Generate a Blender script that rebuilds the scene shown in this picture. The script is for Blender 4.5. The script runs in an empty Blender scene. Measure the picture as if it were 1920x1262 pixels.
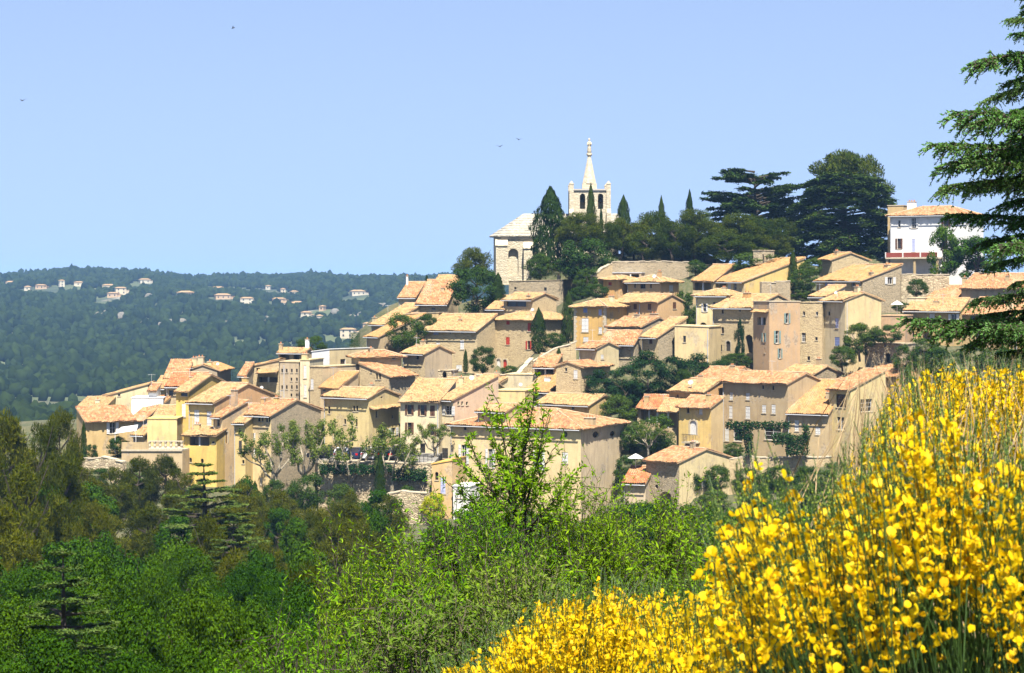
import bpy, bmesh, math, random
import numpy as np
from mathutils import Vector, Matrix
from mathutils.geometry import tessellate_polygon

random.seed(7)
RNG = np.random.default_rng(11)
SC = bpy.context.scene
COL = SC.collection
R = math.radians

# ------------------------------------------------------------------ camera
F = 3738.0          # focal length in photograph pixels (photo is 1920 wide)
HX, HY = 960.0, 540.0   # principal column / eye level row
cam_d = bpy.data.cameras.new('camera')
cam = bpy.data.objects.new('camera', cam_d)
COL.objects.link(cam)
cam.location = (0, 0, 0)
cam.rotation_euler = (R(90), 0, 0)
cam_d.sensor_width = 36.0
cam_d.lens = F * 36.0 / 1920.0
cam_d.shift_y = -(631.0 - HY) / 1920.0
cam_d.clip_start = 0.1
cam_d.clip_end = 20000
cam_d.dof.use_dof = True
cam_d.dof.focus_distance = 35.0
cam_d.dof.aperture_fstop = 22.0
SC.camera = cam

# ------------------------------------------------------------------ sky, sun, exposure
SUN_EL, SUN_AZ = 60.0, -9.0      # degrees; azimuth = left of straight behind the camera
world = bpy.data.worlds.new('World')
SC.world = world
world.use_nodes = True
wn = world.node_tree
for n in list(wn.nodes):
    wn.nodes.remove(n)
w_out = wn.nodes.new('ShaderNodeOutputWorld')
w_bg = wn.nodes.new('ShaderNodeBackground')
sky = wn.nodes.new('ShaderNodeTexSky')
sky.sky_type = 'NISHITA'
sky.sun_disc = False
sky.sun_elevation = R(SUN_EL)
sky.sun_rotation = R(180 + SUN_AZ)
sky.altitude = 300
sky.air_density = 1.0
sky.dust_density = 0.2
sky.ozone_density = 3.0
w_tint = wn.nodes.new('ShaderNodeMix')
w_tint.data_type = 'RGBA'
w_tint.blend_type = 'MULTIPLY'
w_tint.inputs[0].default_value = 1.0
w_tint.inputs[7].default_value = (1.18, 1.0, 0.97, 1)
# the sky is sampled a little above each view line, which evens out the white band at the horizon all round
w_tc = wn.nodes.new('ShaderNodeTexCoord')
w_sep = wn.nodes.new('ShaderNodeSeparateXYZ'); wn.links.new(w_tc.outputs['Generated'], w_sep.inputs[0])
w_ma = wn.nodes.new('ShaderNodeMath'); w_ma.operation = 'SQRT'
w_m2 = wn.nodes.new('ShaderNodeMath'); w_m2.operation = 'MULTIPLY'
wn.links.new(w_sep.outputs[2], w_m2.inputs[0]); wn.links.new(w_sep.outputs[2], w_m2.inputs[1])
w_m3 = wn.nodes.new('ShaderNodeMath'); w_m3.operation = 'ADD'; w_m3.inputs[1].default_value = 0.21 ** 2
wn.links.new(w_m2.outputs[0], w_m3.inputs[0]); wn.links.new(w_m3.outputs[0], w_ma.inputs[0])
w_cmb = wn.nodes.new('ShaderNodeCombineXYZ')
wn.links.new(w_sep.outputs[0], w_cmb.inputs[0]); wn.links.new(w_sep.outputs[1], w_cmb.inputs[1]); wn.links.new(w_ma.outputs[0], w_cmb.inputs[2])
w_nrm = wn.nodes.new('ShaderNodeVectorMath'); w_nrm.operation = 'NORMALIZE'; wn.links.new(w_cmb.outputs[0], w_nrm.inputs[0])
wn.links.new(w_nrm.outputs[0], sky.inputs[0])
wn.links.new(sky.outputs[0], w_tint.inputs[6])
wn.links.new(w_tint.outputs[2], w_bg.inputs[0])
w_bg.inputs[1].default_value = 0.067
wn.links.new(w_bg.outputs[0], w_out.inputs[0])

sun_d = bpy.data.lights.new('sun', 'SUN')
sun_d.energy = 5.0
sun_d.angle = R(0.5)
sun_d.color = (1.0, 0.94, 0.84)
sun = bpy.data.objects.new('sun', sun_d)
COL.objects.link(sun)
to_sun = Vector((-math.sin(R(SUN_AZ)) * math.cos(R(SUN_EL)), -math.cos(R(SUN_AZ)) * math.cos(R(SUN_EL)), math.sin(R(SUN_EL))))
sun.rotation_euler = to_sun.to_track_quat('Z', 'Y').to_euler()
sun.location = to_sun * 300

SC.view_settings.view_transform = 'Standard'
SC.view_settings.look = 'None'
SC.view_settings.gamma = 1.0
SC.view_settings.use_curve_mapping = False
SC.view_settings.exposure = 1.55

cy = SC.cycles
cy.use_denoising = True
cy.denoiser = 'OPENIMAGEDENOISE'
cy.max_bounces = 5
cy.diffuse_bounces = 1
cy.glossy_bounces = 2
cy.transmission_bounces = 3
cy.transparent_max_bounces = 6
cy.volume_bounces = 0
cy.use_adaptive_sampling = True
cy.adaptive_threshold = 0.02

# ------------------------------------------------------------------ helpers
def pix(px, py, Y):
    return Vector(((px - HX) / F * Y, Y, (HY - py) / F * Y))

def tag(o, label=None, cat=None, group=None, kind=None):
    if label: o['label'] = label
    if cat: o['category'] = cat
    if group: o['group'] = group
    if kind: o['kind'] = kind
    return o

def empty(name, loc, rz=0.0, scale=1.0):
    o = bpy.data.objects.new(name, None)
    o.empty_display_size = 0.3
    o.location = loc
    o.rotation_euler = (0, 0, rz)
    if scale != 1.0:
        o.scale = (scale,) * 3 if not isinstance(scale, tuple) else scale
    COL.objects.link(o)
    return o

def mesh_np(name, verts, quads=None, tris=None, mats=(), mat_idx=None, smooth=False, uv=None):
    """Fast mesh from numpy arrays: quads (n,4) and tris (m,3)."""
    me = bpy.data.meshes.new(name)
    verts = np.asarray(verts, dtype=np.float32).reshape(-1, 3)
    loops, starts, pos = [], [], 0
    if quads is not None and len(quads):
        q = np.asarray(quads, dtype=np.int32)
        loops.append(q.ravel()); starts.append(np.arange(len(q)) * 4); pos = len(q) * 4
    if tris is not None and len(tris):
        t = np.asarray(tris, dtype=np.int32)
        loops.append(t.ravel()); starts.append(pos + np.arange(len(t)) * 3)
    loops = np.concatenate(loops); starts = np.concatenate(starts)
    me.vertices.add(len(verts)); me.vertices.foreach_set('co', verts.ravel())
    me.loops.add(len(loops)); me.loops.foreach_set('vertex_index', loops.astype(np.int32))
    me.polygons.add(len(starts)); me.polygons.foreach_set('loop_start', starts.astype(np.int32))
    for m in mats:
        me.materials.append(m)
    if mat_idx is not None:
        me.polygons.foreach_set('material_index', np.asarray(mat_idx, dtype=np.int32))
    me.update(calc_edges=True)
    if smooth:
        me.polygons.foreach_set('use_smooth', np.ones(len(starts), dtype=bool))
    if uv is not None:
        l = me.uv_layers.new(name='UVMap')
        l.data.foreach_set('uv', np.asarray(uv, dtype=np.float32)[loops].ravel())
    return me

class MB:
    """Collects polygons, then makes one mesh object."""
    def __init__(self):
        self.v, self.f, self.m = [], [], []
    def poly(self, pts, mi=0):
        n = len(self.v)
        self.v.extend([tuple(p) for p in pts])
        self.f.append(tuple(range(n, n + len(pts)))); self.m.append(mi)
    def box(self, x0, x1, y0, y1, z0, z1, mi=0):
        n = len(self.v)
        self.v.extend([(x0, y0, z0), (x1, y0, z0), (x1, y1, z0), (x0, y1, z0), (x0, y0, z1), (x1, y0, z1), (x1, y1, z1), (x0, y1, z1)])
        for q in ((3, 2, 1, 0), (4, 5, 6, 7), (0, 1, 5, 4), (1, 2, 6, 5), (2, 3, 7, 6), (3, 0, 4, 7)):
            self.f.append(tuple(n + i for i in q)); self.m.append(mi)
    def obox(self, o, ex, ey, ez, mi=0):
        o, ex, ey, ez = map(Vector, (o, ex, ey, ez))
        n = len(self.v)
        for p in (o, o + ex, o + ex + ey, o + ey, o + ez, o + ex + ez, o + ex + ey + ez, o + ey + ez):
            self.v.append(tuple(p))
        for q in ((3, 2, 1, 0), (4, 5, 6, 7), (0, 1, 5, 4), (1, 2, 6, 5), (2, 3, 7, 6), (3, 0, 4, 7)):
            self.f.append(tuple(n + i for i in q)); self.m.append(mi)
    def prism(self, poly, vec, mi=0):
        """extrude polygon (list of points) by vec, closed."""
        vec = Vector(vec); a = [Vector(p) for p in poly]; b = [p + vec for p in a]
        self.poly(a, mi); self.poly(b[::-1], mi)
        k = len(a)
        for i in range(k):
            j = (i + 1) % k
            self.poly((a[j], a[i], b[i], b[j]), mi)
    def tube(self, pts, rad, n=6, mi=0, cap=True):
        pts = [Vector(p) for p in pts]
        rings = []
        for i, p in enumerate(pts):
            d = (pts[min(i + 1, len(pts) - 1)] - pts[max(i - 1, 0)]).normalized()
            ref = Vector((0, 0, 1)) if abs(d.z) < 0.9 else Vector((1, 0, 0))
            a = d.cross(ref).normalized(); b = d.cross(a)
            r = rad[i] if isinstance(rad, (list, tuple)) else rad
            base = len(self.v)
            for k in range(n):
                t = 2 * math.pi * k / n
                self.v.append(tuple(p + (a * math.cos(t) + b * math.sin(t)) * r))
            rings.append(base)
        for i in range(len(rings) - 1):
            for k in range(n):
                k2 = (k + 1) % n
                self.f.append((rings[i] + k, rings[i] + k2, rings[i + 1] + k2, rings[i + 1] + k)); self.m.append(mi)
        if cap:
            self.f.append(tuple(rings[0] + k for k in range(n))[::-1]); self.m.append(mi)
            self.f.append(tuple(rings[-1] + k for k in range(n))); self.m.append(mi)
    def lathe(self, prof, n=12, c=(0, 0, 0), mi=0, phase=0.0):
        rings = []
        for r, z in prof:
            base = len(self.v)
            for k in range(n):
                t = 2 * math.pi * k / n + phase
                self.v.append((c[0] + r * math.cos(t), c[1] + r * math.sin(t), c[2] + z))
            rings.append(base)
        for i in range(len(rings) - 1):
            for k in range(n):
                k2 = (k + 1) % n
                self.f.append((rings[i] + k, rings[i] + k2, rings[i + 1] + k2, rings[i + 1] + k)); self.m.append(mi)
        self.f.append(tuple(rings[0] + k for k in range(n))[::-1]); self.m.append(mi)
        self.f.append(tuple(rings[-1] + k for k in range(n))); self.m.append(mi)
    def mesh(self, name, mats, smooth=False):
        me = bpy.data.meshes.new(name)
        me.from_pydata(self.v, [], self.f)
        for m in (mats if isinstance(mats, (list, tuple)) else [mats]):
            me.materials.append(m)
        me.polygons.foreach_set('material_index', self.m)
        if smooth:
            me.polygons.foreach_set('use_smooth', [True] * len(self.f))
        me.update()
        return me
    def build(self, name, mats, parent=None, smooth=False, loc=None):
        o = bpy.data.objects.new(name, self.mesh(name, mats, smooth))
        COL.objects.link(o)
        if parent: o.parent = parent
        if loc is not None: o.location = loc
        return o

def link(name, me, parent=None, loc=None, rot=None, scale=None):
    o = bpy.data.objects.new(name, me)
    COL.objects.link(o)
    if parent: o.parent = parent
    if loc is not None: o.location = loc
    if rot is not None: o.rotation_euler = rot
    if scale is not None: o.scale = scale
    return o

# ------------------------------------------------------------------ materials
def new_mat(name):
    m = bpy.data.materials.new(name); m.use_nodes = True
    nt = m.node_tree
    for n in list(nt.nodes): nt.nodes.remove(n)
    out = nt.nodes.new('ShaderNodeOutputMaterial')
    return m, nt, out

def N(nt, t, **kw):
    n = nt.nodes.new(t)
    for k, v in kw.items():
        if k.startswith('i_'):
            key = k[2:]
            n.inputs[int(key) if key.isdigit() else key].default_value = v
        else:
            setattr(n, k, v)
    return n

def c4(c): return (c[0], c[1], c[2], 1)

def mixc(nt, fac, a, b, mode='MIX'):
    n = nt.nodes.new('ShaderNodeMix'); n.data_type = 'RGBA'; n.blend_type = mode
    for s, v in ((0, fac), (6, a), (7, b)):
        if hasattr(v, 'is_output') or isinstance(v, bpy.types.NodeSocket): nt.links.new(v, n.inputs[s])
        elif s == 0: n.inputs[0].default_value = v
        else: n.inputs[s].default_value = c4(v)
    return n.outputs[2]

def maprange(nt, v, a, b, c, d):
    n = nt.nodes.new('ShaderNodeMapRange')
    nt.links.new(v, n.inputs[0])
    for i, x in enumerate((a, b, c, d)): n.inputs[i + 1].default_value = x
    return n.outputs[0]

def wcoord(nt, scale=(1, 1, 1)):
    g = N(nt, 'ShaderNodeNewGeometry')
    mp = N(nt, 'ShaderNodeMapping'); mp.inputs['Scale'].default_value = scale
    nt.links.new(g.outputs['Position'], mp.inputs[0])
    return mp.outputs[0]

def noise(nt, co, scale, detail=4, rough=0.6):
    n = N(nt, 'ShaderNodeTexNoise'); n.inputs['Scale'].default_value = scale
    n.inputs['Detail'].default_value = detail; n.inputs['Roughness'].default_value = rough
    nt.links.new(co, n.inputs['Vector'])
    return n.outputs[0]

def simple_mat(name, col, rough=0.7, var=0.15, scale=6.0, metal=0.0):
    m, nt, out = new_mat(name)
    b = N(nt, 'ShaderNodeBsdfPrincipled'); b.inputs['Roughness'].default_value = rough
    b.inputs['Metallic'].default_value = metal
    f = noise(nt, wcoord(nt), scale, 3)
    dark = tuple(x * (1 - var) for x in col); lite = tuple(min(1, x * (1 + var)) for x in col)
    nt.links.new(mixc(nt, maprange(nt, f, .3, .7, 0, 1), dark, lite), b.inputs['Base Color'])
    nt.links.new(b.outputs[0], out.inputs[0])
    return m

def stucco_mat(name, col, dirt=0.35, dirtcol=(0.20, 0.13, 0.065)):
    """rendered wall: soft blotches, run-down streaks, patches of bare stone"""
    col = (col[0] * .66, col[1] * .645, col[2] * .55)
    m, nt, out = new_mat(name)
    b = N(nt, 'ShaderNodeBsdfPrincipled'); b.inputs['Roughness'].default_value = 0.92
    w = wcoord(nt)
    n1 = noise(nt, w, 0.55, 5, 0.65)
    n2 = noise(nt, wcoord(nt, (2.2, 2.2, 0.28)), 1.0, 4, 0.6)
    n3 = noise(nt, w, 6.0, 3, 0.6)
    c = mixc(nt, maprange(nt, n1, .35, .7, 0, 1), tuple(x * .84 for x in col), tuple(min(.93, x * 1.08) for x in col))
    c = mixc(nt, maprange(nt, n2, .50, .74, 0, dirt * 1.3), c, dirtcol)
    c = mixc(nt, maprange(nt, n3, .3, .7, 0, .22), c, tuple(x * .55 for x in col))
    patch = noise(nt, wcoord(nt, (1, 1, .7)), 0.5, 6, .72)
    grit = noise(nt, w, 3.5, 2, .5)
    c = mixc(nt, maprange(nt, patch, .56, .60, 0, min(.75, dirt * 1.5)), c, mixc(nt, maprange(nt, grit, .4, .6, 0, 1), (.20, .155, .10), (.36, .29, .20)))
    oi = N(nt, 'ShaderNodeObjectInfo'); hs = N(nt, 'ShaderNodeHueSaturation'); nt.links.new(c, hs.inputs['Color'])
    nt.links.new(maprange(nt, oi.outputs['Random'], 0, 1, .86, 1.10), hs.inputs['Value'])
    rn = N(nt, 'ShaderNodeMath', operation='MULTIPLY'); rn.inputs[1].default_value = 7.31; nt.links.new(oi.outputs['Random'], rn.inputs[0])
    rf = N(nt, 'ShaderNodeMath', operation='FRACT'); nt.links.new(rn.outputs[0], rf.inputs[0])
    nt.links.new(maprange(nt, rf.outputs[0], 0, 1, .78, 1.12), hs.inputs['Saturation'])
    c = hs.outputs[0]
    nt.links.new(c, b.inputs['Base Color'])
    bp = N(nt, 'ShaderNodeBump'); bp.inputs['Strength'].default_value = .5; bp.inputs['Distance'].default_value = .03
    nt.links.new(n3, bp.inputs['Height']); nt.links.new(bp.outputs[0], b.inputs['Normal'])
    nt.links.new(b.outputs[0], out.inputs[0])
    return m

def stone_mat(name, cols, mortar, size=0.27, bump=0.05):
    """rubble masonry"""
    cols = [(c[0] * .68, c[1] * .66, c[2] * .59) for c in cols]; mortar = (mortar[0] * .68, mortar[1] * .66, mortar[2] * .59)
    m, nt, out = new_mat(name)
    b = N(nt, 'ShaderNodeBsdfPrincipled'); b.inputs['Roughness'].default_value = 0.95
    w = wcoord(nt, (1 / size, 1 / size, 1.75 / size))
    wob = noise(nt, w, 1.3, 2)
    add = N(nt, 'ShaderNodeVectorMath', operation='ADD')
    sc_ = N(nt, 'ShaderNodeVectorMath', operation='SCALE'); sc_.inputs['Scale'].default_value = .5
    cx = N(nt, 'ShaderNodeCombineXYZ')
    for i in range(3): nt.links.new(wob, cx.inputs[i])
    nt.links.new(cx.outputs[0], sc_.inputs[0]); nt.links.new(w, add.inputs[0]); nt.links.new(sc_.outputs[0], add.inputs[1])
    v = N(nt, 'ShaderNodeTexVoronoi', feature='F1'); nt.links.new(add.outputs[0], v.inputs['Vector']); v.inputs['Scale'].default_value = 1
    e = N(nt, 'ShaderNodeTexVoronoi', feature='DISTANCE_TO_EDGE'); nt.links.new(add.outputs[0], e.inputs['Vector']); e.inputs['Scale'].default_value = 1
    sep = N(nt, 'ShaderNodeSeparateColor'); nt.links.new(v.outputs['Color'], sep.inputs[0])
    c = mixc(nt, sep.outputs[0], cols[0], cols[1])
    c = mixc(nt, maprange(nt, sep.outputs[1], .6, 1, 0, .8), c, cols[2])
    big = noise(nt, wcoord(nt), 0.4, 4)
    c = mixc(nt, maprange(nt, big, .4, .75, 0, .5), c, tuple(x * 1.15 for x in mortar))
    edge = maprange(nt, e.outputs[0], 0.0, 0.12, .75, 0)
    c = mixc(nt, edge, c, mortar)
    nt.links.new(c, b.inputs['Base Color'])
    bp = N(nt, 'ShaderNodeBump'); bp.inputs['Strength'].default_value = .8; bp.inputs['Distance'].default_value = bump
    nt.links.new(maprange(nt, e.outputs[0], 0, .2, 0, 1), bp.inputs['Height']); nt.links.new(bp.outputs[0], b.inputs['Normal'])
    nt.links.new(b.outputs[0], out.inputs[0])
    return m

def tile_mat(name, stops):
    """canal tiles: one random colour per tile from the UV grid (metres), lichen blotches"""
    stops = [(p, (c[0] * .41, c[1] * .385, c[2] * .33)) for p, c in stops]
    m, nt, out = new_mat(name)
    b = N(nt, 'ShaderNodeBsdfPrincipled'); b.inputs['Roughness'].default_value = 0.9
    uv = N(nt, 'ShaderNodeUVMap'); uv.uv_map = 'UVMap'
    mp = N(nt, 'ShaderNodeMapping'); mp.inputs['Scale'].default_value = (1 / .25, 1 / .42, 1)
    nt.links.new(uv.outputs[0], mp.inputs[0])
    fl = N(nt, 'ShaderNodeVectorMath', operation='FLOOR'); nt.links.new(mp.outputs[0], fl.inputs[0])
    wn_ = N(nt, 'ShaderNodeTexWhiteNoise', noise_dimensions='3D'); nt.links.new(fl.outputs[0], wn_.inputs['Vector'])
    fr = N(nt, 'ShaderNodeVectorMath', operation='FRACTION'); nt.links.new(mp.outputs[0], fr.inputs[0])
    sx = N(nt, 'ShaderNodeSeparateXYZ'); nt.links.new(fr.outputs[0], sx.inputs[0])
    ramp = N(nt, 'ShaderNodeValToRGB'); cr = ramp.color_ramp
    cr.interpolation = 'LINEAR'
    while len(cr.elements) < len(stops): cr.elements.new(.5)
    for el, (p, c) in zip(cr.elements, stops):
        el.position = p; el.color = c4(c)
    nt.links.new(wn_.outputs[0], ramp.inputs[0])
    w = wcoord(nt)
    blot = noise(nt, w, 0.9, 4, .65)
    c = mixc(nt, maprange(nt, blot, .45, .72, 0, .55), ramp.outputs[0], tuple(x * 1.05 for x in stops[-1][1]))
    blot2 = noise(nt, w, 1.7, 5, .7)
    c = mixc(nt, maprange(nt, blot2, .50, .72, 0, .75), c, (0.105, 0.065, 0.04))
    lich = noise(nt, w, 4.5, 3, .6)
    c = mixc(nt, maprange(nt, lich, .60, .72, 0, .7), c, (0.33, 0.27, 0.19))
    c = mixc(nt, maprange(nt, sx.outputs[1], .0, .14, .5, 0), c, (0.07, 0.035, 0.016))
    nt.links.new(c, b.inputs['Base Color'])
    nt.links.new(b.outputs[0], out.inputs[0])
    return m

def leaf_mat(name, c0, c1, c2=None, trans=0.35, rough=0.7, objvar=0.25, spec=0.02):
    m, nt, out = new_mat(name)
    g = N(nt, 'ShaderNodeNewGeometry'); oi = N(nt, 'ShaderNodeObjectInfo')
    c = mixc(nt, g.outputs['Random Per Island'], c0, c1)
    if c2:
        big = noise(nt, wcoord(nt), 0.35, 2)
        c = mixc(nt, maprange(nt, big, .5, .7, 0, .7), c, c2)
    hs = N(nt, 'ShaderNodeHueSaturation'); nt.links.new(c, hs.inputs['Color'])
    nt.links.new(maprange(nt, oi.outputs['Random'], 0, 1, 1 - objvar, 1 + objvar), hs.inputs['Value'])
    nt.links.new(maprange(nt, oi.outputs['Random'], 0, 1, .515, .485), hs.inputs['Hue'])
    b = N(nt, 'ShaderNodeBsdfPrincipled'); b.inputs['Roughness'].default_value = rough
    b.inputs['Specular IOR Level'].default_value = spec
    t = N(nt, 'ShaderNodeBsdfTranslucent')
    nt.links.new(hs.outputs[0], b.inputs['Base Color'])
    tc = mixc(nt, 1.0, hs.outputs[0], (1.25, 1.25, .6), 'MULTIPLY'); nt.links.new(tc, t.inputs[0])
    mx = N(nt, 'ShaderNodeMixShader'); mx.inputs[0].default_value = trans
    nt.links.new(b.outputs[0], mx.inputs[1]); nt.links.new(t.outputs[0], mx.inputs[2])
    nt.links.new(mx.outputs[0], out.inputs[0])
    return m

WALL = {
    'cream': stucco_mat('wall_cream', (0.80, 0.66, 0.40)),
    'yellow': stucco_mat('wall_yellow', (0.80, 0.59, 0.25)),
    'ochre': stucco_mat('wall_ochre', (0.74, 0.47, 0.17), .4),
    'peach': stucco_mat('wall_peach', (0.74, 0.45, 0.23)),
    'pink': stucco_mat('wall_pink', (0.77, 0.53, 0.34), .2),
    'tan': stucco_mat('wall_tan', (0.64, 0.48, 0.28), .45),
    'taupe': stucco_mat('wall_taupe', (0.56, 0.43, 0.28), .45),
    'white': stucco_mat('wall_white', (1.06, 1.06, 1.16), .10),
    'tower': stucco_mat('wall_tower', (0.66, 0.41, 0.19), .7, (0.34, 0.25, 0.17)),
    'stone': stone_mat('stone_tan', ((0.52, 0.41, 0.25), (0.66, 0.53, 0.33), (0.34, 0.26, 0.17)), (0.60, 0.48, 0.30)),
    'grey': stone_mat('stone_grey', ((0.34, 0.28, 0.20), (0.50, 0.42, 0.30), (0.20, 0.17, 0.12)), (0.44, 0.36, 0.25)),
    'rub': stone_mat('stone_rubble', ((0.50, 0.42, 0.30), (0.72, 0.61, 0.44), (0.26, 0.20, 0.14)), (0.40, 0.32, 0.21), .42, .10),
    'church_roof': stone_mat('stone_roof', ((0.40, 0.38, 0.34), (0.54, 0.51, 0.45), (0.28, 0.26, 0.23)), (0.34, 0.32, 0.28), .6, .06),
    'church': stone_mat('stone_church', ((0.62, 0.55, 0.43), (0.76, 0.69, 0.56), (0.46, 0.41, 0.32)), (0.52, 0.46, 0.36), .5, .05),
}
TILE = {
    'pale': tile_mat('tiles_pale', [(0, (0.44, 0.23, 0.10)), (.3, (0.66, 0.39, 0.16)), (.7, (0.76, 0.50, 0.22)), (1, (0.80, 0.58, 0.30))]),
    'gold': tile_mat('tiles_gold', [(0, (0.58, 0.28, 0.10)), (.3, (0.70, 0.36, 0.12)), (.7, (0.76, 0.43, 0.16)), (1, (0.80, 0.50, 0.22))]),
    'orange': tile_mat('tiles_orange', [(0, (0.42, 0.15, 0.06)), (.35, (0.62, 0.27, 0.10)), (.7, (0.70, 0.38, 0.16)), (1, (0.76, 0.54, 0.31))]),
    'red': tile_mat('tiles_red', [(0, (0.50, 0.13, 0.04)), (.4, (0.66, 0.20, 0.06)), (.8, (0.70, 0.30, 0.10)), (1, (0.72, 0.42, 0.2))]),
}
M_GLASS, _nt, _out = new_mat('window_glass')
_b = N(_nt, 'ShaderNodeBsdfPrincipled'); _b.inputs['Base Color'].default_value = (.025, .022, .02, 1); _b.inputs['Roughness'].default_value = .12
_nt.links.new(_b.outputs[0], _out.inputs[0])
PAINT = {
    'white': simple_mat('paint_white', (.50, .49, .46), .55, .05),
    'blue': simple_mat('paint_blue', (.17, .22, .42), .6, .1),
    'lilac': simple_mat('paint_lilac', (.34, .36, .52), .6, .1),
    'teal': simple_mat('paint_teal', (.15, .22, .20), .6, .15),
    'red': simple_mat('paint_red', (.36, .03, .015), .6, .12),
    'brown': simple_mat('paint_brown', (.085, .035, .015), .6, .2),
    'dark': simple_mat('paint_dark', (.04, .035, .03), .6, .2),
    'grey': simple_mat('paint_grey', (.34, .31, .27), .7, .15),
}
M_STONE_TRIM = simple_mat('stone_trim', (.38, .32, .225), .9, .15, 3)
M_SOFFIT = simple_mat('eave_mortar', (.30, .20, .11), .95, .2, 3)
M_ZINC = simple_mat('zinc', (.36, .37, .38), .5, .1)
M_CLAY = simple_mat('clay', (.34, .14, .06), .9, .2)
M_IRON = simple_mat('iron', (.03, .03, .03), .5, .1)
M_BARK = simple_mat('bark', (.04, .03, .02), .95, .35, 9)
M_BARK_PALE = simple_mat('bark_plane', (.24, .205, .14), .9, .4, 4)
HAZE = 0.00010
# ------------------------------------------------------------------ house builder
ZO = {0: (0, 0, 1), 1: (120, 600, 3.712), 2: (420, 600, 4.206), 3: (660, 480, 3.945), 4: (600, 700, 4.2075), 5: (820, 700, 4.507),
      6: (1040, 450, 4.675), 7: (1300, 440, 4.507), 8: (1180, 640, 3.692), 9: (1560, 340, 3.506), 10: (900, 240, 4.207)}
def zx(z, x): return ZO[z][0] + x / ZO[z][2]
def zy(z, y): return ZO[z][1] + y / ZO[z][2]
def depth_of(py): return 236 + (935 - py) * 0.22
GROUND_PTS = []      # x, Y, z control points of the terrain
OCC = []             # house footprints

def tile_plane(V, Q, UVs, P0, U, Vd, W, ulen, top, bot=None, cw=0.27, amp=0.105, rng=None, row=0.85):
    """barrel-tile columns over a plane; top(u)/bot(u) give the slope extent (m)."""
    rng = rng or RNG
    nc = max(1, int(round(ulen / cw)))
    cw = ulen / nc
    prof = ((0.0, 0.0), (0.22, .8), (0.5, 1.0), (0.78, .8))
    us, hs = [], []
    for c in range(nc):
        for (fu, fh) in prof:
            us.append((c + fu) * cw); hs.append(fh * amp)
    us.append(ulen); hs.append(0.0)
    us = np.array(us); hs = np.array(hs)
    tp = np.array([top(min(max(u, 1e-4), ulen - 1e-4)) for u in us])
    bt = np.array([bot(u) if bot else 0.0 for u in us])
    colj = np.repeat(rng.normal(0, .045, nc + 1), 4)[:len(us)]
    nr = max(2, int(math.ceil(tp.max() / row)))
    P0, U, Vd, W = (np.array(x, float) for x in (P0, U, Vd, W))
    base = len(V)
    ph = rng.uniform(0, 6.28, 4)
    for r in range(nr + 1):
        f = r / nr
        vv = bt + (tp - bt) * f + (colj if r == 0 else 0)
        sag = .09 * np.sin(us * .6 + ph[0]) * math.sin(f * 3.1 + ph[1]) + .04 * np.sin(us * 2.3 + ph[2] + f * 4)
        jit = np.repeat(rng.normal(0, .014, nc + 1), 4)[:len(us)]
        pts = P0 + np.outer(us, U) + np.outer(vv, Vd) + np.outer(hs + sag + jit + .05, W)
        V.extend(map(tuple, pts))
        UVs.extend(zip(us / cw * .25 + 50, vv + 20))
    n = len(us)
    for r in range(nr):
        for i in range(n - 1):
            a = base + r * n + i
            Q.append((a, a + 1, a + n + 1, a + n))

def poly_holes(mb, outer, holes, to3, mi=0):
    """triangulated face with holes, 2-D (u,z) points mapped by to3."""
    rings = [[Vector((u, z, 0)) for u, z in outer]] + [[Vector((u, z, 0)) for u, z in h] for h in holes]
    flat = [p for r in rings for p in r]
    tris = tessellate_polygon(rings)
    base = len(mb.v)
    mb.v.extend([tuple(to3(p.x, p.y, 0)) for p in flat])
    for t in tris:
        a, b, c = (flat[i] for i in t)
        area = (b.x - a.x) * (c.y - a.y) - (c.x - a.x) * (b.y - a.y)
        if abs(area) < 1e-7: continue
        t = tuple(t) if area > 0 else tuple(t)[::-1]
        mb.f.append(tuple(base + i for i in t)); mb.m.append(mi)

def opening_shape(kind, u0, u1, z0, z1):
    if kind in ('aw', 'ad', 'ao'):
        r = (u1 - u0) / 2; cz = max(z0 + .1, z1 - r); n = 8
        ry = z1 - cz
        return [(u0, z0), (u1, z0)] + [((u0 + u1) / 2 + r * math.cos(math.pi * k / n), cz + ry * math.sin(math.pi * k / n)) for k in range(n + 1)]
    if kind == 'oc':
        n = 14
        return [((u0 + u1) / 2 + (u1 - u0) / 2 * math.cos(2 * math.pi * k / n), (z0 + z1) / 2 + (z1 - z0) / 2 * math.sin(2 * math.pi * k / n)) for k in range(n)]
    return [(u0, z0), (u1, z0), (u1, z1), (u0, z1)]

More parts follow.
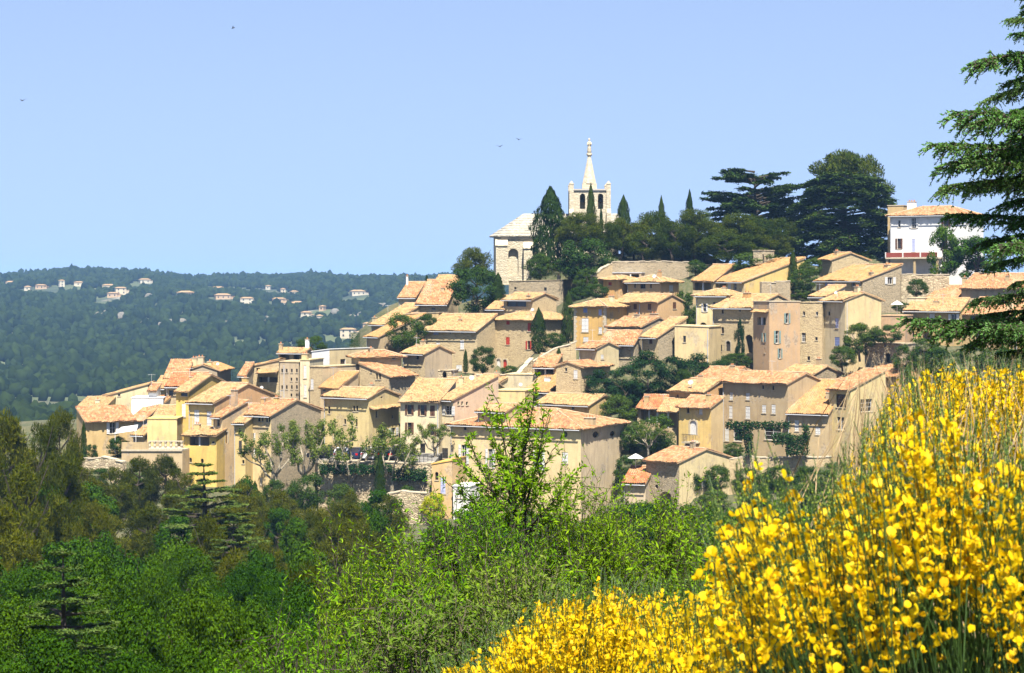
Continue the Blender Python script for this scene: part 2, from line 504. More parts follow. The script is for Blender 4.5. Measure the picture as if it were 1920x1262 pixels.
def add_window(root, to3, kind, shape, u0, u1, z0, z1, colr):
    """to3(u,z,d): d metres inwards. window > pane, shutter"""
    w, h = u1 - u0, z1 - z0
    dp = 0.24
    isdoor = kind in ('ad', 'dr')
    name = 'door' if isdoor else 'window'
    fr = MB()
    if kind in ('lg', 'ao'):
        # open loggia: deep dark room behind the opening with a back wall
        D = 1.6
        k = len(shape)
        for i in range(k):
            j = (i + 1) % k
            fr.poly((to3(*shape[i], .2), to3(*shape[j], .2), to3(*shape[j], D), to3(*shape[i], D)))
        fr.poly([to3(*p, D) for p in shape])
        o = fr.build('loggia' if kind == 'lg' else 'archway', WALL['taupe'], root)
        if kind == 'lg' and w > 1.6:
            for t in ([.5] if w < 3.2 else [.33, .67]):
                cb = MB(); uc = u0 + w * t
                a = to3(uc - .1, z0, .02); cb.obox(a, to3(uc + .1, z0, .02) - a, to3(uc - .1, z0, .24) - a, to3(uc - .1, z1, .02) - a)
                cb.build('post', PAINT['white'] if colr == 'white' else M_STONE_TRIM, o)
        return
    def bar(ua, ub, za, zb, da=.14, db=.2):
        a = to3(ua, za, da)
        fr.obox(a, to3(ub, za, da) - a, to3(ua, za, db) - a, to3(ua, zb, da) - a)
    if isdoor:
        # leaf with planks and a stone surround
        k = len(shape)
        c = ((u0 + u1) / 2, (z0 + z1) / 2)
        fr.poly([to3(*p, .12) for p in shape])
        for t in (.33, .66): bar(u0 + w * t - .015, u0 + w * t + .015, z0 + .05, z1 - (w / 2 if kind == 'ad' else .05), .09, .119)
        d = fr.build(name, PAINT[colr], root)
        s = MB()
        ring = shape[2:] + [shape[0]] if kind == 'ad' else [shape[1], shape[2], shape[3], shape[0]]
        cc = Vector((c[0], c[1]))
        pts = [shape[1]] + list(ring)
        for i in range(len(pts) - 1):
            p, q = Vector(pts[i]), Vector(pts[i + 1])
            po, qo = p + Vector((math.copysign(.16, p.x - cc.x), .16 if p.y > c[1] else 0)), q + Vector((math.copysign(.16, q.x - cc.x), .16 if q.y > c[1] else 0))
            if (q - p).length < .02: continue
            s.prism([to3(p.x, p.y, -.03), to3(q.x, q.y, -.03), to3(qo.x, qo.y, -.03), to3(po.x, po.y, -.03)], to3(p.x, p.y, .03) - to3(p.x, p.y, -.03))
        s.build('surround', M_STONE_TRIM, d)
        return
    t = .05 if w > .5 else .03
    bar(u0, u1, z0, z0 + t); bar(u0, u1, z1 - t, z1); bar(u0, u0 + t, z0 + t, z1 - t); bar(u1 - t, u1, z0 + t, z1 - t)
    if w > .55 and kind not in ('sc',):
        bar((u0 + u1) / 2 - .025, (u0 + u1) / 2 + .025, z0 + t, z1 - t)
    if h > 1.0 and kind not in ('sc',):
        for q in ((.5,) if h < 1.5 else (.36, .68)): bar(u0 + t, u1 - t, z0 + h * q - .018, z0 + h * q + .018, .15, .19)
    # sill
    a = to3(u0 - .08, z0 - .09, -.07)
    if kind != 'oc': fr.obox(a, to3(u1 + .08, z0 - .09, -.07) - a, to3(u0 - .08, z0 - .09, .0) - a, to3(u0 - .08, z0 - .005, -.07) - a, 1)
    fcol = PAINT['white'] if kind in ('w', 'so') and colr in ('white', 'blue', 'lilac', 'teal') else PAINT['brown'] if kind != 'd' else PAINT['dark']
    o = fr.build(name, [fcol, M_STONE_TRIM], root)
    pn = MB(); pn.poly([to3(*p, .195) for p in shape]); pn.build('pane', M_GLASS, o)
    if kind == 'sc':
        for s in (0, 1):
            sb = MB(); ua = u0 + .02 + s * w / 2; ub = u0 + (s + 1) * w / 2 - .01
            a = to3(ua, z0 + .02, .03); sb.obox(a, to3(ub, z0 + .02, .03) - a, to3(ua, z0 + .02, .07) - a, to3(ua, z1 - .02, .03) - a)
            for q in (.18, .5, .8):
                a = to3(ua + .03, z0 + h * q, .008); sb.obox(a, to3(ub - .03, z0 + h * q, .008) - a, to3(ua + .03, z0 + h * q, .028) - a, to3(ua + .03, z0 + h * q + .09, .008) - a)
            sb.build('shutter', PAINT[colr], o)
    if kind == 'so':
        sw = w * .5
        for s in (0, 1):
            sb = MB(); ua = u0 - sw - .03 if s == 0 else u1 + .03
            a = to3(ua, z0, -.085); sb.obox(a, to3(ua + sw, z0, -.085) - a, to3(ua, z0, -.04) - a, to3(ua, z1, -.085) - a)
            for q in (.15, .5, .82):
                a = to3(ua + .04, z0 + h * q, -.11); sb.obox(a, to3(ua + sw - .04, z0 + h * q, -.11) - a, to3(ua + .04, z0 + h * q, -.087) - a, to3(ua + .04, z0 + h * q + .09, -.11) - a)
            sb.build('shutter', PAINT[colr], o)

HOUSES = []
def h(z, name, label, xl, xc, xr, ye, yb, **k):
    d = dict(z=z, name=name, label=label, xl=zx(z, xl), xc=zx(z, xc), xr=zx(z, xr), ye=zy(z, ye), yb=zy(z, yb))
    d.update(k)
    Y = d.get('Y') or depth_of(d['yb'])
    d['Y'] = Y
    t = (d['xc'] - HX) / F
    d['th'] = R(d.get('th', 27)) + math.atan(t)
    c, s = math.cos(d['th']), math.sin(d['th'])
    C = pix(d['xc'], d['yb'], Y); d['C'] = C
    tl = (d['xl'] - HX) / F
    d['a'] = d.get('a') or max(1.0, (C.x - tl * Y) / (c + tl * s))
    if d.get('b') is None:
        tr = (d['xr'] - HX) / F
        d['b'] = max(1.2, (tr * Y - C.x) / (s - tr * c))
    d['H'] = (d['yb'] - d['ye']) * Y / F
    HOUSES.append(d)
    if d.get('cat') == 'attic': return
    for fx, fy in ((0, 0), (-.5, .35), (-1, 0), (0, .8), (-1, .8)):
        x = d['a'] * fx; y = min(d['b'], 9) * fy
        GROUND_PTS.append((C.x + x * c + y * s, Y - x * s + y * c, C.z - .35))

def build_house(d):
    C, th, a, b, H, Y = d['C'], d['th'], d['a'], d['b'], d['H'], d['Y']
    z = d['z']
    c, s = math.cos(th), math.sin(th)
    rng = np.random.default_rng(int(abs(C.x * 97 + Y * 13)) + 5)
    root = empty(d['name'], C, -th)
    tag(root, d['label'], d.get('cat', 'house'), d.get('group', 'village houses'))
    kind = d.get('roof', 'gx'); pt = math.tan(R(d.get('p', 17)))
    def zt(x, y):
        if kind == 'gx': return H + pt * (b / 2 - abs(y - b / 2))
        if kind == 'gy': return H + pt * (a / 2 - abs(x + a / 2))
        if kind == 'sl': return H + pt * y
        if kind == 'sh': return H - pt * y
        if kind == 'sr': return H + pt * (-x)
        if kind == 'sx': return H - pt * (-x)
        if kind == 'hip': return H + pt * min(b / 2 - abs(y - b / 2), a / 2 - abs(x + a / 2))
        return H + d.get('slant', 0) * (-x)
    def L3(u, zz, dd): return Vector((u, dd, zz))          # u = local x in [-a,0]
    def R3(u, zz, dd): return Vector((-dd, u, zz))         # u = local y in [0,b]
    def uL(px, py):
        t = (px - HX) / F
        dd = (C.x - t * Y) / (c + t * s)
        return -dd, (HY - py) / F * (Y + dd * s) - C.z
    def uR(px, py):
        t = (px - HX) / F
        dd = (t * Y - C.x) / (s - t * c)
        return dd, (HY - py) / F * (Y + dd * c) - C.z
    holes = {'L': [], 'R': []}; wins = []
    for wd in d.get('win', ()):
        f, x0, x1, y0, y1, kd = wd[:6]; colr = wd[6] if len(wd) > 6 else 'white'
        fn = uL if f == 'L' else uR
        u0, zb = fn(zx(z, x0), zy(z, y1)); u1, _ = fn(zx(z, x1), zy(z, y1)); _, zt1 = fn(zx(z, (x0 + x1) / 2), zy(z, y0))
        u0, u1 = min(u0, u1), max(u0, u1)
        lo, hi = (-a + .12, -.12) if f == 'L' else (.12, b - .12)
        u0, u1 = max(u0, lo), min(u1, hi)
        if u1 - u0 < .15: continue
        top = min(zt(u0, 0), zt(u1, 0)) if f == 'L' else min(zt(0, u0), zt(0, u1))
        zt1 = min(zt1, top - .12); zb = max(zb, .02)
        if zt1 - zb < .15: continue
        shp = opening_shape(kd, u0, u1, zb, zt1)
        holes[f].append(shp); wins.append((f, kd, shp, u0, u1, zb, zt1, colr))
    dn = -d.get('dn', 3.5)
    mb = MB()
    if kind in ('gy',): topL = [(0, zt(0, 0)), (-a / 2, zt(-a / 2, 0)), (-a, zt(-a, 0))]
    else: topL = [(0, zt(0, 0)), (-a, zt(-a, 0))]
    if kind == 'gx': topR = [(b, zt(0, b)), (b / 2, zt(0, b / 2)), (0, zt(0, 0))]
    else: topR = [(b, zt(0, b)), (0, zt(0, 0))]
    poly_holes(mb, [(-a, dn), (0, dn)] + topL, holes['L'], L3)
    poly_holes(mb, [(0, dn), (b, dn)] + topR, holes['R'], R3)
    # back and left walls
    mb.poly([(-a, 0, dn)] + [(-a, u, zt(-a, u)) for u in (0, b / 2, b)] + [(-a, b, dn)])
    mb.poly([(0, b, dn), (-a, b, dn)] + [(u, b, zt(u, b)) for u in (-a, -a / 2, 0)])
    for f, kd, shp, *_ in wins:       # reveals
        t3 = L3 if f == 'L' else R3
        k = len(shp)
        for i in range(k):
            p, q = shp[i], shp[(i + 1) % k]
            mb.poly((t3(*q, 0), t3(*p, 0), t3(*p, .2), t3(*q, .2)))
    wall_mat = WALL[d.get('wall', 'cream')]
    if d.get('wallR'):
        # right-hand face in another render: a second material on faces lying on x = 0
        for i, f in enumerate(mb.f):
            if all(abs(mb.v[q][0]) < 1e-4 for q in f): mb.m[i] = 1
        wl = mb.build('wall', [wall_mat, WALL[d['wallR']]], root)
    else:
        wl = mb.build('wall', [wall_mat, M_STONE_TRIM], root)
    for f, kd, shp, u0, u1, z0, z1, colr in wins:
        add_window(root, L3 if f == 'L' else R3, kd, shp, u0, u1, z0, z1, colr)
    if d.get('quoin'):
        for x in (-a, 0):
            q = MB()
            for i in range(int(H / .35)):
                w_ = .5 if i % 2 else .32
                x0 = -a - .03 if x < 0 else -w_
                q.box(x0, x0 + w_ + .03, -.03, .2, i * .35, i * .35 + .33)
            q.build('quoins', M_STONE_TRIM, root)
    # ---- roof
    V, Q, UVs = [], [], []
    slab = MB(); th_ = .13
    eo = d.get('eo', .62); go = .16
    def plane(P0, U, Vd, ulen, vlen, top=None, poly=None):
        P0, U, Vd = Vector(P0), Vector(U).normalized(), Vector(Vd).normalized()
        W = U.cross(Vd).normalized()
        tile_plane(V, Q, UVs, P0, U, Vd, W, ulen, top or (lambda u: vlen), rng=rng)
        pl = poly or [(0, 0.06), (ulen, 0.06), (ulen, vlen), (0, vlen)]
        pts = [P0 + U * u + Vd * v + W * .03 for u, v in pl]
        slab.prism([tuple(p) for p in pts][::-1], -W * th_)
    cosp = 1 / math.sqrt(1 + pt * pt)
    ridge = []
    if kind == 'gx':
        Lr = (b / 2 + eo) / cosp
        plane((-a - go, -eo, H - eo * pt), (1, 0, 0), (0, 1, pt), a + 2 * go, Lr)
        plane((go, b + eo, H - eo * pt), (-1, 0, 0), (0, -1, pt), a + 2 * go, Lr)
        ridge.append(((-a - go, b / 2, H + pt * b / 2), (go, b / 2, H + pt * b / 2)))
    elif kind == 'gy':
        Lr = (a / 2 + eo) / cosp
        plane((eo, -go, H - eo * pt), (0, 1, 0), (-1, 0, pt), b + 2 * go, Lr)
        plane((-a - eo, b + go, H - eo * pt), (0, -1, 0), (1, 0, pt), b + 2 * go, Lr)
        ridge.append(((-a / 2, -go, H + pt * a / 2), (-a / 2, b + go, H + pt * a / 2)))
    elif kind == 'sl':
        plane((-a - go, -eo, H - eo * pt), (1, 0, 0), (0, 1, pt), a + 2 * go, (b + eo + .15) / cosp)
        ridge.append(((-a - go, b + .1, H + pt * (b + .1)), (go, b + .1, H + pt * (b + .1))))
    elif kind == 'sh':
        plane((go, b + eo, H - pt * (b + eo)), (-1, 0, 0), (0, -1, pt), a + 2 * go, (b + eo + .15) / cosp)
        ridge.append(((-a - go, -.1, H + .1 * pt), (go, -.1, H + .1 * pt)))
    elif kind == 'sr':
        plane((eo, -go, H - eo * pt), (0, 1, 0), (-1, 0, pt), b + 2 * go, (a + eo + .15) / cosp)
    elif kind == 'sx':
        plane((-a - eo, b + go, H - pt * (a + eo)), (0, -1, 0), (1, 0, pt), b + 2 * go, (a + eo + .15) / cosp)
    elif kind == 'hip':
        A, B = a + 2 * eo, b + 2 * eo
        m = min(A, B) / 2; z0 = H - eo * pt; vl = m / cosp
        def trap(l):
            f = lambda u: max(.05, min(u, l - u, m)) / cosp
            pl = [(0.03, 0.06), (l - .03, 0.06), (l - m, vl), (m, vl)] if l > 2 * m + .05 else [(0.03, 0.06), (l - .03, 0.06), (l / 2, vl)]
            return f, pl
        fa, pa = trap(A); fb, pb = trap(B)
        plane((-a - eo, -eo, z0), (1, 0, 0), (0, 1, pt), A, vl, fa, pa)
        plane((eo, b + eo, z0), (-1, 0, 0), (0, -1, pt), A, vl, fa, pa)
        plane((eo, -eo, z0), (0, 1, 0), (-1, 0, pt), B, vl, fb, pb)
        plane((-a - eo, b + eo, z0), (0, -1, 0), (1, 0, pt), B, vl, fb, pb)
        zr = z0 + m * pt
        if A >= B: r0, r1 = (-a - eo + m, b / 2, zr), (eo - m, b / 2, zr)
        else: r0, r1 = (-a / 2, -eo + m, zr), (-a / 2, b + eo - m, zr)
        if (Vector(r0) - Vector(r1)).length > .2: ridge.append((r0, r1))
        (fl, fr_) = (r0, r1) if A >= B else (r0, r0)
        for e0, e1 in (((-a - eo, -eo, z0), fl), ((eo, -eo, z0), fr_), ((eo, b + eo, z0), r1), ((-a - eo, b + eo, z0), r0 if A >= B else r1)):
            ridge.append((e0, e1))
    rt = None
    if kind != 'flat':
        ns = len(V)
        SV = V + slab.v
        quads = Q
        sq = [tuple(i + ns for i in f) for f in slab.f if len(f) == 4]
        st = [tuple(i + ns for i in f) for f in slab.f if len(f) == 3]
        me = mesh_np('roof', SV, quads + sq, st, [TILE[d.get('tile', 'pale')], M_SOFFIT], [0] * len(quads) + [1] * (len(sq) + len(st)),
                     uv=UVs + [(0, 0)] * len(slab.v))
        rt = link('roof', me, root)
        rm = MB()
        for p, q in ridge:
            p, q = Vector(p) + Vector((0, 0, .09)), Vector(q) + Vector((0, 0, .09))
            n = max(2, int((q - p).length / .5)); pts = [p.lerp(q, i / n) + Vector((0, 0, rng.normal(0, .015))) for i in range(n + 1)]
            rm.tube(pts, .12, 6)
        if ridge: rm.build('ridge_tiles', d.get('ridgemat') or M_RIDGE, rt)
        # moulded eave cornice under the tiles
        if kind in ('gx', 'sl', 'hip'):
            cn = MB(); cn.box(-a + .01, -.01, -.16, -.002, H - .30, H - .17 - .16 * pt); cn.box(-a + .012, -.012, -.30, -.002, H - .17 - .16 * pt + .004, H - .075 - .3 * pt)
            cn.build('cornice', M_SOFFIT, root)
    else:
        cp = MB()
        cp.prism([(-a - .08, -.08, zt(-a, 0)), (.08, -.08, zt(0, 0)), (.08, b + .08, zt(0, 0)), (-a - .08, b + .08, zt(-a, 0))], (0, 0, .12))
        rt = cp.build('roof', WALL[d.get('wall', 'cream')] if not d.get('slabmat') else d['slabmat'], root)
    # ---- chimneys: (px, fraction of depth, height m, width m, style)
    for ch in d.get('chim', ()):
        px, fy, hh, ww = ch[:4]
        t = (zx(z, px) - HX) / F; v = fy * b
        x = (t * (Y + v * c) - C.x - v * s) / (c + t * s)
        x = min(max(x, -a + ww / 2), -ww / 2); zz = zt(x, v)
        cb = MB(); cb.box(x - ww / 2, x + ww / 2, v - ww * .4, v + ww * .4, zz - .4, zz + hh)
        cb.box(x - ww / 2 - .07, x + ww / 2 + .07, v - ww * .4 - .07, v + ww * .4 + .07, zz + hh, zz + hh + .08, 1)
        np_ = max(1, int(ww / .35))
        for i in range(np_):
            xx = x - ww / 2 + ww * (i + .5) / np_
            cb.lathe([(.1, 0), (.12, .05), (.09, .1), (.09, .26)], 7, (xx, v, zz + hh + .08), 2)
        cb.build('chimney', [WALL[ch[4]] if len(ch) > 4 else wall_mat, M_STONE_TRIM, M_CLAY], rt)
    # ---- things every old roof collects: an extra chimney, an aerial, a gutter
    rr2 = np.random.default_rng(int(abs(C.x * 31 + Y * 7)) + 1)
    if rt is not None and kind in ('gx', 'sl', 'hip', 'gy') and a > 3.5 and not d.get('chim') and rr2.uniform() < .6:
        x, v = -a * rr2.uniform(.2, .8), b * rr2.uniform(.3, .6); zz = zt(x, v); ww = rr2.uniform(.45, .8); hh = rr2.uniform(.5, 1.0)
        cb = MB(); cb.box(x - ww / 2, x + ww / 2, v - .25, v + .25, zz - .4, zz + hh); cb.box(x - ww / 2 - .06, x + ww / 2 + .06, v - .31, v + .31, zz + hh, zz + hh + .07, 1)
        for q in (-.14, .14): cb.lathe([(.09, 0), (.1, .05), (.08, .22)], 6, (x + q * ww * 1.4, v, zz + hh + .07), 2)
        cb.build('chimney', [wall_mat, M_STONE_TRIM, M_CLAY], rt)
    if rt is not None and kind in ('gx', 'sl', 'hip') and rr2.uniform() < .35:
        x, v = -a * rr2.uniform(.1, .9), b * rr2.uniform(.3, .5); zz = zt(x, v); hh = rr2.uniform(1.2, 2.0)
        ab = MB(); ab.tube([(x, v, zz - .2), (x, v, zz + hh)], .022, 4); ab.tube([(x - .5, v, zz + hh - .1), (x + .5, v, zz + hh - .1)], .016, 4)
        for q in range(6): ab.tube([(x - .45 + q * .18, v - .22, zz + hh - .1), (x - .45 + q * .18, v + .22, zz + hh - .1)], .011, 3)
        ab.build('aerial', M_ZINC, rt)
    if rt is not None and kind in ('gx', 'sl', 'hip') and rr2.uniform() < .55:
        gb = MB(); gz_ = H - eo * pt - .10
        gb.tube([(-a - .1, -eo - .07, gz_), (.1, -eo - .07, gz_ - .02)], .065, 6); gb.tube([(-a + .12, -eo - .05, gz_), (-a + .12, -.08, gz_ - .4), (-a + .12, -.08, -1)], .045, 5)
        gb.build('gutter', M_ZINC, root)
    for px, fy, rr in d.get('dish', ()):
        t = (zx(z, px) - HX) / F; v = fy * b
        x = (t * (Y + v * c) - C.x - v * s) / (c + t * s); x = min(max(x, -a), 0); zz = zt(x, v)
        db = MB(); db.tube([(x, v, zz - .1), (x, v, zz + .7)], .03, 5)
        n = 12; cen = Vector((x, v - .1, zz + .75)); nrm = Vector((.15, -.85, .5)).normalized()
        e1 = nrm.cross(Vector((0, 0, 1))).normalized(); e2 = nrm.cross(e1)
        ring = lambda r, o: [cen + (e1 * math.cos(6.2832 * k / n) + e2 * math.sin(6.2832 * k / n)) * r + nrm * o for k in range(n)]
        rr *= .72; r0, r1, r2 = ring(rr, .12), ring(rr * .6, .04), ring(.02, 0)
        for k in range(n):
            k2 = (k + 1) % n
            db.poly((r0[k], r0[k2], r1[k2], r1[k])); db.poly((r1[k], r1[k2], r2[k2], r2[k]))
        db.build('satellite_dish', PAINT['white'], rt)
    # ---- lean-to canopy roofs on a face: (face, x0, x1, y_top, out m)
    for f, x0, x1, yt, out in d.get('lean', ()):
        fn = uL if f == 'L' else uR
        u0, zz = fn(zx(z, x0), zy(z, yt)); u1, _ = fn(zx(z, x1), zy(z, yt)); u0, u1 = min(u0, u1), max(u0, u1)
        V2, Q2, T2 = [], [], []
        pl = .32
        t3 = L3 if f == 'L' else R3
        P0 = t3(u0, zz - pl * out, -out); U = (t3(u1, zz, 0) - t3(u0, zz, 0)).normalized(); Vd = (t3(u0, zz, 0) - P0).normalized()
        W = U.cross(Vd)
        if W.z < 0: W = -W
        ln = (t3(u0, zz, 0) - P0).length
        tile_plane(V2, Q2, T2, P0, U, Vd, W, u1 - u0, lambda u: ln, rng=rng)
        sl = MB(); sl.prism([tuple(P0 + U * uu + Vd * vv + W * .03) for uu, vv in ((0, .05), (u1 - u0, .05), (u1 - u0, ln - .01), (0, ln - .01))], -W * .1)
        n2 = len(V2)
        me = mesh_np('canopy_roof', V2 + sl.v, Q2 + [tuple(i + n2 for i in q) for q in sl.f], None, [TILE[d.get('tile', 'pale')], M_SOFFIT], [0] * len(Q2) + [1] * len(sl.f), uv=T2 + [(0, 0)] * len(sl.v))
        link('canopy_roof', me, root)
    # ---- drainpipe at given x on L
    for f, px in d.get('pipe', ()):
        fn = uL if f == 'L' else uR
        u, _ = fn(zx(z, px), d['ye']); t3 = L3 if f == 'L' else R3
        pb = MB(); pb.tube([t3(u, -.5, -.07), t3(u, H - .35, -.07)], .05, 6); pb.build('drainpipe', M_ZINC, root)
    d['root'] = root; d['fn'] = (uL, uR, L3, R3, zt)
    return root

M_RIDGE = simple_mat('ridge_clay', (.36, .24, .14), .9, .3, 5)
# ------------------------------------------------------------------ village houses (coordinates measured in enlarged crops of the photo)
S, U_ = 'stone_house', 'stucco_house'
# --- left tail of the village
h(1, U_, 'low tan house at the left end of the village with streaked orange roof', 88, 146, 490, 700, 950, th=74, roof='sr', p=21, wall='tan', tile='orange', b=None,
  win=[('R', 318, 358, 712, 792, 'so', 'white'), ('R', 320, 350, 850, 900, 'd')])
h(1, U_, 'low cottage with orange tiles and a white parapet behind the tan end house', 465, 560, 690, 690, 830, th=30, roof='sl', p=20, wall='white', tile='orange', Y=262, b=7)
h(1, U_, 'flat roofed low cream house above the tan end house', 100, 290, 300, 600, 700, th=12, roof='sl', p=8, wall='cream', tile='pale', Y=268, b=6, chim=[(235, .3, .5, .6)])
h(1, U_, 'long cream wall building with a slanting roof edge at the left skyline', 300, 585, 600, 445, 700, th=10, roof='sx', p=15, wall='cream', tile='pale', Y=274, b=5,
  win=[('L', 375, 392, 515, 530, 'd')])
h(1, U_, 'small cream box house with pale roof beside the slanting cream building', 625, 700, 702, 470, 700, th=12, roof='sl', p=14, wall='cream', Y=272, b=5)
h(1, U_, 'narrow white stair house with a tiny tiled roof in the left cluster', 590, 640, 645, 490, 700, th=12, roof='sl', p=14, wall='white', tile='orange', Y=267, b=3)
h(1, U_, 'pale house with a long white terrace edge above the orange cottage roof', 470, 690, 692, 545, 720, th=8, roof='flat', wall='white', Y=266, b=5)
h(1, S, 'tall narrow house with striped orange roof at the top of the left cluster', 700, 850, 866, 392, 720, th=12, roof='sl', p=24, wall='tan', tile='orange', Y=276, b=4.5,
  win=[('L', 715, 735, 410, 440, 'd'), ('L', 720, 745, 480, 520, 'd')])
h(1, S, 'brown gabled house with three chimneys beside the striped orange roof', 866, 1066, 1110, 345, 720, th=14, roof='gy', p=18, wall='taupe', tile='gold', Y=279, b=8,
  chim=[(910, .1, 1.3, .7, 'cream'), (952, .15, 1.2, .9, 'cream'), (1015, .25, .5, .6, 'cream')], dish=[(1085, .05, .3)])
h(1, U_, 'low house with bright red orange roof below the three chimneys', 712, 950, 975, 455, 720, th=14, roof='sl', p=20, wall='tan', tile='red', Y=268, b=4,
  win=[('L', 730, 760, 490, 530, 'd'), ('L', 790, 815, 480, 500, 'd')])
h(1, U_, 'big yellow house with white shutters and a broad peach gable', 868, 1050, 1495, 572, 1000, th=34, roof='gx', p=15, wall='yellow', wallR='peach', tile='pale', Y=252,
  win=[('L', 906, 940, 626, 726, 'sc', 'white'), ('L', 993, 1026, 636, 740, 'sc', 'white')], dish=[(1380, .9, .35)])
h(1, U_, 'narrow yellow wing with one white shutter left of the peach gable house', 780, 870, 880, 492, 1000, th=24, roof='gx', p=14, wall='yellow', tile='pale', Y=257, b=14,
  win=[('L', 820, 846, 582, 674, 'sc', 'white'), ('L', 815, 860, 500, 530, 'd')])
h(1, U_, 'yellow loggia annex with open dark gallery in front of the white shuttered house', 832, 1062, 1098, 800, 1140, th=24, roof='sl', p=12, wall='yellow', tile='pale', Y=247, b=3.4,
  win=[('L', 874, 1012, 800, 874, 'lg', 'white'), ('L', 870, 890, 958, 990, 'aw'), ('L', 952, 972, 965, 995, 'aw'), ('L', 1030, 1048, 845, 860, 'd')])
h(1, U_, 'windowless yellow block above the balustraded terrace', 580, 786, 800, 690, 900, th=10, roof='flat', wall='yellow', Y=253, b=5)
h(1, U_, 'pale tiled low house behind the windowless yellow block', 622, 782, 790, 672, 860, th=10, roof='sl', p=12, wall='cream', tile='pale', Y=259, b=5)
h(1, S, 'little stone hut with tiled roof beside the terrace balustrade', 482, 560, 582, 795, 900, th=25, roof='sl', p=14, wall='tan', tile='pale', Y=253, b=3)
h(1, U_, 'narrow orange house with a tall chimney right of the white shuttered house', 1040, 1102, 1170, 668, 1150, th=40, roof='sl', p=18, wall='yellow', wallR='ochre', tile='orange', Y=249, b=5,
  win=[('L', 1064, 1084, 682, 740, 'w'), ('R', 1120, 1140, 780, 860, 'dr', 'brown')], chim=[(1234, .55, 2.2, .7, 'peach')])
h(1, U_, 'long rusty roofed house between the peach gable and the stone gable', 1170, 1420, 1500, 640, 900, th=24, roof='gx', p=14, wall='ochre', tile='orange', Y=252.5, b=6)
h(1, U_, 'thin tall yellow house front with two dark narrow windows', 1184, 1262, 1275, 712, 1190, th=24, roof='sl', p=14, wall='yellow', tile='pale', Y=244, b=5,
  win=[('L', 1216, 1236, 755, 798, 'd'), ('L', 1216, 1238, 840, 918, 'sc', 'dark'), ('L', 1240, 1256, 975, 1000, 'd')])
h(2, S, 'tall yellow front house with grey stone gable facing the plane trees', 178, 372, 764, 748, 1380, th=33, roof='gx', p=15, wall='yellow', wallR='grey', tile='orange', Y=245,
  win=[('L', 268, 286, 762, 800, 'd'), ('L', 298, 310, 762, 800, 'd'), ('L', 332, 346, 765, 805, 'd'), ('L', 352, 364, 765, 805, 'd'), ('L', 214, 236, 892, 945, 'so', 'white'), ('L', 296, 320, 895, 940, 'w', 'white'),
       ('L', 214, 236, 1005, 1070, 'so', 'white'), ('L', 285, 300, 1245, 1300, 'sc', 'white'), ('R', 490, 520, 900, 950, 'w', 'white')])
# --- row rising behind the plane trees
h(2, S, 'stone building with slanting parapet and open attic at the village edge', 178, 432, 452, 315, 560, th=14, roof='sx', p=12, wall='stone', tile='pale', Y=284, b=6,
  win=[('L', 255, 285, 378, 410, 'd'), ('L', 275, 425, 450, 490, 'lg')], lean=[('L', 270, 432, 392, 1.6)])
h(2, U_, 'small red roofed shed at the far end of the slanting stone parapet', 118, 172, 180, 432, 560, th=15, roof='sl', p=20, wall='taupe', tile='orange', Y=280, b=4)
h(2, U_, 'cream house with a pale roof and attic gallery below the round bush', 430, 640, 700, 252, 560, th=22, roof='gx', p=17, wall='tan', tile='pale', Y=287,
  win=[('L', 440, 515, 262, 312, 'lg'), ('L', 548, 596, 268, 316, 'lg')], chim=[(392, .1, 1.0, .5), (698, .5, 1.3, .5, 'white')])
h(2, U_, 'tall tan facade with rows of small dark windows', 440, 590, 600, 335, 720, th=16, roof='flat', wall='tan', slant=.02, Y=268, b=6,
  win=[('L', x, x + 13, y, y + 30, 'd') for x in (452, 488, 528, 568) for y in (385, 515)] + [('L', x, x + 13, y, y + 26, 'd') for x in (525, 568) for y in (455, 580)], pipe=[('L', 474)])
h(2, U_, 'slim cream facade with tall white shutters beside the small window facade', 600, 675, 690, 318, 760, th=18, roof='flat', wall='cream', Y=265, b=6,
  win=[('L', 628, 650, 360, 460, 'sc', 'white'), ('L', 630, 650, 512, 610, 'sc', 'white')], chim=[(640, .1, .8, .8)])
h(2, S, 'stone corner building with long tan side wall in the middle row', 676, 780, 1006, 372, 800, th=38, roof='flat', wall='stone', wallR='tan', Y=262, b=9,
  win=[('L', 682, 705, 465, 548, 'sc', 'white'), ('L', 680, 692, 680, 720, 'd'), ('L', 735, 748, 690, 725, 'd'), ('R', 925, 945, 430, 445, 'd')])
h(2, U_, 'white walled house with a yellow side and a red framed window', 692, 832, 1002, 232, 560, th=42, roof='flat', wall='white', wallR='yellow', Y=281, b=9, slant=-.12,
  win=[('R', 918, 958, 308, 350, 'w', 'brown')])
h(2, S, 'stone house under a hipped roof with a frilled tile edge', 1005, 1070, 1400, 285, 820, th=72, roof='hip', p=19, wall='tan', wallR='stone', tile='orange', Y=268, b=None,
  win=[('R', 1122, 1142, 360, 400, 'w', 'white'), ('R', 1325, 1355, 290, 312, 'w', 'white'), ('L', 1020, 1040, 430, 460, 'd')])
h(2, S, 'stone house with a roof sloping right and a pair of slit windows', 1070, 1300, 1472, 440, 700, th=36, roof='sr', p=18, wall='stone', wallR='grey', tile='orange', Y=264, b=6,
  win=[('L', 1198, 1213, 422, 470, 'd'), ('L', 1222, 1237, 424, 470, 'd'), ('L', 1155, 1165, 400, 415, 'd')])
h(2, U_, 'low sheds with yellow lichen roof tucked behind the arcade house', 762, 905, 1000, 530, 760, th=25, roof='sl', p=16, wall='tan', tile='gold', Y=258.5, b=6, win=[('L', 780, 800, 545, 560, 'd')])
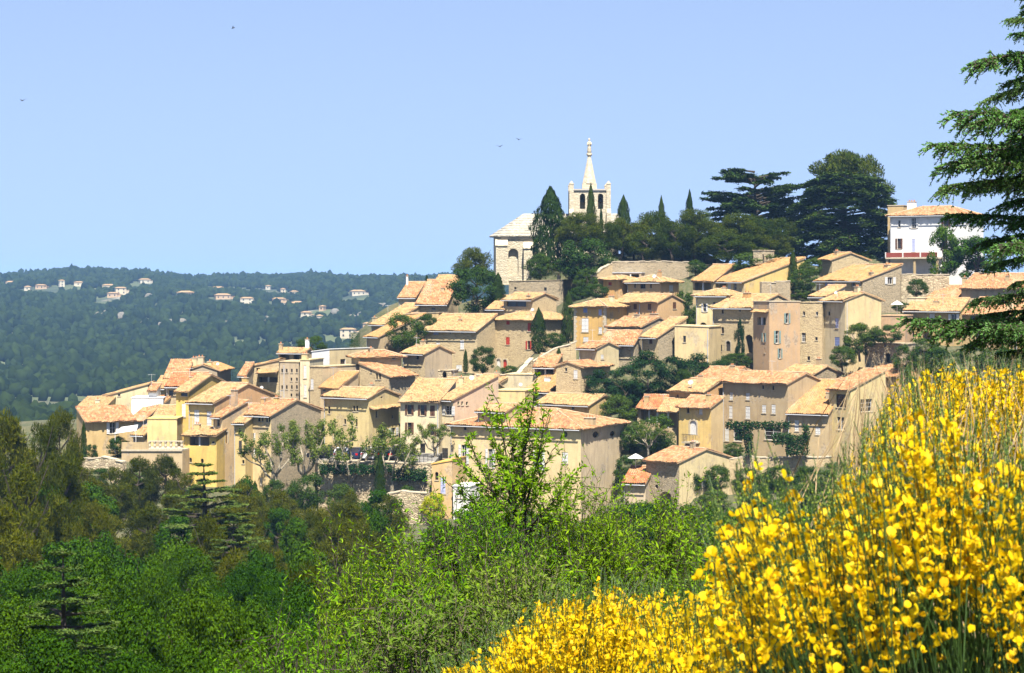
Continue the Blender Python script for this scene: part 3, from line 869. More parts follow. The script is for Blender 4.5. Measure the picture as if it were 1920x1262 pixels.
h(3, S, 'square stone tower house with small gable above the plane trees', 376, 540, 740, 718, 990, th=38, roof='gx', p=17, wall='stone', wallR='tan', tile='pale', Y=272,
  win=[('L', 474, 494, 730, 765, 'd'), ('L', 458, 470, 860, 892, 'd'), ('L', 535, 556, 955, 985, 'w')])
h(3, S, 'rough rock wall with a cave door under the grey stone house', 545, 735, 885, 850, 985, th=14, roof='flat', wall='rub', Y=274, b=4, cat='wall', group='garden walls',
  win=[('L', 668, 700, 835, 900, 'ao'), ('L', 620, 640, 905, 935, 'd')])
h(3, S, 'long grey stone house with pale roof and two white shutters', 525, 925, 1045, 548, 865, th=24, roof='sl', p=17, wall='stone', tile='pale', Y=288, b=7,
  win=[('L', 622, 650, 640, 690, 'sc', 'white'), ('L', 800, 828, 622, 690, 'sc', 'white'), ('L', 602, 640, 555, 582, 'sc', 'lilac'), ('L', 720, 732, 553, 575, 'd'), ('L', 806, 818, 550, 572, 'd'), ('L', 770, 812, 806, 850, 'sc', 'white')],
  chim=[(800, .45, .5, .5, 'peach')])
h(3, S, 'tall stone house with bright red shutters and a red arched door', 1042, 1350, 1552, 468, 848, th=36, roof='hip', p=19, wall='stone', tile='pale', Y=290, b=10,
  win=[('L', 1140, 1166, 458, 508, 'sc', 'red'), ('L', 1298, 1326, 496, 556, 'sc', 'red'), ('L', 1138, 1166, 600, 656, 'sc', 'red'), ('L', 1298, 1318, 628, 690, 'so', 'red'),
       ('L', 1070, 1100, 760, 842, 'ad', 'white'), ('L', 1118, 1146, 765, 842, 'ad', 'red')], dish=[(1340, .2, .35)])
h(3, U_, 'raised attic with a long glazed window above the red shuttered house', 1122, 1338, 1480, 318, 480, th=36, roof='gx', p=16, wall='stone', tile='pale', Y=294, b=6, cat='attic',
  win=[('L', 1146, 1288, 325, 374, 'w', 'brown'), ('R', 1325, 1345, 330, 360, 'd')], chim=[(1305, .05, .4, .5)])
h(3, U_, 'low pale roofed wing left of the glazed attic', 1000, 1130, 1140, 388, 560, th=22, roof='sl', p=17, wall='stone', tile='pale', Y=297, b=6)
h(3, S, 'grey stone barn with a slanting left edge under the church', 1160, 1560, 1572, 180, 420, th=14, roof='flat', wall='grey', Y=309, b=6, slant=-.02,
  win=[('L', 1200, 1216, 230, 248, 'd'), ('L', 1420, 1440, 232, 258, 'd')], chim=[(1530, .3, .7, .5)])
h(3, S, 'pale cottage with a white finial chimney at the left skyline', 345, 472, 480, 300, 480, th=14, roof='sl', p=20, wall='cream', tile='orange', Y=309, b=6, chim=[(356, .8, 1.4, .3, 'white')])
h(3, S, 'stone cottage with a broad orange roof and deep eave shadow at the skyline', 478, 706, 715, 345, 480, th=14, roof='sl', p=26, wall='stone', tile='orange', Y=305, b=7, eo=.7, win=[('L', 590, 616, 385, 398, 'd')])
h(3, U_, 'pale roofed house behind the round tree below the church', 575, 745, 760, 235, 420, th=14, roof='sl', p=18, wall='cream', tile='pale', Y=320, b=6)
h(3, S, 'lean-to house with a steep pale roof climbing right', 144, 275, 405, 500, 660, th=40, roof='sl', p=20, wall='taupe', tile='pale', Y=300, b=8, win=[('R', 362, 398, 458, 500, 'd')], chim=[(155, .05, .7, .5, 'cream')])
h(3, S, 'long lean-to with bright pale tiles and a brown side wall', 110, 210, 530, 590, 700, th=48, roof='sl', p=19, wall='taupe', tile='gold', Y=291, b=9)
h(3, S, 'little pale stone hut beside the round tree', 905, 1040, 1046, 322, 420, th=12, roof='flat', wall='stone', slant=-.1, Y=304, b=4, win=[('L', 840, 900, 360, 400, 'd')])
h(3, U_, 'brown stone wall house with no windows behind the wild bush', 400, 640, 700, 420, 560, th=20, roof='flat', wall='tan', Y=297, b=4, slant=-.05)
# --- row behind the parked cars
h(4, U_, 'cream house with a gabled right end and a round gable vent behind the parked cars', 32, 386, 622, 188, 660, th=33, roof='gx', p=15, wall='cream', tile='pale', Y=253,
  win=[('L', 64, 80, 262, 318, 'd'), ('L', 20, 40, 250, 305, 'dr', 'brown'), ('L', 262, 276, 256, 300, 'd'), ('L', 286, 300, 256, 300, 'd'), ('L', 280, 296, 360, 420, 'd'), ('L', 190, 206, 360, 400, 'd'),
       ('R', 410, 466, 545, 642, 'ad', 'brown'), ('R', 478, 494, 182, 200, 'oc'), ('R', 440, 455, 298, 350, 'd'), ('R', 568, 580, 330, 355, 'd'), ('R', 560, 596, 430, 490, 'so', 'white'), ('R', 568, 618, 540, 640, 'ad', 'lilac'), ('L', 60, 100, 565, 625, 'w', 'white')],
  lean=[('R', 386, 628, 268, .9)])
h(4, U_, 'cream house with brown open shutters behind the parked cars', 634, 938, 950, 218, 700, th=16, roof='sl', p=16, wall='cream', tile='pale', Y=251, b=8,
  win=[('L', 690, 722, 248, 326, 'so', 'brown'), ('L', 792, 824, 250, 332, 'so', 'brown'), ('L', 868, 906, 254, 338, 'sc', 'brown'), ('L', 690, 722, 388, 476, 'so', 'brown'), ('L', 868, 900, 402, 490, 'so', 'brown'), ('L', 708, 748, 556, 682, 'dr', 'brown'), ('L', 790, 830, 556, 640, 'd')],
  pipe=[('L', 930)])
h(4, U_, 'pink cream house with one white shuttered window next to the brown shutters', 940, 1052, 1285, 205, 700, th=36, roof='sl', p=15, wall='cream', wallR='pink', tile='pale', Y=251.5, b=10,
  win=[('L', 992, 1040, 258, 330, 'so', 'white'), ('R', 1085, 1100, 222, 250, 'd'), ('R', 1115, 1130, 222, 252, 'd'), ('R', 1152, 1168, 225, 252, 'd'), ('L', 960, 1010, 590, 670, 'sc', 'dark')])
h(4, U_, 'wide pale roof with white chimney block in the middle of the village', 900, 1240, 1290, 150, 400, th=18, roof='gx', p=15, wall='cream', tile='pale', Y=263, b=12, chim=[(1115, .3, .8, .6, 'cream')], dish=[(1200, .3, .45)])
h(5, U_, 'wide pale roof with lichen patches left of the cream parapet', 180, 480, 720, 110, 330, th=28, roof='gx', p=14, wall='cream', tile='pale', Y=272, b=10, chim=[(500, .5, .4, .5)])
h(5, U_, 'cream parapet terrace house above the big yellow house', 500, 740, 760, 150, 330, th=14, roof='flat', wall='cream', Y=261, b=5, dish=[(706, .3, .35)], win=[('L', 745, 775, 160, 200, 'w', 'white')])
h(5, U_, 'low house with a smooth orange roof and a grey stone verge', 735, 950, 1010, 150, 330, th=24, roof='sl', p=18, wall='white', wallR='grey', tile='gold', Y=266, b=8, win=[('L', 748, 800, 160, 205, 'w', 'white'), ('L', 850, 890, 165, 185, 'd')])
h(5, U_, 'small house with a slanting pale roof beside the dark garden trees', 1050, 1170, 1290, 120, 280, th=40, roof='gx', p=15, wall='cream', tile='pale', Y=272, b=6, dish=[(1125, .0, .5)], chim=[(1150, .3, .5, .4)])
h(5, U_, 'tan house with a plain gable beside the dark garden trees', 840, 1290, 1522, 262, 400, th=32, roof='gx', p=17, wall='tan', tile='pale', Y=257,
  win=[('L', 1135, 1160, 270, 305, 'd'), ('L', 930, 965, 265, 300, 'd')], chim=[])
h(5, U_, 'big yellow house with a low hipped roof and round attic windows', 112, 1212, 1616, 462, 1240, th=25, roof='hip', p=15, wall='yellow', wallR='tan', tile='orange', Y=239.5, b=13,
  win=[('L', 204, 246, 604, 764, 'so', 'white'), ('L', 430, 468, 640, 800, 'so', 'white'), ('L', 838, 884, 655, 815, 'so', 'white'), ('L', 1052, 1104, 668, 760, 'sc', 'white'), ('L', 222, 246, 430, 478, 'd'), ('L', 1062, 1100, 490, 540, 'oc'),
       ('R', 1312, 1368, 490, 550, 'oc'), ('R', 1458, 1506, 486, 542, 'oc'), ('R', 1525, 1545, 740, 800, 'd')], chim=[(1400, .3, .8, 1.2, 'tan')])
h(5, U_, 'raised attic box on the roof of the big yellow house', 342, 585, 700, 318, 420, th=30, roof='gx', p=16, wall='yellow', tile='pale', Y=244.5, b=5, cat='attic', dn=2.5, win=[('L', 442, 478, 338, 388, 'd')])
h(4, U_, 'ochre annex with a slanting parapet and tall grey shutters at the road bend', 882, 1040, 1060, 690, 1130, th=16, roof='flat', wall='ochre', slant=-.20, Y=236.5, b=6,
  win=[('L', 908, 934, 778, 842, 'aw'), ('L', 950, 990, 820, 950, 'sc', 'lilac')])
h(4, U_, 'white garage front under the big yellow house', 1050, 1180, 1190, 895, 1130, th=18, roof='flat', wall='white', Y=235, b=4, cat='garage', win=[('L', 1075, 1164, 905, 985, 'sc', 'white'), ('L', 1050, 1110, 1085, 1140, 'ao')])
# --- centre
h(6, U_, 'deep yellow house with pale quoins and blue attic shutters', 170, 450, 532, 578, 920, th=26, roof='hip', p=19, wall='ochre', tile='pale', Y=284, b=9, quoin=True,
  win=[('L', 250, 286, 592, 636, 'sc', 'blue'), ('L', 384, 412, 606, 660, 'sc', 'lilac'), ('L', 236, 296, 686, 806, 'sc', 'white'), ('L', 384, 414, 764, 822, 'sc', 'white'), ('L', 250, 296, 850, 892, 'sc', 'white')], chim=[(498, .5, .9, .7, 'cream')])
h(6, U_, 'pink house with brown shutters and a white cornered gable', 520, 908, 1138, 542, 790, th=32, roof='gx', p=16, wall='pink', wallR='pink', tile='pale', Y=287,
  win=[('L', 555, 580, 548, 606, 'sc', 'brown'), ('L', 690, 720, 552, 608, 'sc', 'brown'), ('L', 815, 846, 554, 612, 'sc', 'brown'), ('R', 1036, 1066, 546, 604, 'sc', 'brown'), ('L', 556, 590, 668, 700, 'aw'), ('R', 1005, 1046, 690, 715, 'd')], pipe=[('L', 745)])
h(6, U_, 'peach house with three small windows below the long grey wall', 636, 932, 1088, 362, 520, th=30, roof='hip', p=18, wall='pink', tile='pale', Y=301,
  win=[('L', 750, 796, 386, 426, 'w', 'brown'), ('L', 697, 710, 384, 420, 'd'), ('L', 836, 850, 386, 422, 'd'), ('R', 1004, 1040, 396, 452, 'sc', 'white')], dish=[(880, .0, .4)])
h(6, U_, 'small orange walled lodge with a pale pointed roof below the grey wall', 425, 560, 625, 340, 500, th=36, roof='hip', p=17, wall='peach', tile='pale', Y=304, b=5, win=[('L', 470, 500, 370, 400, 'sc', 'red')])
h(6, U_, 'dark open carport with a flat metal roof under the grey wall', 490, 760, 770, 290, 420, th=10, roof='flat', wall='taupe', Y=307, b=4, cat='carport', slabmat=M_ZINC, win=[('L', 510, 740, 300, 400, 'lg')])
h(6, S, 'low house with blue door and grey stone gable in the centre', 462, 764, 1060, 756, 960, th=36, roof='gx', p=16, wall='tan', wallR='grey', tile='orange', Y=276,
  win=[('L', 484, 522, 796, 836, 'sc', 'white'), ('L', 676, 706, 792, 866, 'sc', 'blue')], chim=[(720, .45, .5, .6), (870, .5, .5, .9, 'peach')])
h(6, S, 'small stone house with a shaded door and rough stone end wall', 766, 908, 1062, 842, 1020, th=40, roof='sl', p=22, wall='stone', wallR='grey', tile='pale', Y=271, b=6, win=[('L', 826, 858, 845, 910, 'dr', 'brown')])
h(6, U_, 'plain bright yellow block with a single dark window', 1052, 1352, 1362, 765, 1050, th=16, roof='flat', slant=.03, wall='yellow', Y=270, b=6, win=[('L', 1126, 1150, 840, 896, 'd')], pipe=[('L', 1342)])
h(6, S, 'low gabled outbuilding with a white window among garden walls', 215, 372, 512, 945, 1100, th=36, roof='gx', p=16, wall='cream', tile='orange', Y=267, b=5, win=[('R', 405, 430, 1005, 1045, 'sc', 'white')])
h(6, S, 'long low stone outbuilding with a dark shaded eave above garden trees', 400, 700, 712, 900, 1100, th=14, roof='sl', p=20, wall='grey', tile='orange', Y=271, b=4, eo=.9, win=[('L', 540, 575, 958, 1000, 'sc', 'white'), ('L', 700, 735, 940, 1000, 'dr', 'blue')])
h(6, S, 'stone cottage with a white door beside the dark garden trees', 12, 228, 440, 1108, 1275, th=30, roof='gy', p=17, wall='stone', tile='orange', Y=262, b=8, win=[('L', 165, 200, 1140, 1215, 'sc', 'white'), ('L', 90, 110, 1120, 1150, 'd'), ('R', 380, 416, 1140, 1215, 'sc', 'lilac')])
h(3, U_, 'open tiled carport with dark interior left of the small cypress', 1350, 1500, 1508, 815, 900, th=14, roof='sl', p=20, wall='taupe', tile='orange', Y=272, b=4, cat='carport', win=[('L', 1368, 1490, 820, 880, 'lg', 'white')])
h(3, U_, 'plain pale garden building below the red arched door', 1140, 1430, 1440, 880, 960, th=14, roof='flat', wall='cream', Y=274, b=5)
# --- right centre
h(7, U_, 'house with white shuttered window and arched cellar on the steep lane', 22, 285, 300, 508, 850, th=18, roof='hip', p=18, wall='cream', tile='pale', Y=283, b=8,
  win=[('L', 84, 108, 584, 652, 'so', 'white'), ('L', 166, 186, 570, 588, 'd'), ('L', 54, 114, 742, 800, 'ao')])
h(7, U_, 'long golden roofed house with a slanting yellow side wall below the cedars', 172, 430, 750, 392, 620, th=44, roof='sl', p=15, wall='cream', wallR='yellow', tile='gold', Y=293, b=13,
  win=[('L', 340, 366, 402, 470, 'w', 'white'), ('L', 290, 318, 410, 470, 'sc', 'white'), ('L', 215, 280, 400, 470, 'lg')])
h(7, U_, 'golden roofed verandah house left of the slanting yellow wall', -5, 172, 200, 388, 560, th=20, roof='sl', p=15, wall='tan', tile='gold', Y=296, b=9, win=[('L', 10, 150, 392, 470, 'lg')])
h(7, S, 'wide stone house with an arched doorway behind the ivy column', 164, 506, 880, 612, 1010, th=34, roof='gx', p=16, wall='stone', tile='pale', Y=275, b=12,
  win=[('L', 276, 314, 898, 984, 'ad', 'dark'), ('L', 236, 258, 782, 834, 'w', 'brown'), ('L', 226, 242, 930, 985, 'd'), ('L', 240, 256, 622, 668, 'd'), ('L', 385, 400, 625, 650, 'd'), ('L', 440, 500, 845, 1000, 'ao')], chim=[(455, .35, .7, .9, 'peach')])
h(7, U_, 'tall weathered ochre tower house with blue grey shutters', 506, 642, 902, 568, 1175, th=54, roof='flat', wall='tower', wallR='tower', Y=268, b=None, slabmat=M_STONE_TRIM,
  win=[('L', 540, 612, 700, 762, 'lg'), ('L', 590, 606, 832, 905, 'so', 'teal'), ('R', 780, 804, 664, 748, 'so', 'teal'), ('R', 695, 722, 812, 918, 'so', 'teal'), ('R', 722, 740, 962, 1044, 'so', 'teal'), ('L', 600, 606, 955, 1000, 'd')],
  lean=[('L', 512, 640, 640, .7)])
h(7, S, 'flat topped grey stone tower between the ochre and the cream houses', 900, 1090, 1108, 575, 1090, th=14, roof='flat', wall='stone', Y=271, b=6,
  win=[('L', 926, 944, 650, 684, 'w', 'white'), ('L', 1036, 1054, 652, 686, 'w', 'white'), ('L', 916, 950, 830, 906, 'w', 'white'), ('L', 1030, 1050, 866, 892, 'd'), ('L', 964, 986, 1028, 1062, 'd')])
h(7, U_, 'tall cream gabled house with lilac windows', 1090, 1286, 1588, 550, 1090, th=50, roof='gx', p=17, wall='cream', wallR='yellow', tile='pale', Y=268, b=None,
  win=[('L', 1140, 1156, 650, 682, 'd'), ('L', 1200, 1226, 706, 790, 'sc', 'lilac'), ('L', 1194, 1236, 866, 940, 'sc', 'blue')], pipe=[('R', 1296)], dish=[(1215, .1, .35)])
h(7, S, 'big grey stone house with a slanting golden roof and a white drainpipe', 1040, 1432, 1760, 382, 640, th=46, roof='sl', p=16, wall='stone', wallR='grey', tile='gold', Y=285, b=None,
  win=[('L', 1112, 1200, 398, 440, 'sc', 'blue'), ('L', 1336, 1364, 388, 438, 'w', 'white'), ('R', 1640, 1684, 360, 418, 'so', 'white')], chim=[(1530, .25, .5, .6), (1640, .75, .5, .8, 'cream')], pipe=[('L', 1410)])
h(7, S, 'small stone gabled house under the great cedar', 1060, 1172, 1482, 208, 420, th=46, roof='gx', p=15, wall='stone', tile='gold', Y=301, b=None, chim=[(1212, .3, .6, .7)])
h(7, U_, 'small dark walled shed with pale roof left of the cream gable', 990, 1130, 1210, 518, 700, th=30, roof='sl', p=16, wall='taupe', tile='pale', Y=278, b=5)
h(7, S, 'ruined stone turret with a small dark doorway below the cedars', 505, 600, 625, 135, 330, th=30, roof='flat', wall='rub', Y=303, b=3, win=[('L', 582, 598, 165, 240, 'd')])
# --- white house and the right edge
h(9, U_, 'white house with a red balcony on the right hilltop', 382, 900, 960, 212, 690, th=16, roof='hip', p=18, wall='white', tile='orange', Y=304, b=8,
  win=[('L', 434, 450, 256, 302, 'w', 'white'), ('L', 524, 552, 240, 308, 'so', 'white'), ('L', 430, 452, 376, 444, 'so', 'brown'), ('L', 524, 548, 380, 464, 'sc', 'lilac'), ('L', 735, 764, 240, 300, 'so', 'brown'), ('L', 730, 760, 380, 450, 'sc', 'brown')],
  chim=[(525, .5, 1.4, 1.2, 'white')])
h(9, U_, 'small grey roof terrace box at the left end of the white house', 366, 470, 490, 160, 480, th=16, roof='flat', wall='tan', Y=313, b=4, cat='terrace', slabmat=M_STONE_TRIM)
h(9, U_, 'orange roofed house with a cream chimney under the cedar boughs', 620, 900, 980, 770, 900, th=24, roof='gx', p=18, wall='tan', tile='orange', Y=284, b=11, chim=[(872, .5, 1.2, .6, 'cream')])
h(9, U_, 'tan house with a pale lean roof and white shutters at the right edge', 476, 842, 860, 846, 1060, th=14, roof='sl', p=17, wall='tan', tile='pale', Y=274, b=5,
  win=[('L', 784, 818, 872, 915, 'so', 'white'), ('L', 520, 540, 985, 1025, 'w', 'white'), ('L', 640, 676, 868, 900, 'sc', 'white'), ('L', 595, 660, 990, 1060, 'ao')], pipe=[('L', 482)])
h(9, U_, 'small cream parapet block above the tan lean roof', 495, 612, 620, 768, 900, th=14, roof='flat', wall='cream', Y=280, b=4)
h(9, S, 'long stone house with small windows behind the lowest cedar bough', 842, 1205, 1262, 872, 1100, th=22, roof='sl', p=17, wall='tan', tile='orange', Y=271, b=7,
  win=[('L', 944, 978, 975, 1035, 'd'), ('L', 1078, 1100, 985, 1035, 'w', 'white'), ('L', 910, 940, 885, 920, 'd')])
h(9, U_, 'far right house with blue shutters half hidden by the cedar', 850, 1290, 1330, 700, 860, th=14, roof='sl', p=16, wall='tan', tile='orange', Y=280, b=7, win=[('L', 1005, 1030, 668, 682, 'sc', 'blue')])
h(9, U_, 'yellow end house at the right frame edge below the cedar', 1210, 1400, 1450, 900, 1120, th=22, roof='sl', p=16, wall='yellow', tile='pale', Y=268, b=7)
h(9, S, 'low ruined stone wall with a dark arched niche beside the broom', 215, 500, 520, 1072, 1200, th=14, roof='flat', wall='rub', Y=262, b=4, cat='wall', group='garden walls', win=[('L', 352, 384, 1128, 1195, 'ao')])
h(9, U_, 'low terrace block under the trimmed hedge at the right', 325, 480, 492, 885, 1050, th=12, roof='flat', wall='peach', Y=271, b=5, cat='terrace')
# --- lower right
h(8, U_, 'low pink walled house with a dish and a pale overlapping roof', 276, 520, 640, 345, 560, th=30, roof='gx', p=16, wall='peach', tile='pale', Y=254, b=9, win=[('L', 326, 342, 368, 420, 'sc', 'brown'), ('L', 428, 440, 372, 388, 'd')], dish=[(430, .1, .45)])
h(8, U_, 'pale roofed house behind the pink wall below the ochre tower', 465, 700, 770, 255, 480, th=24, roof='gx', p=15, wall='tan', tile='orange', Y=259, b=9)
h(8, U_, 'yellow house with a white arched door and balcony', 342, 566, 650, 452, 815, th=32, roof='sl', p=20, wall='yellow', wallR='tan', tile='orange', Y=248, b=None,
  win=[('L', 418, 466, 548, 648, 'ad', 'white'), ('L', 398, 416, 456, 496, 'd'), ('L', 482, 506, 454, 506, 'sc', 'white'), ('L', 385, 465, 700, 806, 'ad', 'lilac')])
h(8, U_, 'long taupe house with white shutters above the ivy pergola', 648, 1098, 1338, 290, 815, th=34, roof='gx', p=16, wall='taupe', wallR='taupe', tile='orange', Y=250,
  win=[('L', 694, 716, 354, 406, 'sc', 'white'), ('L', 808, 832, 358, 404, 'sc', 'white'), ('L', 690, 714, 446, 534, 'sc', 'white'), ('L', 804, 836, 450, 536, 'sc', 'white'), ('L', 918, 946, 440, 496, 'sc', 'white'), ('L', 984, 1012, 438, 500, 'sc', 'white'),
       ('L', 920, 932, 306, 330, 'd'), ('L', 990, 1002, 308, 336, 'd'), ('L', 660, 690, 600, 690, 'sc', 'white'), ('L', 935, 1050, 600, 680, 'w', 'white'), ('L', 720, 780, 610, 690, 'w', 'white'), ('L', 600, 650, 715, 800, 'sc', 'white')], pipe=[('L', 652)])
h(8, U_, 'low tan house with a smooth orange lean-to roof beside the taupe gable', 1098, 1382, 1400, 492, 820, th=18, roof='sl', p=24, wall='tan', tile='gold', Y=247, b=8,
  win=[('L', 1144, 1172, 546, 622, 'sc', 'white'), ('L', 1288, 1322, 596, 646, 'sc', 'white'), ('L', 1295, 1306, 500, 520, 'd')])
h(8, U_, 'narrow cream tower with a brown window behind the broom', 1384, 1532, 1740, 330, 820, th=38, roof='sl', p=17, wall='cream', tile='orange', Y=246, b=7,
  win=[('L', 1432, 1500, 366, 456, 'w', 'brown'), ('L', 1438, 1490, 524, 612, 'w', 'white'), ('R', 1600, 1680, 400, 490, 'w', 'white')])
h(8, U_, 'pink gabled house with a small dormer right of the ochre tower', 1345, 1580, 1850, 300, 460, th=30, roof='gy', p=17, wall='peach', tile='orange', Y=258, b=9, win=[('L', 1575, 1580, 200, 245, 'd'), ('L', 1490, 1530, 230, 260, 'sc', 'brown')])
h(8, U_, 'pale roofed house with a bush on its edge under the stone tower', 1040, 1260, 1345, 235, 420, th=30, roof='gx', p=15, wall='tan', wallR='grey', tile='pale', Y=260, b=8)
h(8, U_, 'wide orange roof half hidden by the tall broom stalks', 1640, 1850, 1900, 240, 460, th=22, roof='gx', p=15, wall='peach', tile='orange', Y=257, b=9)
h(8, S, 'rough grey stone house front with an arched lean-to behind the broom', 116, 345, 650, 835, 1180, th=40, roof='gx', p=14, wall='grey', wallR='cream', tile='orange', Y=238, b=10,
  win=[('L', 205, 300, 1040, 1120, 'ao'), ('L', 178, 200, 992, 1020, 'oc'), ('R', 500, 540, 970, 1010, 'sc', 'white')])
h(8, U_, 'open porch with a red tiled roof among the garden trees', 55, 270, 285, 460, 600, th=14, roof='sl', p=18, wall='tan', tile='red', Y=256, b=4, cat='porch', win=[('L', 80, 250, 475, 560, 'lg')])
h(8, U_, 'second open porch with a pale roof beside the yellow balcony house', 200, 336, 345, 480, 640, th=14, roof='sl', p=17, wall='tan', tile='pale', Y=252, b=4, cat='porch', win=[('L', 210, 325, 488, 600, 'lg')])
h(8, U_, 'low rust roofed shed below the round window house', -40, 112, 120, 975, 1100, th=14, roof='sl', p=20, wall='tan', tile='red', Y=239, b=4)
# ------------------------------------------------------------------ trees: where they stand (built further down; they also shape the ground)
TREES = []     # kind, px, py_top, py_base, Y, width px, label, group
def tr(kind, px, top, base, Y, w, label, group=None):
    TREES.append((kind, px, top, base, Y, w, label, group))
    p = pix(px, base, Y)
    GROUND_PTS.append((p.x, p.y, p.z))

WOODX = {'oak': 'leafy dark green oak in the wood below the village', 'pine': 'olive brown pine in the wood below the village'}
rw = np.random.default_rng(3)
def wood(kind, px, top, Y, w, hh, label=None):
    if Y < 175 and px > 130: top += rw.uniform(-34, 30); w *= rw.uniform(.78, 1.0); hh *= 1.15
    base = top + hh / Y * F
    zone = ('at the left frame edge' if px < 140 else 'below the left cluster' if px < 480 else 'below the plane trees' if px < 830 else 'below the round window house' if px < 1250 else 'behind the broom')
    dist = 'in the near wood ' if Y < 100 else 'in the middle wood ' if Y < 165 else 'in the upper wood '
    nm = {'oak': 'leafy dark green oak ', 'pine': 'olive brown pine '}[kind]
    tr('oak_near' if kind == 'oak' and Y < 110 else kind, px, top, base, Y, w, nm + dist + zone, 'trees in the wood below the village')
# dark tall pines at the left frame edge
for px, top, Y, w, hh in ((10, 765, 168, 150, 15), (75, 775, 178, 130, 14), (112, 757, 190, 90, 12), (-60, 770, 160, 160, 16), (45, 850, 150, 170, 13), (120, 835, 165, 110, 11), (-10, 930, 135, 170, 12)):
    wood('pine', px, top, Y, w, hh, None)
# wood rows: (Y, top row px, kinds pattern)
for px, top, Y, w, hh, k in (
    (170, 905, 205, 110, 7, 'oak'), (215, 868, 216, 95, 7, 'pine'), (262, 852, 222, 80, 7, 'pine'), (310, 850, 222, 80, 7, 'pine'), (345, 880, 218, 80, 7, 'pine'), (150, 870, 214, 80, 6, 'pine'), (455, 905, 220, 90, 6, 'pine'), (520, 930, 216, 90, 6, 'pine'),
    (590, 945, 205, 120, 7, 'pine'), (650, 935, 200, 130, 8, 'pine'), (700, 960, 195, 110, 7, 'pine'), (560, 985, 180, 130, 8, 'pine'), (640, 1000, 165, 150, 8, 'pine'),
    (90, 900, 175, 150, 9, 'oak'), (210, 955, 180, 120, 8, 'pine'), (150, 940, 165, 130, 9, 'oak'), (280, 940, 185, 120, 8, 'pine'), (440, 985, 180, 110, 7, 'pine'), (330, 985, 172, 110, 7, 'oak'), (500, 1000, 160, 120, 8, 'pine'),
    (30, 985, 130, 170, 9, 'pine'), (130, 1000, 125, 160, 8, 'oak'), (240, 1010, 120, 170, 9, 'oak'), (345, 1020, 118, 150, 8, 'oak'), (430, 1035, 125, 130, 8, 'pine'), (520, 1045, 120, 150, 8, 'oak'), (600, 1050, 118, 140, 8, 'pine'), (680, 1030, 130, 150, 8, 'pine'),
    (60, 1055, 95, 190, 8, 'oak'), (190, 1060, 90, 200, 8, 'oak'), (300, 1065, 88, 190, 8, 'oak'), (400, 1075, 90, 180, 8, 'oak'), (490, 1075, 92, 160, 8, 'oak'), (570, 1085, 95, 160, 8, 'pine'), (660, 1100, 90, 180, 8, 'oak'),
    (20, 1120, 70, 230, 7, 'oak'), (250, 1110, 66, 240, 7, 'oak'), (380, 1115, 64, 240, 7, 'oak'), (480, 1130, 66, 220, 7, 'oak'), (560, 1160, 68, 200, 7, 'oak'),
    (90, 1180, 54, 260, 6, 'oak'), (240, 1190, 50, 260, 6, 'oak'), (360, 1185, 50, 260, 6, 'oak'), (460, 1215, 48, 260, 6, 'oak'), (-20, 1190, 50, 260, 6, 'oak'),
    (780, 985, 170, 130, 7, 'pine'), (860, 990, 150, 140, 7, 'oak'), (960, 985, 150, 150, 7, 'oak'), (1080, 965, 170, 150, 8, 'oak'), (1180, 935, 190, 110, 8, 'oak'), (1240, 935, 185, 110, 8, 'oak'), (1330, 960, 160, 150, 8, 'oak'), (1450, 930, 170, 150, 9, 'oak'), (1580, 900, 180, 150, 9, 'oak')):
    wood(k, px, top, Y, w, hh)
# more trees closing the gaps of the wood
for i in range(60):
    Yw = [222, 205, 190, 172, 152, 135, 118, 102, 86][i % 9] + rw.uniform(-6, 6)
    top = np.interp(Yw, [55, 66, 90, 120, 150, 180, 205, 225], [1190, 1125, 1080, 1035, 1005, 975, 945, 915]) + rw.uniform(-38, 22)
    pxw = rw.uniform(-40, 760) if Yw < 200 else rw.uniform(120, 820)
    wood('oak' if rw.uniform() < (.35 if Yw > 130 else .75) else 'pine', pxw, top, Yw, rw.uniform(105, 150) * 140 / Yw * .9, rw.uniform(6, 8.5))
for i in range(34):
    Yw = rw.uniform(150, 226); pxw = rw.uniform(820, 1900)
    top = np.interp(Yw, [150, 226], [985, 925]) + rw.uniform(-10, 30) - (25 if pxw > 1500 else 0)
    wood('oak', pxw, top, Yw, rw.uniform(90, 130), rw.uniform(6, 8))
tr('cedar_young', 382, 862, 1085, 150, 230, 'young cedar with flat tiers in front of the loggia house')
tr('cedar_young', 437, 960, 1125, 135, 120, 'thin pale cedar behind the tiered young cedar')
tr('cedar_young', 118, 1020, 1420, 62, 300, 'young cedar with pale layered boughs at the lower left corner')

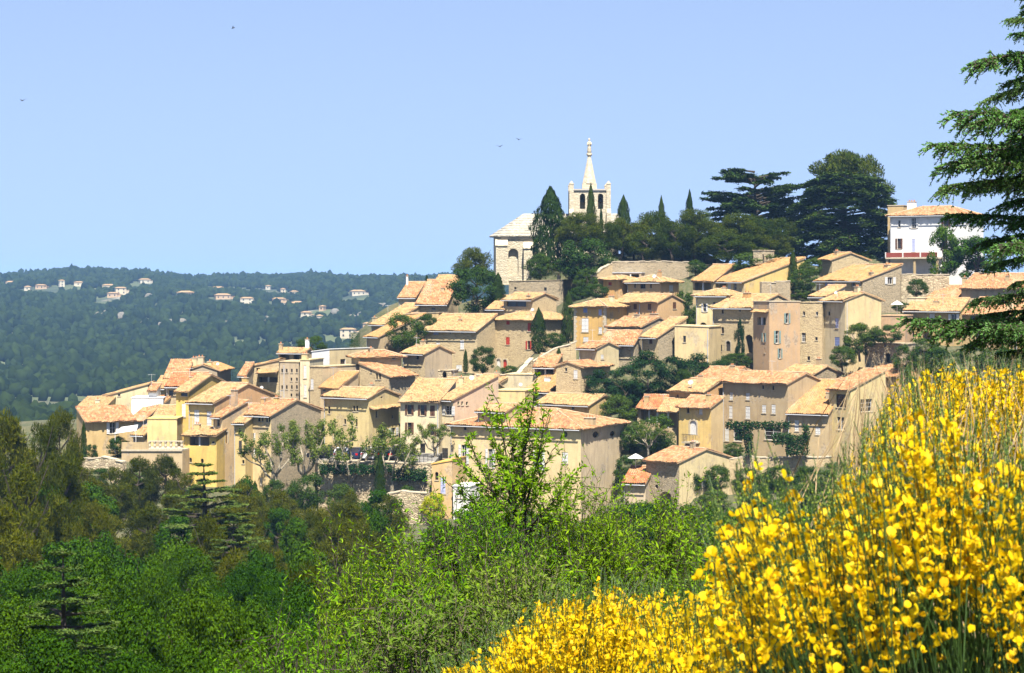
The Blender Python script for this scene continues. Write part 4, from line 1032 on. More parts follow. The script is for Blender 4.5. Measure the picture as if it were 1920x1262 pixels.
# trees and shrubs among the houses
V_ = lambda *a: tr(*a)
tr('cedar', 1415, 290, 500, 334, 195, 'wide flat topped cedar on the hilltop')
tr('pine_big', 1585, 278, 500, 333, 185, 'tall olive crowned pine behind the drooping cedar')
tr('cedar_droop', 1585, 318, 505, 326, 215, 'massive drooping cedar left of the white house')
tr('cypress_fat', 1032, 352, 498, 319, 74, 'broad dark cypress in front of the church nave')
tr('cypress', 1108, 345, 470, 318, 21, 'slim cypress in front of the church tower')
tr('cypress', 1127, 385, 470, 316, 9, 'thin dark cypress spike right of the church tower')
tr('cypress_fat', 1169, 367, 470, 322, 30, 'dark cypress just right of the church')
tr('cypress', 1240, 368, 460, 328, 17, 'cypress tip rising over the middle pines')
tr('cypress', 1293, 357, 470, 330, 21, 'tall cypress tip over the right pines')
for i, (px, top, w) in enumerate(((1165, 405, 70), (1190, 402, 80), (1225, 392, 95), (1262, 398, 80), (1300, 388, 95), (1340, 398, 100), (1385, 396, 105), (1430, 392, 100), (1470, 405, 90), (1208, 425, 80), (1282, 425, 85), (1320, 428, 85), (1410, 425, 90), (1455, 430, 80))):
    tr('pine_top', px, top, 496, 320 + (i % 3) * 3, w, 'dark pine in the row above the long grey wall', 'pines above the long grey wall')
tr('pine_top', 1072, 402, 490, 316, 62, 'dark pine hiding the foot of the belfry')
tr('pine_top', 1135, 405, 490, 317, 70, 'dark pine right of the slim belfry cypress')
tr('pine_top', 1088, 395, 480, 315, 95, 'dark pine below the slim cypress of the church')
tr('pine_top', 1360, 425, 500, 313, 120, 'low brown green pine above the ruined turret')
tr('bush', 1098, 436, 530, 310, 118, 'rounded green tree below the church pines')
tr('bush', 1012, 472, 525, 312, 58, 'dark green shrub against the church apse')
tr('bush', 1100, 500, 548, 305, 50, 'pale grey green shrub left of the grey garden wall')
tr('bush', 1420, 470, 520, 306, 140, 'wide dark hedge left of the ruined turret')
tr('bush', 1305, 485, 515, 308, 40, 'round green bush at the right end of the grey wall')
tr('pine_top', 890, 460, 560, 318, 80, 'pine behind the round tree on the left skyline')
tr('bush', 893, 492, 592, 304, 105, 'big round olive green tree on the skyline left of the church')
tr('cypress', 934, 512, 575, 302, 26, 'small cypress beside the round skyline tree')
tr('cypress', 800, 515, 545, 322, 9, 'tiny cypress on the left skyline')
tr('bush', 760, 580, 660, 290, 80, 'wild branching shrub below the skyline cottages')
tr('bush', 802, 585, 625, 294, 40, 'green creeper shrub on the brown wall')
tr('cypress_fat', 1010, 578, 662, 284, 30, 'cypress in front of the red shuttered house')
tr('cypress', 1048, 652, 690, 276, 13, 'small trimmed cypress by the carport')
tr('cypress', 873, 655, 698, 283, 10, 'young slim cypress beside the cave door wall')
tr('bush', 905, 645, 700, 284, 50, 'bright green ivy bush at the corner of the grey house')
tr('cypress_fat', 1066, 545, 640, 293, 26, 'dark evergreen between the red shutters and the yellow quoin house')
tr('bush', 1040, 620, 655, 285, 48, 'hedge beside the red shuttered house')
tr('bush', 1118, 530, 560, 299, 55, 'green bush above the deep yellow house roof')
tr('bush', 1280, 540, 625, 294, 55, 'green climbing shrub on the bank right of the pink gable')
for px, top, w, Y, l in ((1125, 685, 65, 262, 'dark evergreen beside the stone cottage'), (1170, 672, 80, 260, 'dark evergreen in the middle of the garden'), (1215, 650, 85, 263, 'tall dark evergreen below the stone end wall'),
                         (1262, 655, 80, 264, 'dark evergreen below the plain yellow block'), (1310, 655, 80, 266, 'dark spreading evergreen left of the ivy column'), (1350, 662, 60, 267, 'small dark evergreen at the foot of the ivy column')):
    tr('ever', px, top, top + 95, Y, w, l, None)
for px, top, w, l in ((1296, 872, 46, 'small garden shrub under the arched lower door'), (1345, 868, 60, 'garden shrub below the taupe house terrace'), (1400, 872, 60, 'leafy shrub in front of the terrace wall'), (1455, 866, 66, 'second leafy shrub in front of the terrace wall'), (1515, 870, 66, 'dark shrub right along the terrace wall'), (1575, 862, 70, 'shrub at the right end of the terrace wall')):
    tr('bush', px, top, top + 55, 241, w, l)
for px, top, w, Y, l in ((1700, 640, 60, 258, 'shrub below the ruined niche wall'), (1760, 648, 70, 255, 'low shrub under the tan right edge house'), (1830, 640, 80, 255, 'leafy shrub under the long stone house'), (1895, 645, 80, 255, 'leafy shrub at the right frame edge')):
    tr('bush', px, top, top + 60, Y, w, l)
for px, top, base, w, Y, l in ((1088, 535, 566, 46, 304, 'green shrub behind the deep yellow house ridge'), (1505, 540, 566, 44, 295, 'shrub between the wide stone house and the golden roof'), (1735, 630, 668, 60, 270, 'garden shrub under the tan house at the right'), (1380, 660, 692, 66, 272, 'low shrub at the foot of the arched doorway house'), (1190, 715, 752, 60, 265, 'evergreen shrub below the tall garden evergreen'), (1240, 712, 750, 60, 266, 'second evergreen shrub below the plain yellow block'),
                             (1180, 795, 845, 50, 250, 'leafy shrub right of the round attic windows'), (1172, 850, 910, 46, 246, 'dark shrub beside the white parasol'), (1376, 828, 858, 46, 251, 'shrub under the ivy pergola of the taupe house'), (1340, 915, 965, 70, 236, 'green bush in front of the rough grey stone house'), (1420, 905, 955, 70, 237, 'green bush right of the rough grey stone house'), (1500, 900, 955, 80, 232, 'green bush on the slope under the terrace wall'),
                             (955, 684, 704, 40, 283, 'low green plants under the red arched door'), (190, 875, 910, 60, 236, 'bushes below the rubble wall of the end house'), (268, 880, 920, 50, 238, 'dark bush below the balustraded terrace'), (366, 905, 945, 50, 240, 'dark bush below the loggia annex')):
    tr('bush', px, top, base, Y, w, l)
tr('bush', 1160, 735, 800, 255, 70, 'fresh green shrub left of the red porch')
tr('bush', 1225, 770, 850, 249, 90, 'dark leafy bush below the open porches')
tr('bush', 1282, 690, 722, 261, 34, 'round clipped bush above the pink walled house')
tr('ivy', 1387, 592, 682, 273.6, 24, 'dark ivy column climbing the wide stone house')
tr('bush', 1480, 600, 0 + 640, 269, 0.1, 'x') if False else None
tr('bush', 1612, 600, 668, 263, 70, 'oleander shrubs in front of the cream gabled house')
tr('bush', 1660, 605, 645, 262, 70, 'trimmed green hedge on the terrace right of the cream gable')
tr('bush', 1580, 645, 690, 260, 55, 'green shrub below the oleanders')
tr('bush', 1505, 500, 545, 296, 60, 'bushes between the golden roofs')
tr('cypress', 1487, 470, 545, 299, 20, 'dark slim tree between the golden roofs')
tr('bush', 1520, 480, 520, 300, 50, 'wild shrub left of the small stone gabled house')
tr('bush', 1720, 520, 556, 283, 45, 'green shrub under the red balcony')
tr('bush', 1690, 565, 585, 279, 40, 'fresh green hedge right of the cream gable')
tr('oaklike', 1770, 420, 545, 297, 75, 'light leafy tree in front of the white house')
tr('oaklike', 1835, 440, 545, 293, 130, 'dark leafy tree right of the white house')
tr('bush', 585, 626, 665, 295, 62, 'low round bush on the skyline behind the cream attic house')
tr('hedge', 665, 624, 650, 289, 17, 'clipped hedge block on the skyline terrace')
tr('bush', 222, 815, 858, 250, 48, 'dark green shrub left of the terrace balustrade')
tr('cypress', 157, 790, 860, 247, 12, 'ivy strip on the tan end house')
tr('bush', 170, 830, 870, 246, 30, 'small shrub at the foot of the tan end house')
tr('cypress', 713, 848, 985, 236, 23, 'dark cypress in front of the rough retaining wall')
tr('cypress', 478, 902, 960, 238, 17, 'small cypress under the yellow front house')
tr('limebush', 813, 915, 985, 233, 56, 'bright yellow green shrub beside the retaining wall')
tr('bush', 690, 935, 1000, 228, 110, 'dark green shrub in front of the retaining wall')
tr('bush', 640, 902, 970, 236.5, 62, 'dark green bush against the middle of the retaining wall')
tr('bush', 762, 905, 975, 236, 50, 'small dark bush right of the retaining wall cypress')
tr('bush', 575, 880, 960, 234, 75, 'bright green bush between the plane trees')
tr('bush', 515, 895, 950, 236, 50, 'green bush at the foot of the plane trees')
for px, top, base, Y, w, l in ((515, 780, 955, 240, 135, 'first pollarded plane tree from the yellow front house'), (572, 768, 955, 241.5, 135, 'second pollarded plane tree from the yellow front house'),
                               (655, 770, 965, 240, 145, 'third pollarded plane tree, in front of the parked cars'), (736, 782, 965, 239, 140, 'tall pollarded plane tree with a pale trunk by the rough wall'), (815, 785, 872, 247, 100, 'low pollarded plane tree at the road bend'),
                               (1215, 785, 865, 246, 80, 'pollarded plane tree right of the round window house')):
    tr('plane', px, top, base, Y, w, l)
tr('almond', 965, 735, 1400, 28, 300, 'slender almond tree rising in front of the big yellow house')
for px, top, Y, w, l in ((560, 1165, 24, 480, 'bright green almond bush at the lower edge'), (720, 1010, 26, 380, 'bright green almond bush right of the brown pines'), (880, 960, 27, 420, 'bright green almond bush under the slender almond tree'),
                         (1060, 880, 29, 330, 'tall bright almond bush below the round window house'), (1230, 930, 30, 340, 'almond bush behind the tall broom stalks'), (760, 1120, 20, 520, 'large almond bush in the bottom centre'), (1020, 1030, 23, 520, 'wide almond bush behind the low broom'),
                         (1420, 990, 26, 480, 'green almond bush hidden behind the broom')):
    tr('shrub', px, top, top + 3.6 / Y * F, Y, w, l, None)
tr('shrub', 955, 945, 945 + 3.6 / 24 * F, 24, 330, 'almond bush hiding the foot of the slender almond tree')
tr('dryshrub', 800, 1120, 1500, 17, 420, 'dull grey green shrub with dry seed heads')
tr('dryshrub', 960, 1050, 1420, 19, 330, 'dull dry shrub above the low broom')

# ------------------------------------------------------------------ ground
for x, Y, z in ((0, 0, -1.7), (0, -20, -1.2), (-15, -10, -4), (15, -10, .2), (1, 3, -1.25), (.2, 3, -1.45), (2.5, 3, -1.0), (-1, 3, -2.2), (.5, 6, -1.75), (2, 6, -1.3), (1.2, 4.5, -1.4), (-1.5, 6, -3.0), (3, 10, -1.35), (5, 17, -1.3), (8, 17, -.6), (6, 22, -2.6), (2, 11, -2.6), (3.2, 14, -2.4), (14, 20, 1),
                (-3, 10, -5), (0, 12, -4.6), (-8, 12, -8), (-6, 20, -9), (-15, 25, -13), (20, 50, -6), (30, 90, -14), (40, 140, -20), (55, 200, -22), (70, 240, -18), (75, 280, -8), (80, 310, -2), (60, 340, 0), (30, 345, 1), (10, 350, 0),
                (-20, 360, -24), (-27, 300, -15), (-30, 307, -19), (-36, 322, -26), (-48, 316, -32), (-28, 335, -24), (-60, 300, -32), (-60, 330, -36), (-8, 350, -12), (-90, 280, -34), (-75, 250, -32), (-70, 220, -33), (-90, 180, -34), (-80, 120, -30), (-50, 70, -24), (-110, 330, -40), (120, 300, -4), (120, 200, -14), (90, 120, -12), (60, 50, -2), (-60, 30, -20), (0, 410, -30), (60, 400, -20), (-80, 400, -44), (130, 400, -16)):
    GROUND_PTS.append((x, Y, z))
GP = np.array(GROUND_PTS)
# soft perspective-aware Shepard interpolation
def ground_z(x, y):
    x = np.atleast_1d(np.asarray(x, float)); y = np.atleast_1d(np.asarray(y, float))
    out = np.empty(len(x))
    for i0 in range(0, len(x), 2000):
        xs, ys = x[i0:i0 + 2000, None], y[i0:i0 + 2000, None]
        d2 = (xs - GP[None, :, 0]) ** 2 + (ys - GP[None, :, 1]) ** 2
        soft = (0.3 + 0.006 * np.abs(ys)) ** 2
        w = 1 / (d2 + soft) ** 3
        z = (w * GP[None, :, 2]).sum(1) / w.sum(1)
        far = np.clip((ys[:, 0] - 345) / 230, 0, 1); far = far * far * (3 - 2 * far)
        out[i0:i0 + 2000] = z * (1 - far) - 56 * far
    return out

HILL = np.array([(850, -62), (950, -57), (1100, -53.5), (1250, -48), (1450, -37), (1700, -22), (2000, -6), (2300, 6), (2550, 11.5), (2900, 8), (3600, -20), (5000, -60), (7000, -90)])
def hill_z(x, y):
    x = np.asarray(x, float); y = np.asarray(y, float)
    z = np.interp(y, HILL[:, 0], HILL[:, 1])
    amp = np.clip((y - 1000) / 900, 0, 1)
    z = z + amp * (4.0 * np.sin(x * .011 + 1.3) + 3.0 * np.sin(x * .023 + y * .008) + 2.0 * np.sin(y * .021 - x * .015) + 1.5 * np.sin(x * .05 + y * .03))
    z = z - amp * np.clip((x + 160) / 220, 0, 3) * 5.0 - amp * np.clip((-x - 560) / 120, 0, 2) * 2.5
    return z

def ground_mat():
    m, nt, out = new_mat('earth_and_grass')
    b = N(nt, 'ShaderNodeBsdfPrincipled'); b.inputs['Roughness'].default_value = .95
    w = wcoord(nt)
    c = mixc(nt, maprange(nt, noise(nt, w, .25, 5), .4, .65, 0, 1), (.030, .042, .010), (.075, .07, .028))
    c = mixc(nt, maprange(nt, noise(nt, w, 2.2, 4), .45, .7, 0, .8), c, (.12, .10, .055))
    nt.links.new(c, b.inputs['Base Color']); nt.links.new(b.outputs[0], out.inputs[0])
    return m
M_GROUND = ground_mat()
ys = np.concatenate([np.linspace(-30, 0, 8), np.linspace(1, 20, 24)[0:], np.geomspace(21, 225, 60), np.linspace(228, 350, 72), np.geomspace(355, 1000, 26)])
ts = np.linspace(-.62, .62, 190)
TT, YY = np.meshgrid(ts, ys)
XX = TT * (YY.clip(0) + 34)
ZZ = ground_z(XX.ravel(), YY.ravel())
nx, ny = len(ts), len(ys)
idx = np.arange(nx * ny).reshape(ny, nx)
q = np.stack([idx[:-1, :-1], idx[:-1, 1:], idx[1:, 1:], idx[1:, :-1]], -1).reshape(-1, 4)
g = link('ground', mesh_np('ground', np.stack([XX.ravel(), YY.ravel(), ZZ], -1), q, None, [M_GROUND], smooth=True))
tag(g, 'sloping earth and grass below and between the houses', 'ground', kind='structure')

# far hillside
def hill_mat():
    m, nt, out = new_mat('hillside_scrub')
    b = N(nt, 'ShaderNodeBsdfPrincipled'); b.inputs['Roughness'].default_value = .95
    w = wcoord(nt)
    c = mixc(nt, maprange(nt, noise(nt, w, .02, 5), .4, .62, 0, 1), (.016, .026, .008), (.06, .075, .022))
    c = mixc(nt, maprange(nt, noise(nt, wcoord(nt, (1, 1, 3)), .012, 6, .7), .60, .66, 0, 1), c, (.20, .18, .14))
    nt.links.new(c, b.inputs['Base Color']); nt.links.new(b.outputs[0], out.inputs[0])
    return m
ys2 = np.concatenate([np.linspace(850, 3000, 150), np.geomspace(3050, 9000, 14)]); ts2 = np.linspace(-.5, .5, 180)
TT, YY = np.meshgrid(ts2, ys2); XX = TT * YY
ZZ = hill_z(XX.ravel(), YY.ravel())
nx, ny = len(ts2), len(ys2); idx = np.arange(nx * ny).reshape(ny, nx)
q = np.stack([idx[:-1, :-1], idx[:-1, 1:], idx[1:, 1:], idx[1:, :-1]], -1).reshape(-1, 4)
hl = link('far_hill', mesh_np('far_hill', np.stack([XX.ravel(), YY.ravel(), ZZ], -1), q, None, [hill_mat()], smooth=True))
tag(hl, 'long wooded ridge across the valley', 'hill', kind='structure')

def hill_at(px, py):
    """distance where the view line of a photo point meets the far hill"""
    ysamp = np.linspace(950, 2560, 800)
    xs = (px - HX) / F * ysamp; zs = (HY - py) / F * ysamp
    dz = hill_z(xs, ysamp) - zs
    k = np.where(dz > 0)[0]
    i = k[0] if len(k) else int(np.argmax(dz))
    return xs[i], ysamp[i], float(hill_z(xs[i], ysamp[i]))

# far houses on the ridge: crop coordinates (x, y, width) in a 2.4x enlargement of the photo from (0, 480)
FAR = [(52, 135, 50), (122, 158, 25), (178, 150, 40), (270, 114, 35), (280, 140, 22), (325, 117, 45), (352, 137, 36), (487, 150, 50), (505, 188, 45), (545, 175, 45), (655, 124, 45), (825, 183, 65), (975, 160, 50), (1025, 166, 45), (1005, 196, 65),
       (1097, 178, 40), (1110, 222, 55), (1143, 247, 30), (1205, 190, 25), (1205, 152, 20), (1250, 212, 50), (1275, 166, 20), (1300, 232, 50), (1340, 228, 40), (1320, 178, 30), (1372, 290, 38), (1450, 156, 40), (1440, 292, 25), (1615, 178, 60), (1650, 328, 38), (1560, 372, 60), (1640, 367, 45), (1445, 248, 20)]
FAR_LABEL = ['cream villa furthest left on the far ridge', 'tiny cream villa second from the left on the far ridge', 'pale villa with low wing third from the left on the ridge', 'low white villa breaking the ridge skyline at the left', 'small ochre cube house below the ridge skyline', 'broad two part villa on the ridge skyline', 'low villa right of the broad skyline villa', 'long low villa alone under the left skyline', 'left wing villa of the bright pair under the ridge', 'right tall villa of the bright pair under the ridge', 'single villa close under the middle skyline', 'bright long villa in the middle of the far slope', 'left house of the long row under the skyline', 'right house of the long row under the skyline', 'wide villa below the long row on the ridge', 'small orange roofed villa right of the long row', 'white fronted villa with orange roof on the far slope', 'tiny roof just below the white fronted villa', 'small pale house beside the smoke haze', 'tiny house high under the right skyline', 'two storey villa in the right cluster of the slope', 'tiny roof above the right cluster', 'left large villa of the right cluster', 'right large villa of the right cluster', 'pale small house above the right cluster villas', 'tall white house lowest on the right slope', 'pale villa alone under the right skyline', 'small house right of the tall white one', 'big villa with rounded front near the skyline cottages', 'pale building just above the village lean-to roofs', 'grey pink apartment building behind the clipped hedge', 'pale long building behind the village lean-to roofs', 'small shed above the tall white house']
M_FARWALL = [simple_mat('far_wall_%s' % n, c, .9, .08, .3) for n, c in (('cream', (.46, .39, .27)), ('white', (.44, .39, .29)), ('ochre', (.42, .29, .17)))]
M_FARROOF = simple_mat('far_roof', (.27, .17, .075), .9, .15, .6)
far_spots = []
for i, (x, y, w) in enumerate(FAR):
    px, py = x / 2.4, 480 + y / 2.4
    X, Y, Z = hill_at(px, py)
    far_spots.append((X, Y))
    W = w / 2.4 * Y / F * 1.05; D = max(6, W * .6); H = 3.8 if i not in (4, 9, 25, 30, 16) else 6.2
    rg = np.random.default_rng(i)
    root = empty('far_house', (X, Y, Z + .5), rg.uniform(-.5, .5))
    tag(root, FAR_LABEL[i], 'house', 'houses on the far ridge')
    wb = MB(); wb.box(-W / 2, W / 2, 0, D, -6, H)
    if w > 35: wb.box(W / 2 - .5, W / 2 + W * .28, D * .2, D * .9, -6, H * .7)
    wb.build('wall', M_FARWALL[i % 3], root)
    rb = MB(); o = .6; rz = H + D * .5 * .34
    rb.poly([(-W / 2 - o, -o, H - .1), (W / 2 + o, -o, H - .1), (W / 2 + o - D * .4, D / 2, rz), (-W / 2 - o + D * .4, D / 2, rz)])
    rb.poly([(W / 2 + o, D + o, H - .1), (-W / 2 - o, D + o, H - .1), (-W / 2 - o + D * .4, D / 2, rz), (W / 2 + o - D * .4, D / 2, rz)])
    rb.poly([(-W / 2 - o, D + o, H - .1), (-W / 2 - o, -o, H - .1), (-W / 2 - o + D * .4, D / 2, rz)])
    rb.poly([(W / 2 + o, -o, H - .1), (W / 2 + o, D + o, H - .1), (W / 2 + o - D * .4, D / 2, rz)])
    rb.poly([(-W / 2 - o, -o, H - .12), (-W / 2 - o, D + o, H - .12), (W / 2 + o, D + o, H - .12), (W / 2 + o, -o, H - .12)])
    if w > 35: rb.prism([(W / 2, D * .15, H * .7 + .05), (W / 2 + W * .28 + .5, D * .15, H * .7 - .5), (W / 2 + W * .28 + .5, D * .95, H * .7 - .5), (W / 2, D * .95, H * .7 + .05)], (0, 0, .25))
    rb.build('roof', M_FARROOF, root)
    nw = max(1, int(W / 4.5))
    for k in range(nw):
        xw = -W / 2 + W * (k + .5) / nw
        for zf in ((1.0, 4.0) if H > 5 else (1.0,)):
            q_ = MB(); q_.box(xw - .6, xw + .6, -.12, -.02, zf, zf + 1.5); q_.build('window', M_GLASS, root)
# limestone outcrops
ROCKS = [(440, 275, 60), (470, 285, 40), (640, 315, 40), (750, 315, 70), (815, 320, 30), (1085, 320, 70), (1030, 325, 40), (540, 290, 30), (660, 200, 25), (285, 400, 30), (1500, 275, 50), (1590, 290, 70), (1700, 240, 60), (1765, 215, 50), (1430, 310, 50), (1200, 300, 40)]
rock_spots = []
for i, (x, y, w) in enumerate(ROCKS):
    X, Y, Z = hill_at(x / 2.4, 480 + y / 2.4); rock_spots.append((X, Y, w / 2.4 * Y / F))
    W = w / 2.4 * Y / F; rb = MB(); rg = np.random.default_rng(50 + i)
    for k in range(int(4 + W / 5)):
        cx, r = rg.uniform(-W / 2, W / 2), rg.uniform(2, 4.5); cz = rg.uniform(-1, 5); cyy = cz * 2.2 + rg.uniform(-2, 2)
        rb.lathe([(r * .9, -3), (r * 1.0, -.2), (r * .75, r * .5), (r * .3, r * .75)], 6, (cx, cyy, cz), 0, rg.uniform(0, 3))
    o = rb.build('rock_outcrop', M_FARWALL[1] if False else simple_mat('limestone', (.13, .12, .095), .95, .25, .2) if i == 0 else bpy.data.materials['limestone'], None, loc=(X, Y, Z - 1))
    tag(o, 'pale limestone outcrop on the wooded far slope', 'rock', 'limestone outcrops on the far slope')

# far forest: one mass of tree blobs
def far_forest():
    rg = np.random.default_rng(21)
    n = 26000
    Y = np.sqrt(rg.uniform(960 ** 2, 2700 ** 2, n)); t = rg.uniform(-.30, .05, n)
    X = t * Y
    clear = np.sin(X * .021 + 2) * np.sin(Y * .013 + X * .006) + .4 * np.sin(X * .07 + Y * .05)
    keep = (clear < .80) | (rg.uniform(0, 1, n) < .3)
    keep &= ~((Y < 1010) & (rg.uniform(0, 1, n) < .9))
    for fx, fy in far_spots: keep &= ~((np.abs(X - fx) < 14) & (Y - fy < 12) & (Y - fy > -75))
    for fx, fy, fw in rock_spots: keep &= ~((np.abs(X - fx) < fw / 2 + 1) & (Y - fy < 12) & (Y - fy > -30))
    X, Y = X[keep], Y[keep]; Z = hill_z(X, Y)
    Yv = rg.uniform(430, 880, 3200); Xv = rg.uniform(-.34, -.10, 3200) * Yv
    X = np.concatenate([X, Xv]); Y = np.concatenate([Y, Yv]); Z = np.concatenate([Z, ground_z(Xv, Yv)]); n = len(X)
    ph = (1 + 5 ** .5) / 2
    ico = np.array([(-1, ph, 0), (1, ph, 0), (-1, -ph, 0), (1, -ph, 0), (0, -1, ph), (0, 1, ph), (0, -1, -ph), (0, 1, -ph), (ph, 0, -1), (ph, 0, 1), (-ph, 0, -1), (-ph, 0, 1)]) / 1.9
    fc = np.array([(0, 11, 5), (0, 5, 1), (0, 1, 7), (0, 7, 10), (0, 10, 11), (1, 5, 9), (5, 11, 4), (11, 10, 2), (10, 7, 6), (7, 1, 8), (3, 9, 4), (3, 4, 2), (3, 2, 6), (3, 6, 8), (3, 8, 9), (4, 9, 5), (2, 4, 11), (6, 2, 10), (8, 6, 7), (9, 8, 1)])
    r = rg.uniform(2.2, 4.6, n); hh = r * rg.uniform(.8, 1.5, n)
    pine = rg.uniform(0, 1, n) < .12; hh[pine] *= 1.25; r[pine] *= .85
    v = ico[None] * rg.uniform(.65, 1.3, (n, 12, 1))
    v = v * np.stack([r, r, hh], -1)[:, None, :]
    v += np.stack([X, Y, Z + hh * .6], -1)[:, None, :]
    f = (fc[None] + (np.arange(n) * 12)[:, None, None]).reshape(-1, 3)
    me = mesh_np('far_forest', v.reshape(-1, 3), None, f, [leaf_mat('far_foliage', (.004, .009, .002), (.018, .031, .006), (.009, .015, .005), trans=0.0, rough=.9, objvar=0, spec=.0)], smooth=True)
    o = link('far_forest', me); tag(o, 'dense blue green forest covering the far ridge', 'forest', kind='stuff')
far_forest()
# ------------------------------------------------------------------ build the houses
HB = {}
for d in HOUSES:
    build_house(d); HB[d['label']] = d

# ------------------------------------------------------------------ church
def church():
    Y = 326.0; s_ = Y / F
    root = empty('church', pix(1050, 500, Y)); tag(root, 'pale stone church with apse, belfry and spire on the hilltop', 'church')
    def X(px): return (px - 1050) * s_
    def Zp(py): return (500 - py) * s_
    st = WALL['church']
    # nave and apse: half octagon end towards the left
    x0, x1, y0, y1 = X(948), X(1160), 0.0, 9.5
    plan = [(x0 + 1.2, y0), (x1, y0), (x1, y1), (x0 + 1.2, y1), (x0 - 1.2, y1 - 3.0), (x0 - 1.2, y0 + 3.0)]
    ez = Zp(444)
    w = MB()
    # front wall with arched recess
    a0, a1, b0, b1 = X(953), X(972), Zp(517), Zp(466)
    rec = opening_shape('aw', a0, a1, b0, b1)
    f3 = lambda u, z, d: Vector((u, y0 + d, z))
    poly_holes(w, [(x0 + 1.2 - 2.0, -3), (x1, -3), (x1, ez), (x0 + 1.2 - 2.0, ez)], [rec], f3)
    for i in range(len(rec)):
        p, q = rec[i], rec[(i + 1) % len(rec)]
        w.poly((f3(*q, 0), f3(*p, 0), f3(*p, .7), f3(*q, .7)))
    w.poly([f3(*p, .7) for p in rec])
    pl = [(x0 - .8, y0), (x0 - 2.0, y0 + 3.2), (x0 - 2.0, y1 - 3), (x0 - .8, y1), (x1, y1), (x1, y0)]
    for i in range(5):
        p, q = pl[i], pl[i + 1]
        w.poly([(q[0], q[1], -3), (p[0], p[1], -3), (p[0], p[1], ez), (q[0], q[1], ez)])
    w.build('wall', st, root)
    # stepped stone roof: ridge from px 981 to the tower
    rz = Zp(400); o = .45
    rx0, rx1 = X(982), X(1163); ry = (y0 + y1) / 2
    r = MB(); n = 9
    for k in range(n):
        f0, f1 = k / n, (k + 1) / n
        zz0, zz1 = ez + .12 + (rz - ez) * f0, ez + .12 + (rz - ez) * f1
        def pt(f, side, dz=0):
            xx = (x0 - 1.3) + (rx0 - x0 + 1.3) * f; yy0 = (y0 - o) + (ry - y0 + o) * f; yy1 = (y1 + o) + (ry - y1 - o) * f
            return xx, yy0, yy1
        xa, ya0, ya1 = pt(f0, 0); xb, yb0, yb1 = pt(f1, 0)
        lift = .09
        r.poly([(xa, ya0, zz0 + lift), (rx1, ya0, zz0 + lift), (rx1, yb0, zz1), (xb, yb0, zz1)])
        r.poly([(xa, ya0, zz0 - .06), (rx1, ya0, zz0 - .06), (rx1, ya0, zz0 + lift), (xa, ya0, zz0 + lift)])
        r.poly([(rx1, ya1, zz0 + lift), (xa, ya1, zz0 + lift), (xb, yb1, zz1), (rx1, yb1, zz1)])
        # apse end facets
        m0 = (xa - 1.4 * (1 - f0), ya0 + (ya1 - ya0) * .3), (xa - 1.4 * (1 - f0), ya0 + (ya1 - ya0) * .7)
        m1 = (xb - 1.4 * (1 - f1), yb0 + (yb1 - yb0) * .3), (xb - 1.4 * (1 - f1), yb0 + (yb1 - yb0) * .7)
        ringa = [(xa, ya0), m0[0], m0[1], (xa, ya1)]; ringb = [(xb, yb0), m1[0], m1[1], (xb, yb1)]
        for i in range(3):
            p, q = ringa[i], ringa[i + 1]; p2, q2 = ringb[i], ringb[i + 1]
            r.poly([(q[0], q[1], zz0 + lift), (p[0], p[1], zz0 + lift), (p2[0], p2[1], zz1), (q2[0], q2[1], zz1)])
            r.poly([(q[0], q[1], zz0 - .06), (p[0], p[1], zz0 - .06), (p[0], p[1], zz0 + lift), (q[0], q[1], zz0 + lift)])
    r.poly([(rx1, y0 - o, ez), (rx1, y1 + o, ez), (rx1, ry, rz + .12)])
    r.poly([(x0 - 1.3, y0 - o, ez + .02), (x0 - 1.3, y1 + o, ez + .02), (rx1, y1 + o, ez + .02), (rx1, y0 - o, ez + .02)])
    r.build('roof', WALL['church_roof'], root)
    cn = MB(); cn.box(x0 - .7, x1, y0 - .22, y0 - .003, ez - .35, ez + .01); cn.build('cornice', M_STONE_TRIM, root)
    # buttresses with sloped caps
    for pa, pb, pt_ in ((930, 951, 452), (982, 1002, 457)):
        bt = MB(); xa, xb, zt_ = X(pa), X(pb), Zp(pt_)
        bt.prism([(xa, -1.7, -3), (xa, -.002, -3), (xa, -.002, zt_), (xa, -1.7, zt_ - .9)], (xb - xa, 0, 0))
        bt.prism([(xa - .1, -1.85, zt_ - .85), (xa - .1, -.004, zt_ + .12), (xa - .1, -.004, zt_ + .28), (xa - .1, -1.85, zt_ - .7)], (xb - xa + .2, 0, 0))
        bt.build('buttress', st, root)
    # belfry
    tx0, tx1 = X(1068), X(1146); ty0, ty1 = 1.4, 1.4 + (tx1 - tx0)
    tz = Zp(356)
    tw = MB()
    t3 = lambda u, z, d: Vector((u, ty0 + .35 + d, z))
    op = [opening_shape('aw', X(a), X(b), Zp(391), Zp(362)) for a, b in ((1088, 1098), (1122, 1132))]
    poly_holes(tw, [(tx0 + .7, -3), (tx1 - .7, -3), (tx1 - .7, tz), (tx0 + .7, tz)], op, t3)
    for rec in op:
        for i in range(len(rec)):
            p, q = rec[i], rec[(i + 1) % len(rec)]
            tw.poly((t3(*q, 0), t3(*p, 0), t3(*p, .8), t3(*q, .8)))
    tw.poly([(tx0, ty0, -3), (tx0, ty1, -3), (tx0, ty1, tz), (tx0, ty0, tz)]); tw.poly([(tx1, ty0, -3), (tx1, ty1, -3), (tx1, ty1, tz), (tx1, ty0, tz)])
    tw.poly([(tx0, ty1, -3), (tx1, ty1, -3), (tx1, ty1, tz), (tx0, ty1, tz)])
    tw.poly([(tx0, ty0 + 2.2, -3), (tx1, ty0 + 2.2, -3), (tx1, ty0 + 2.2, tz), (tx0, ty0 + 2.2, tz)])
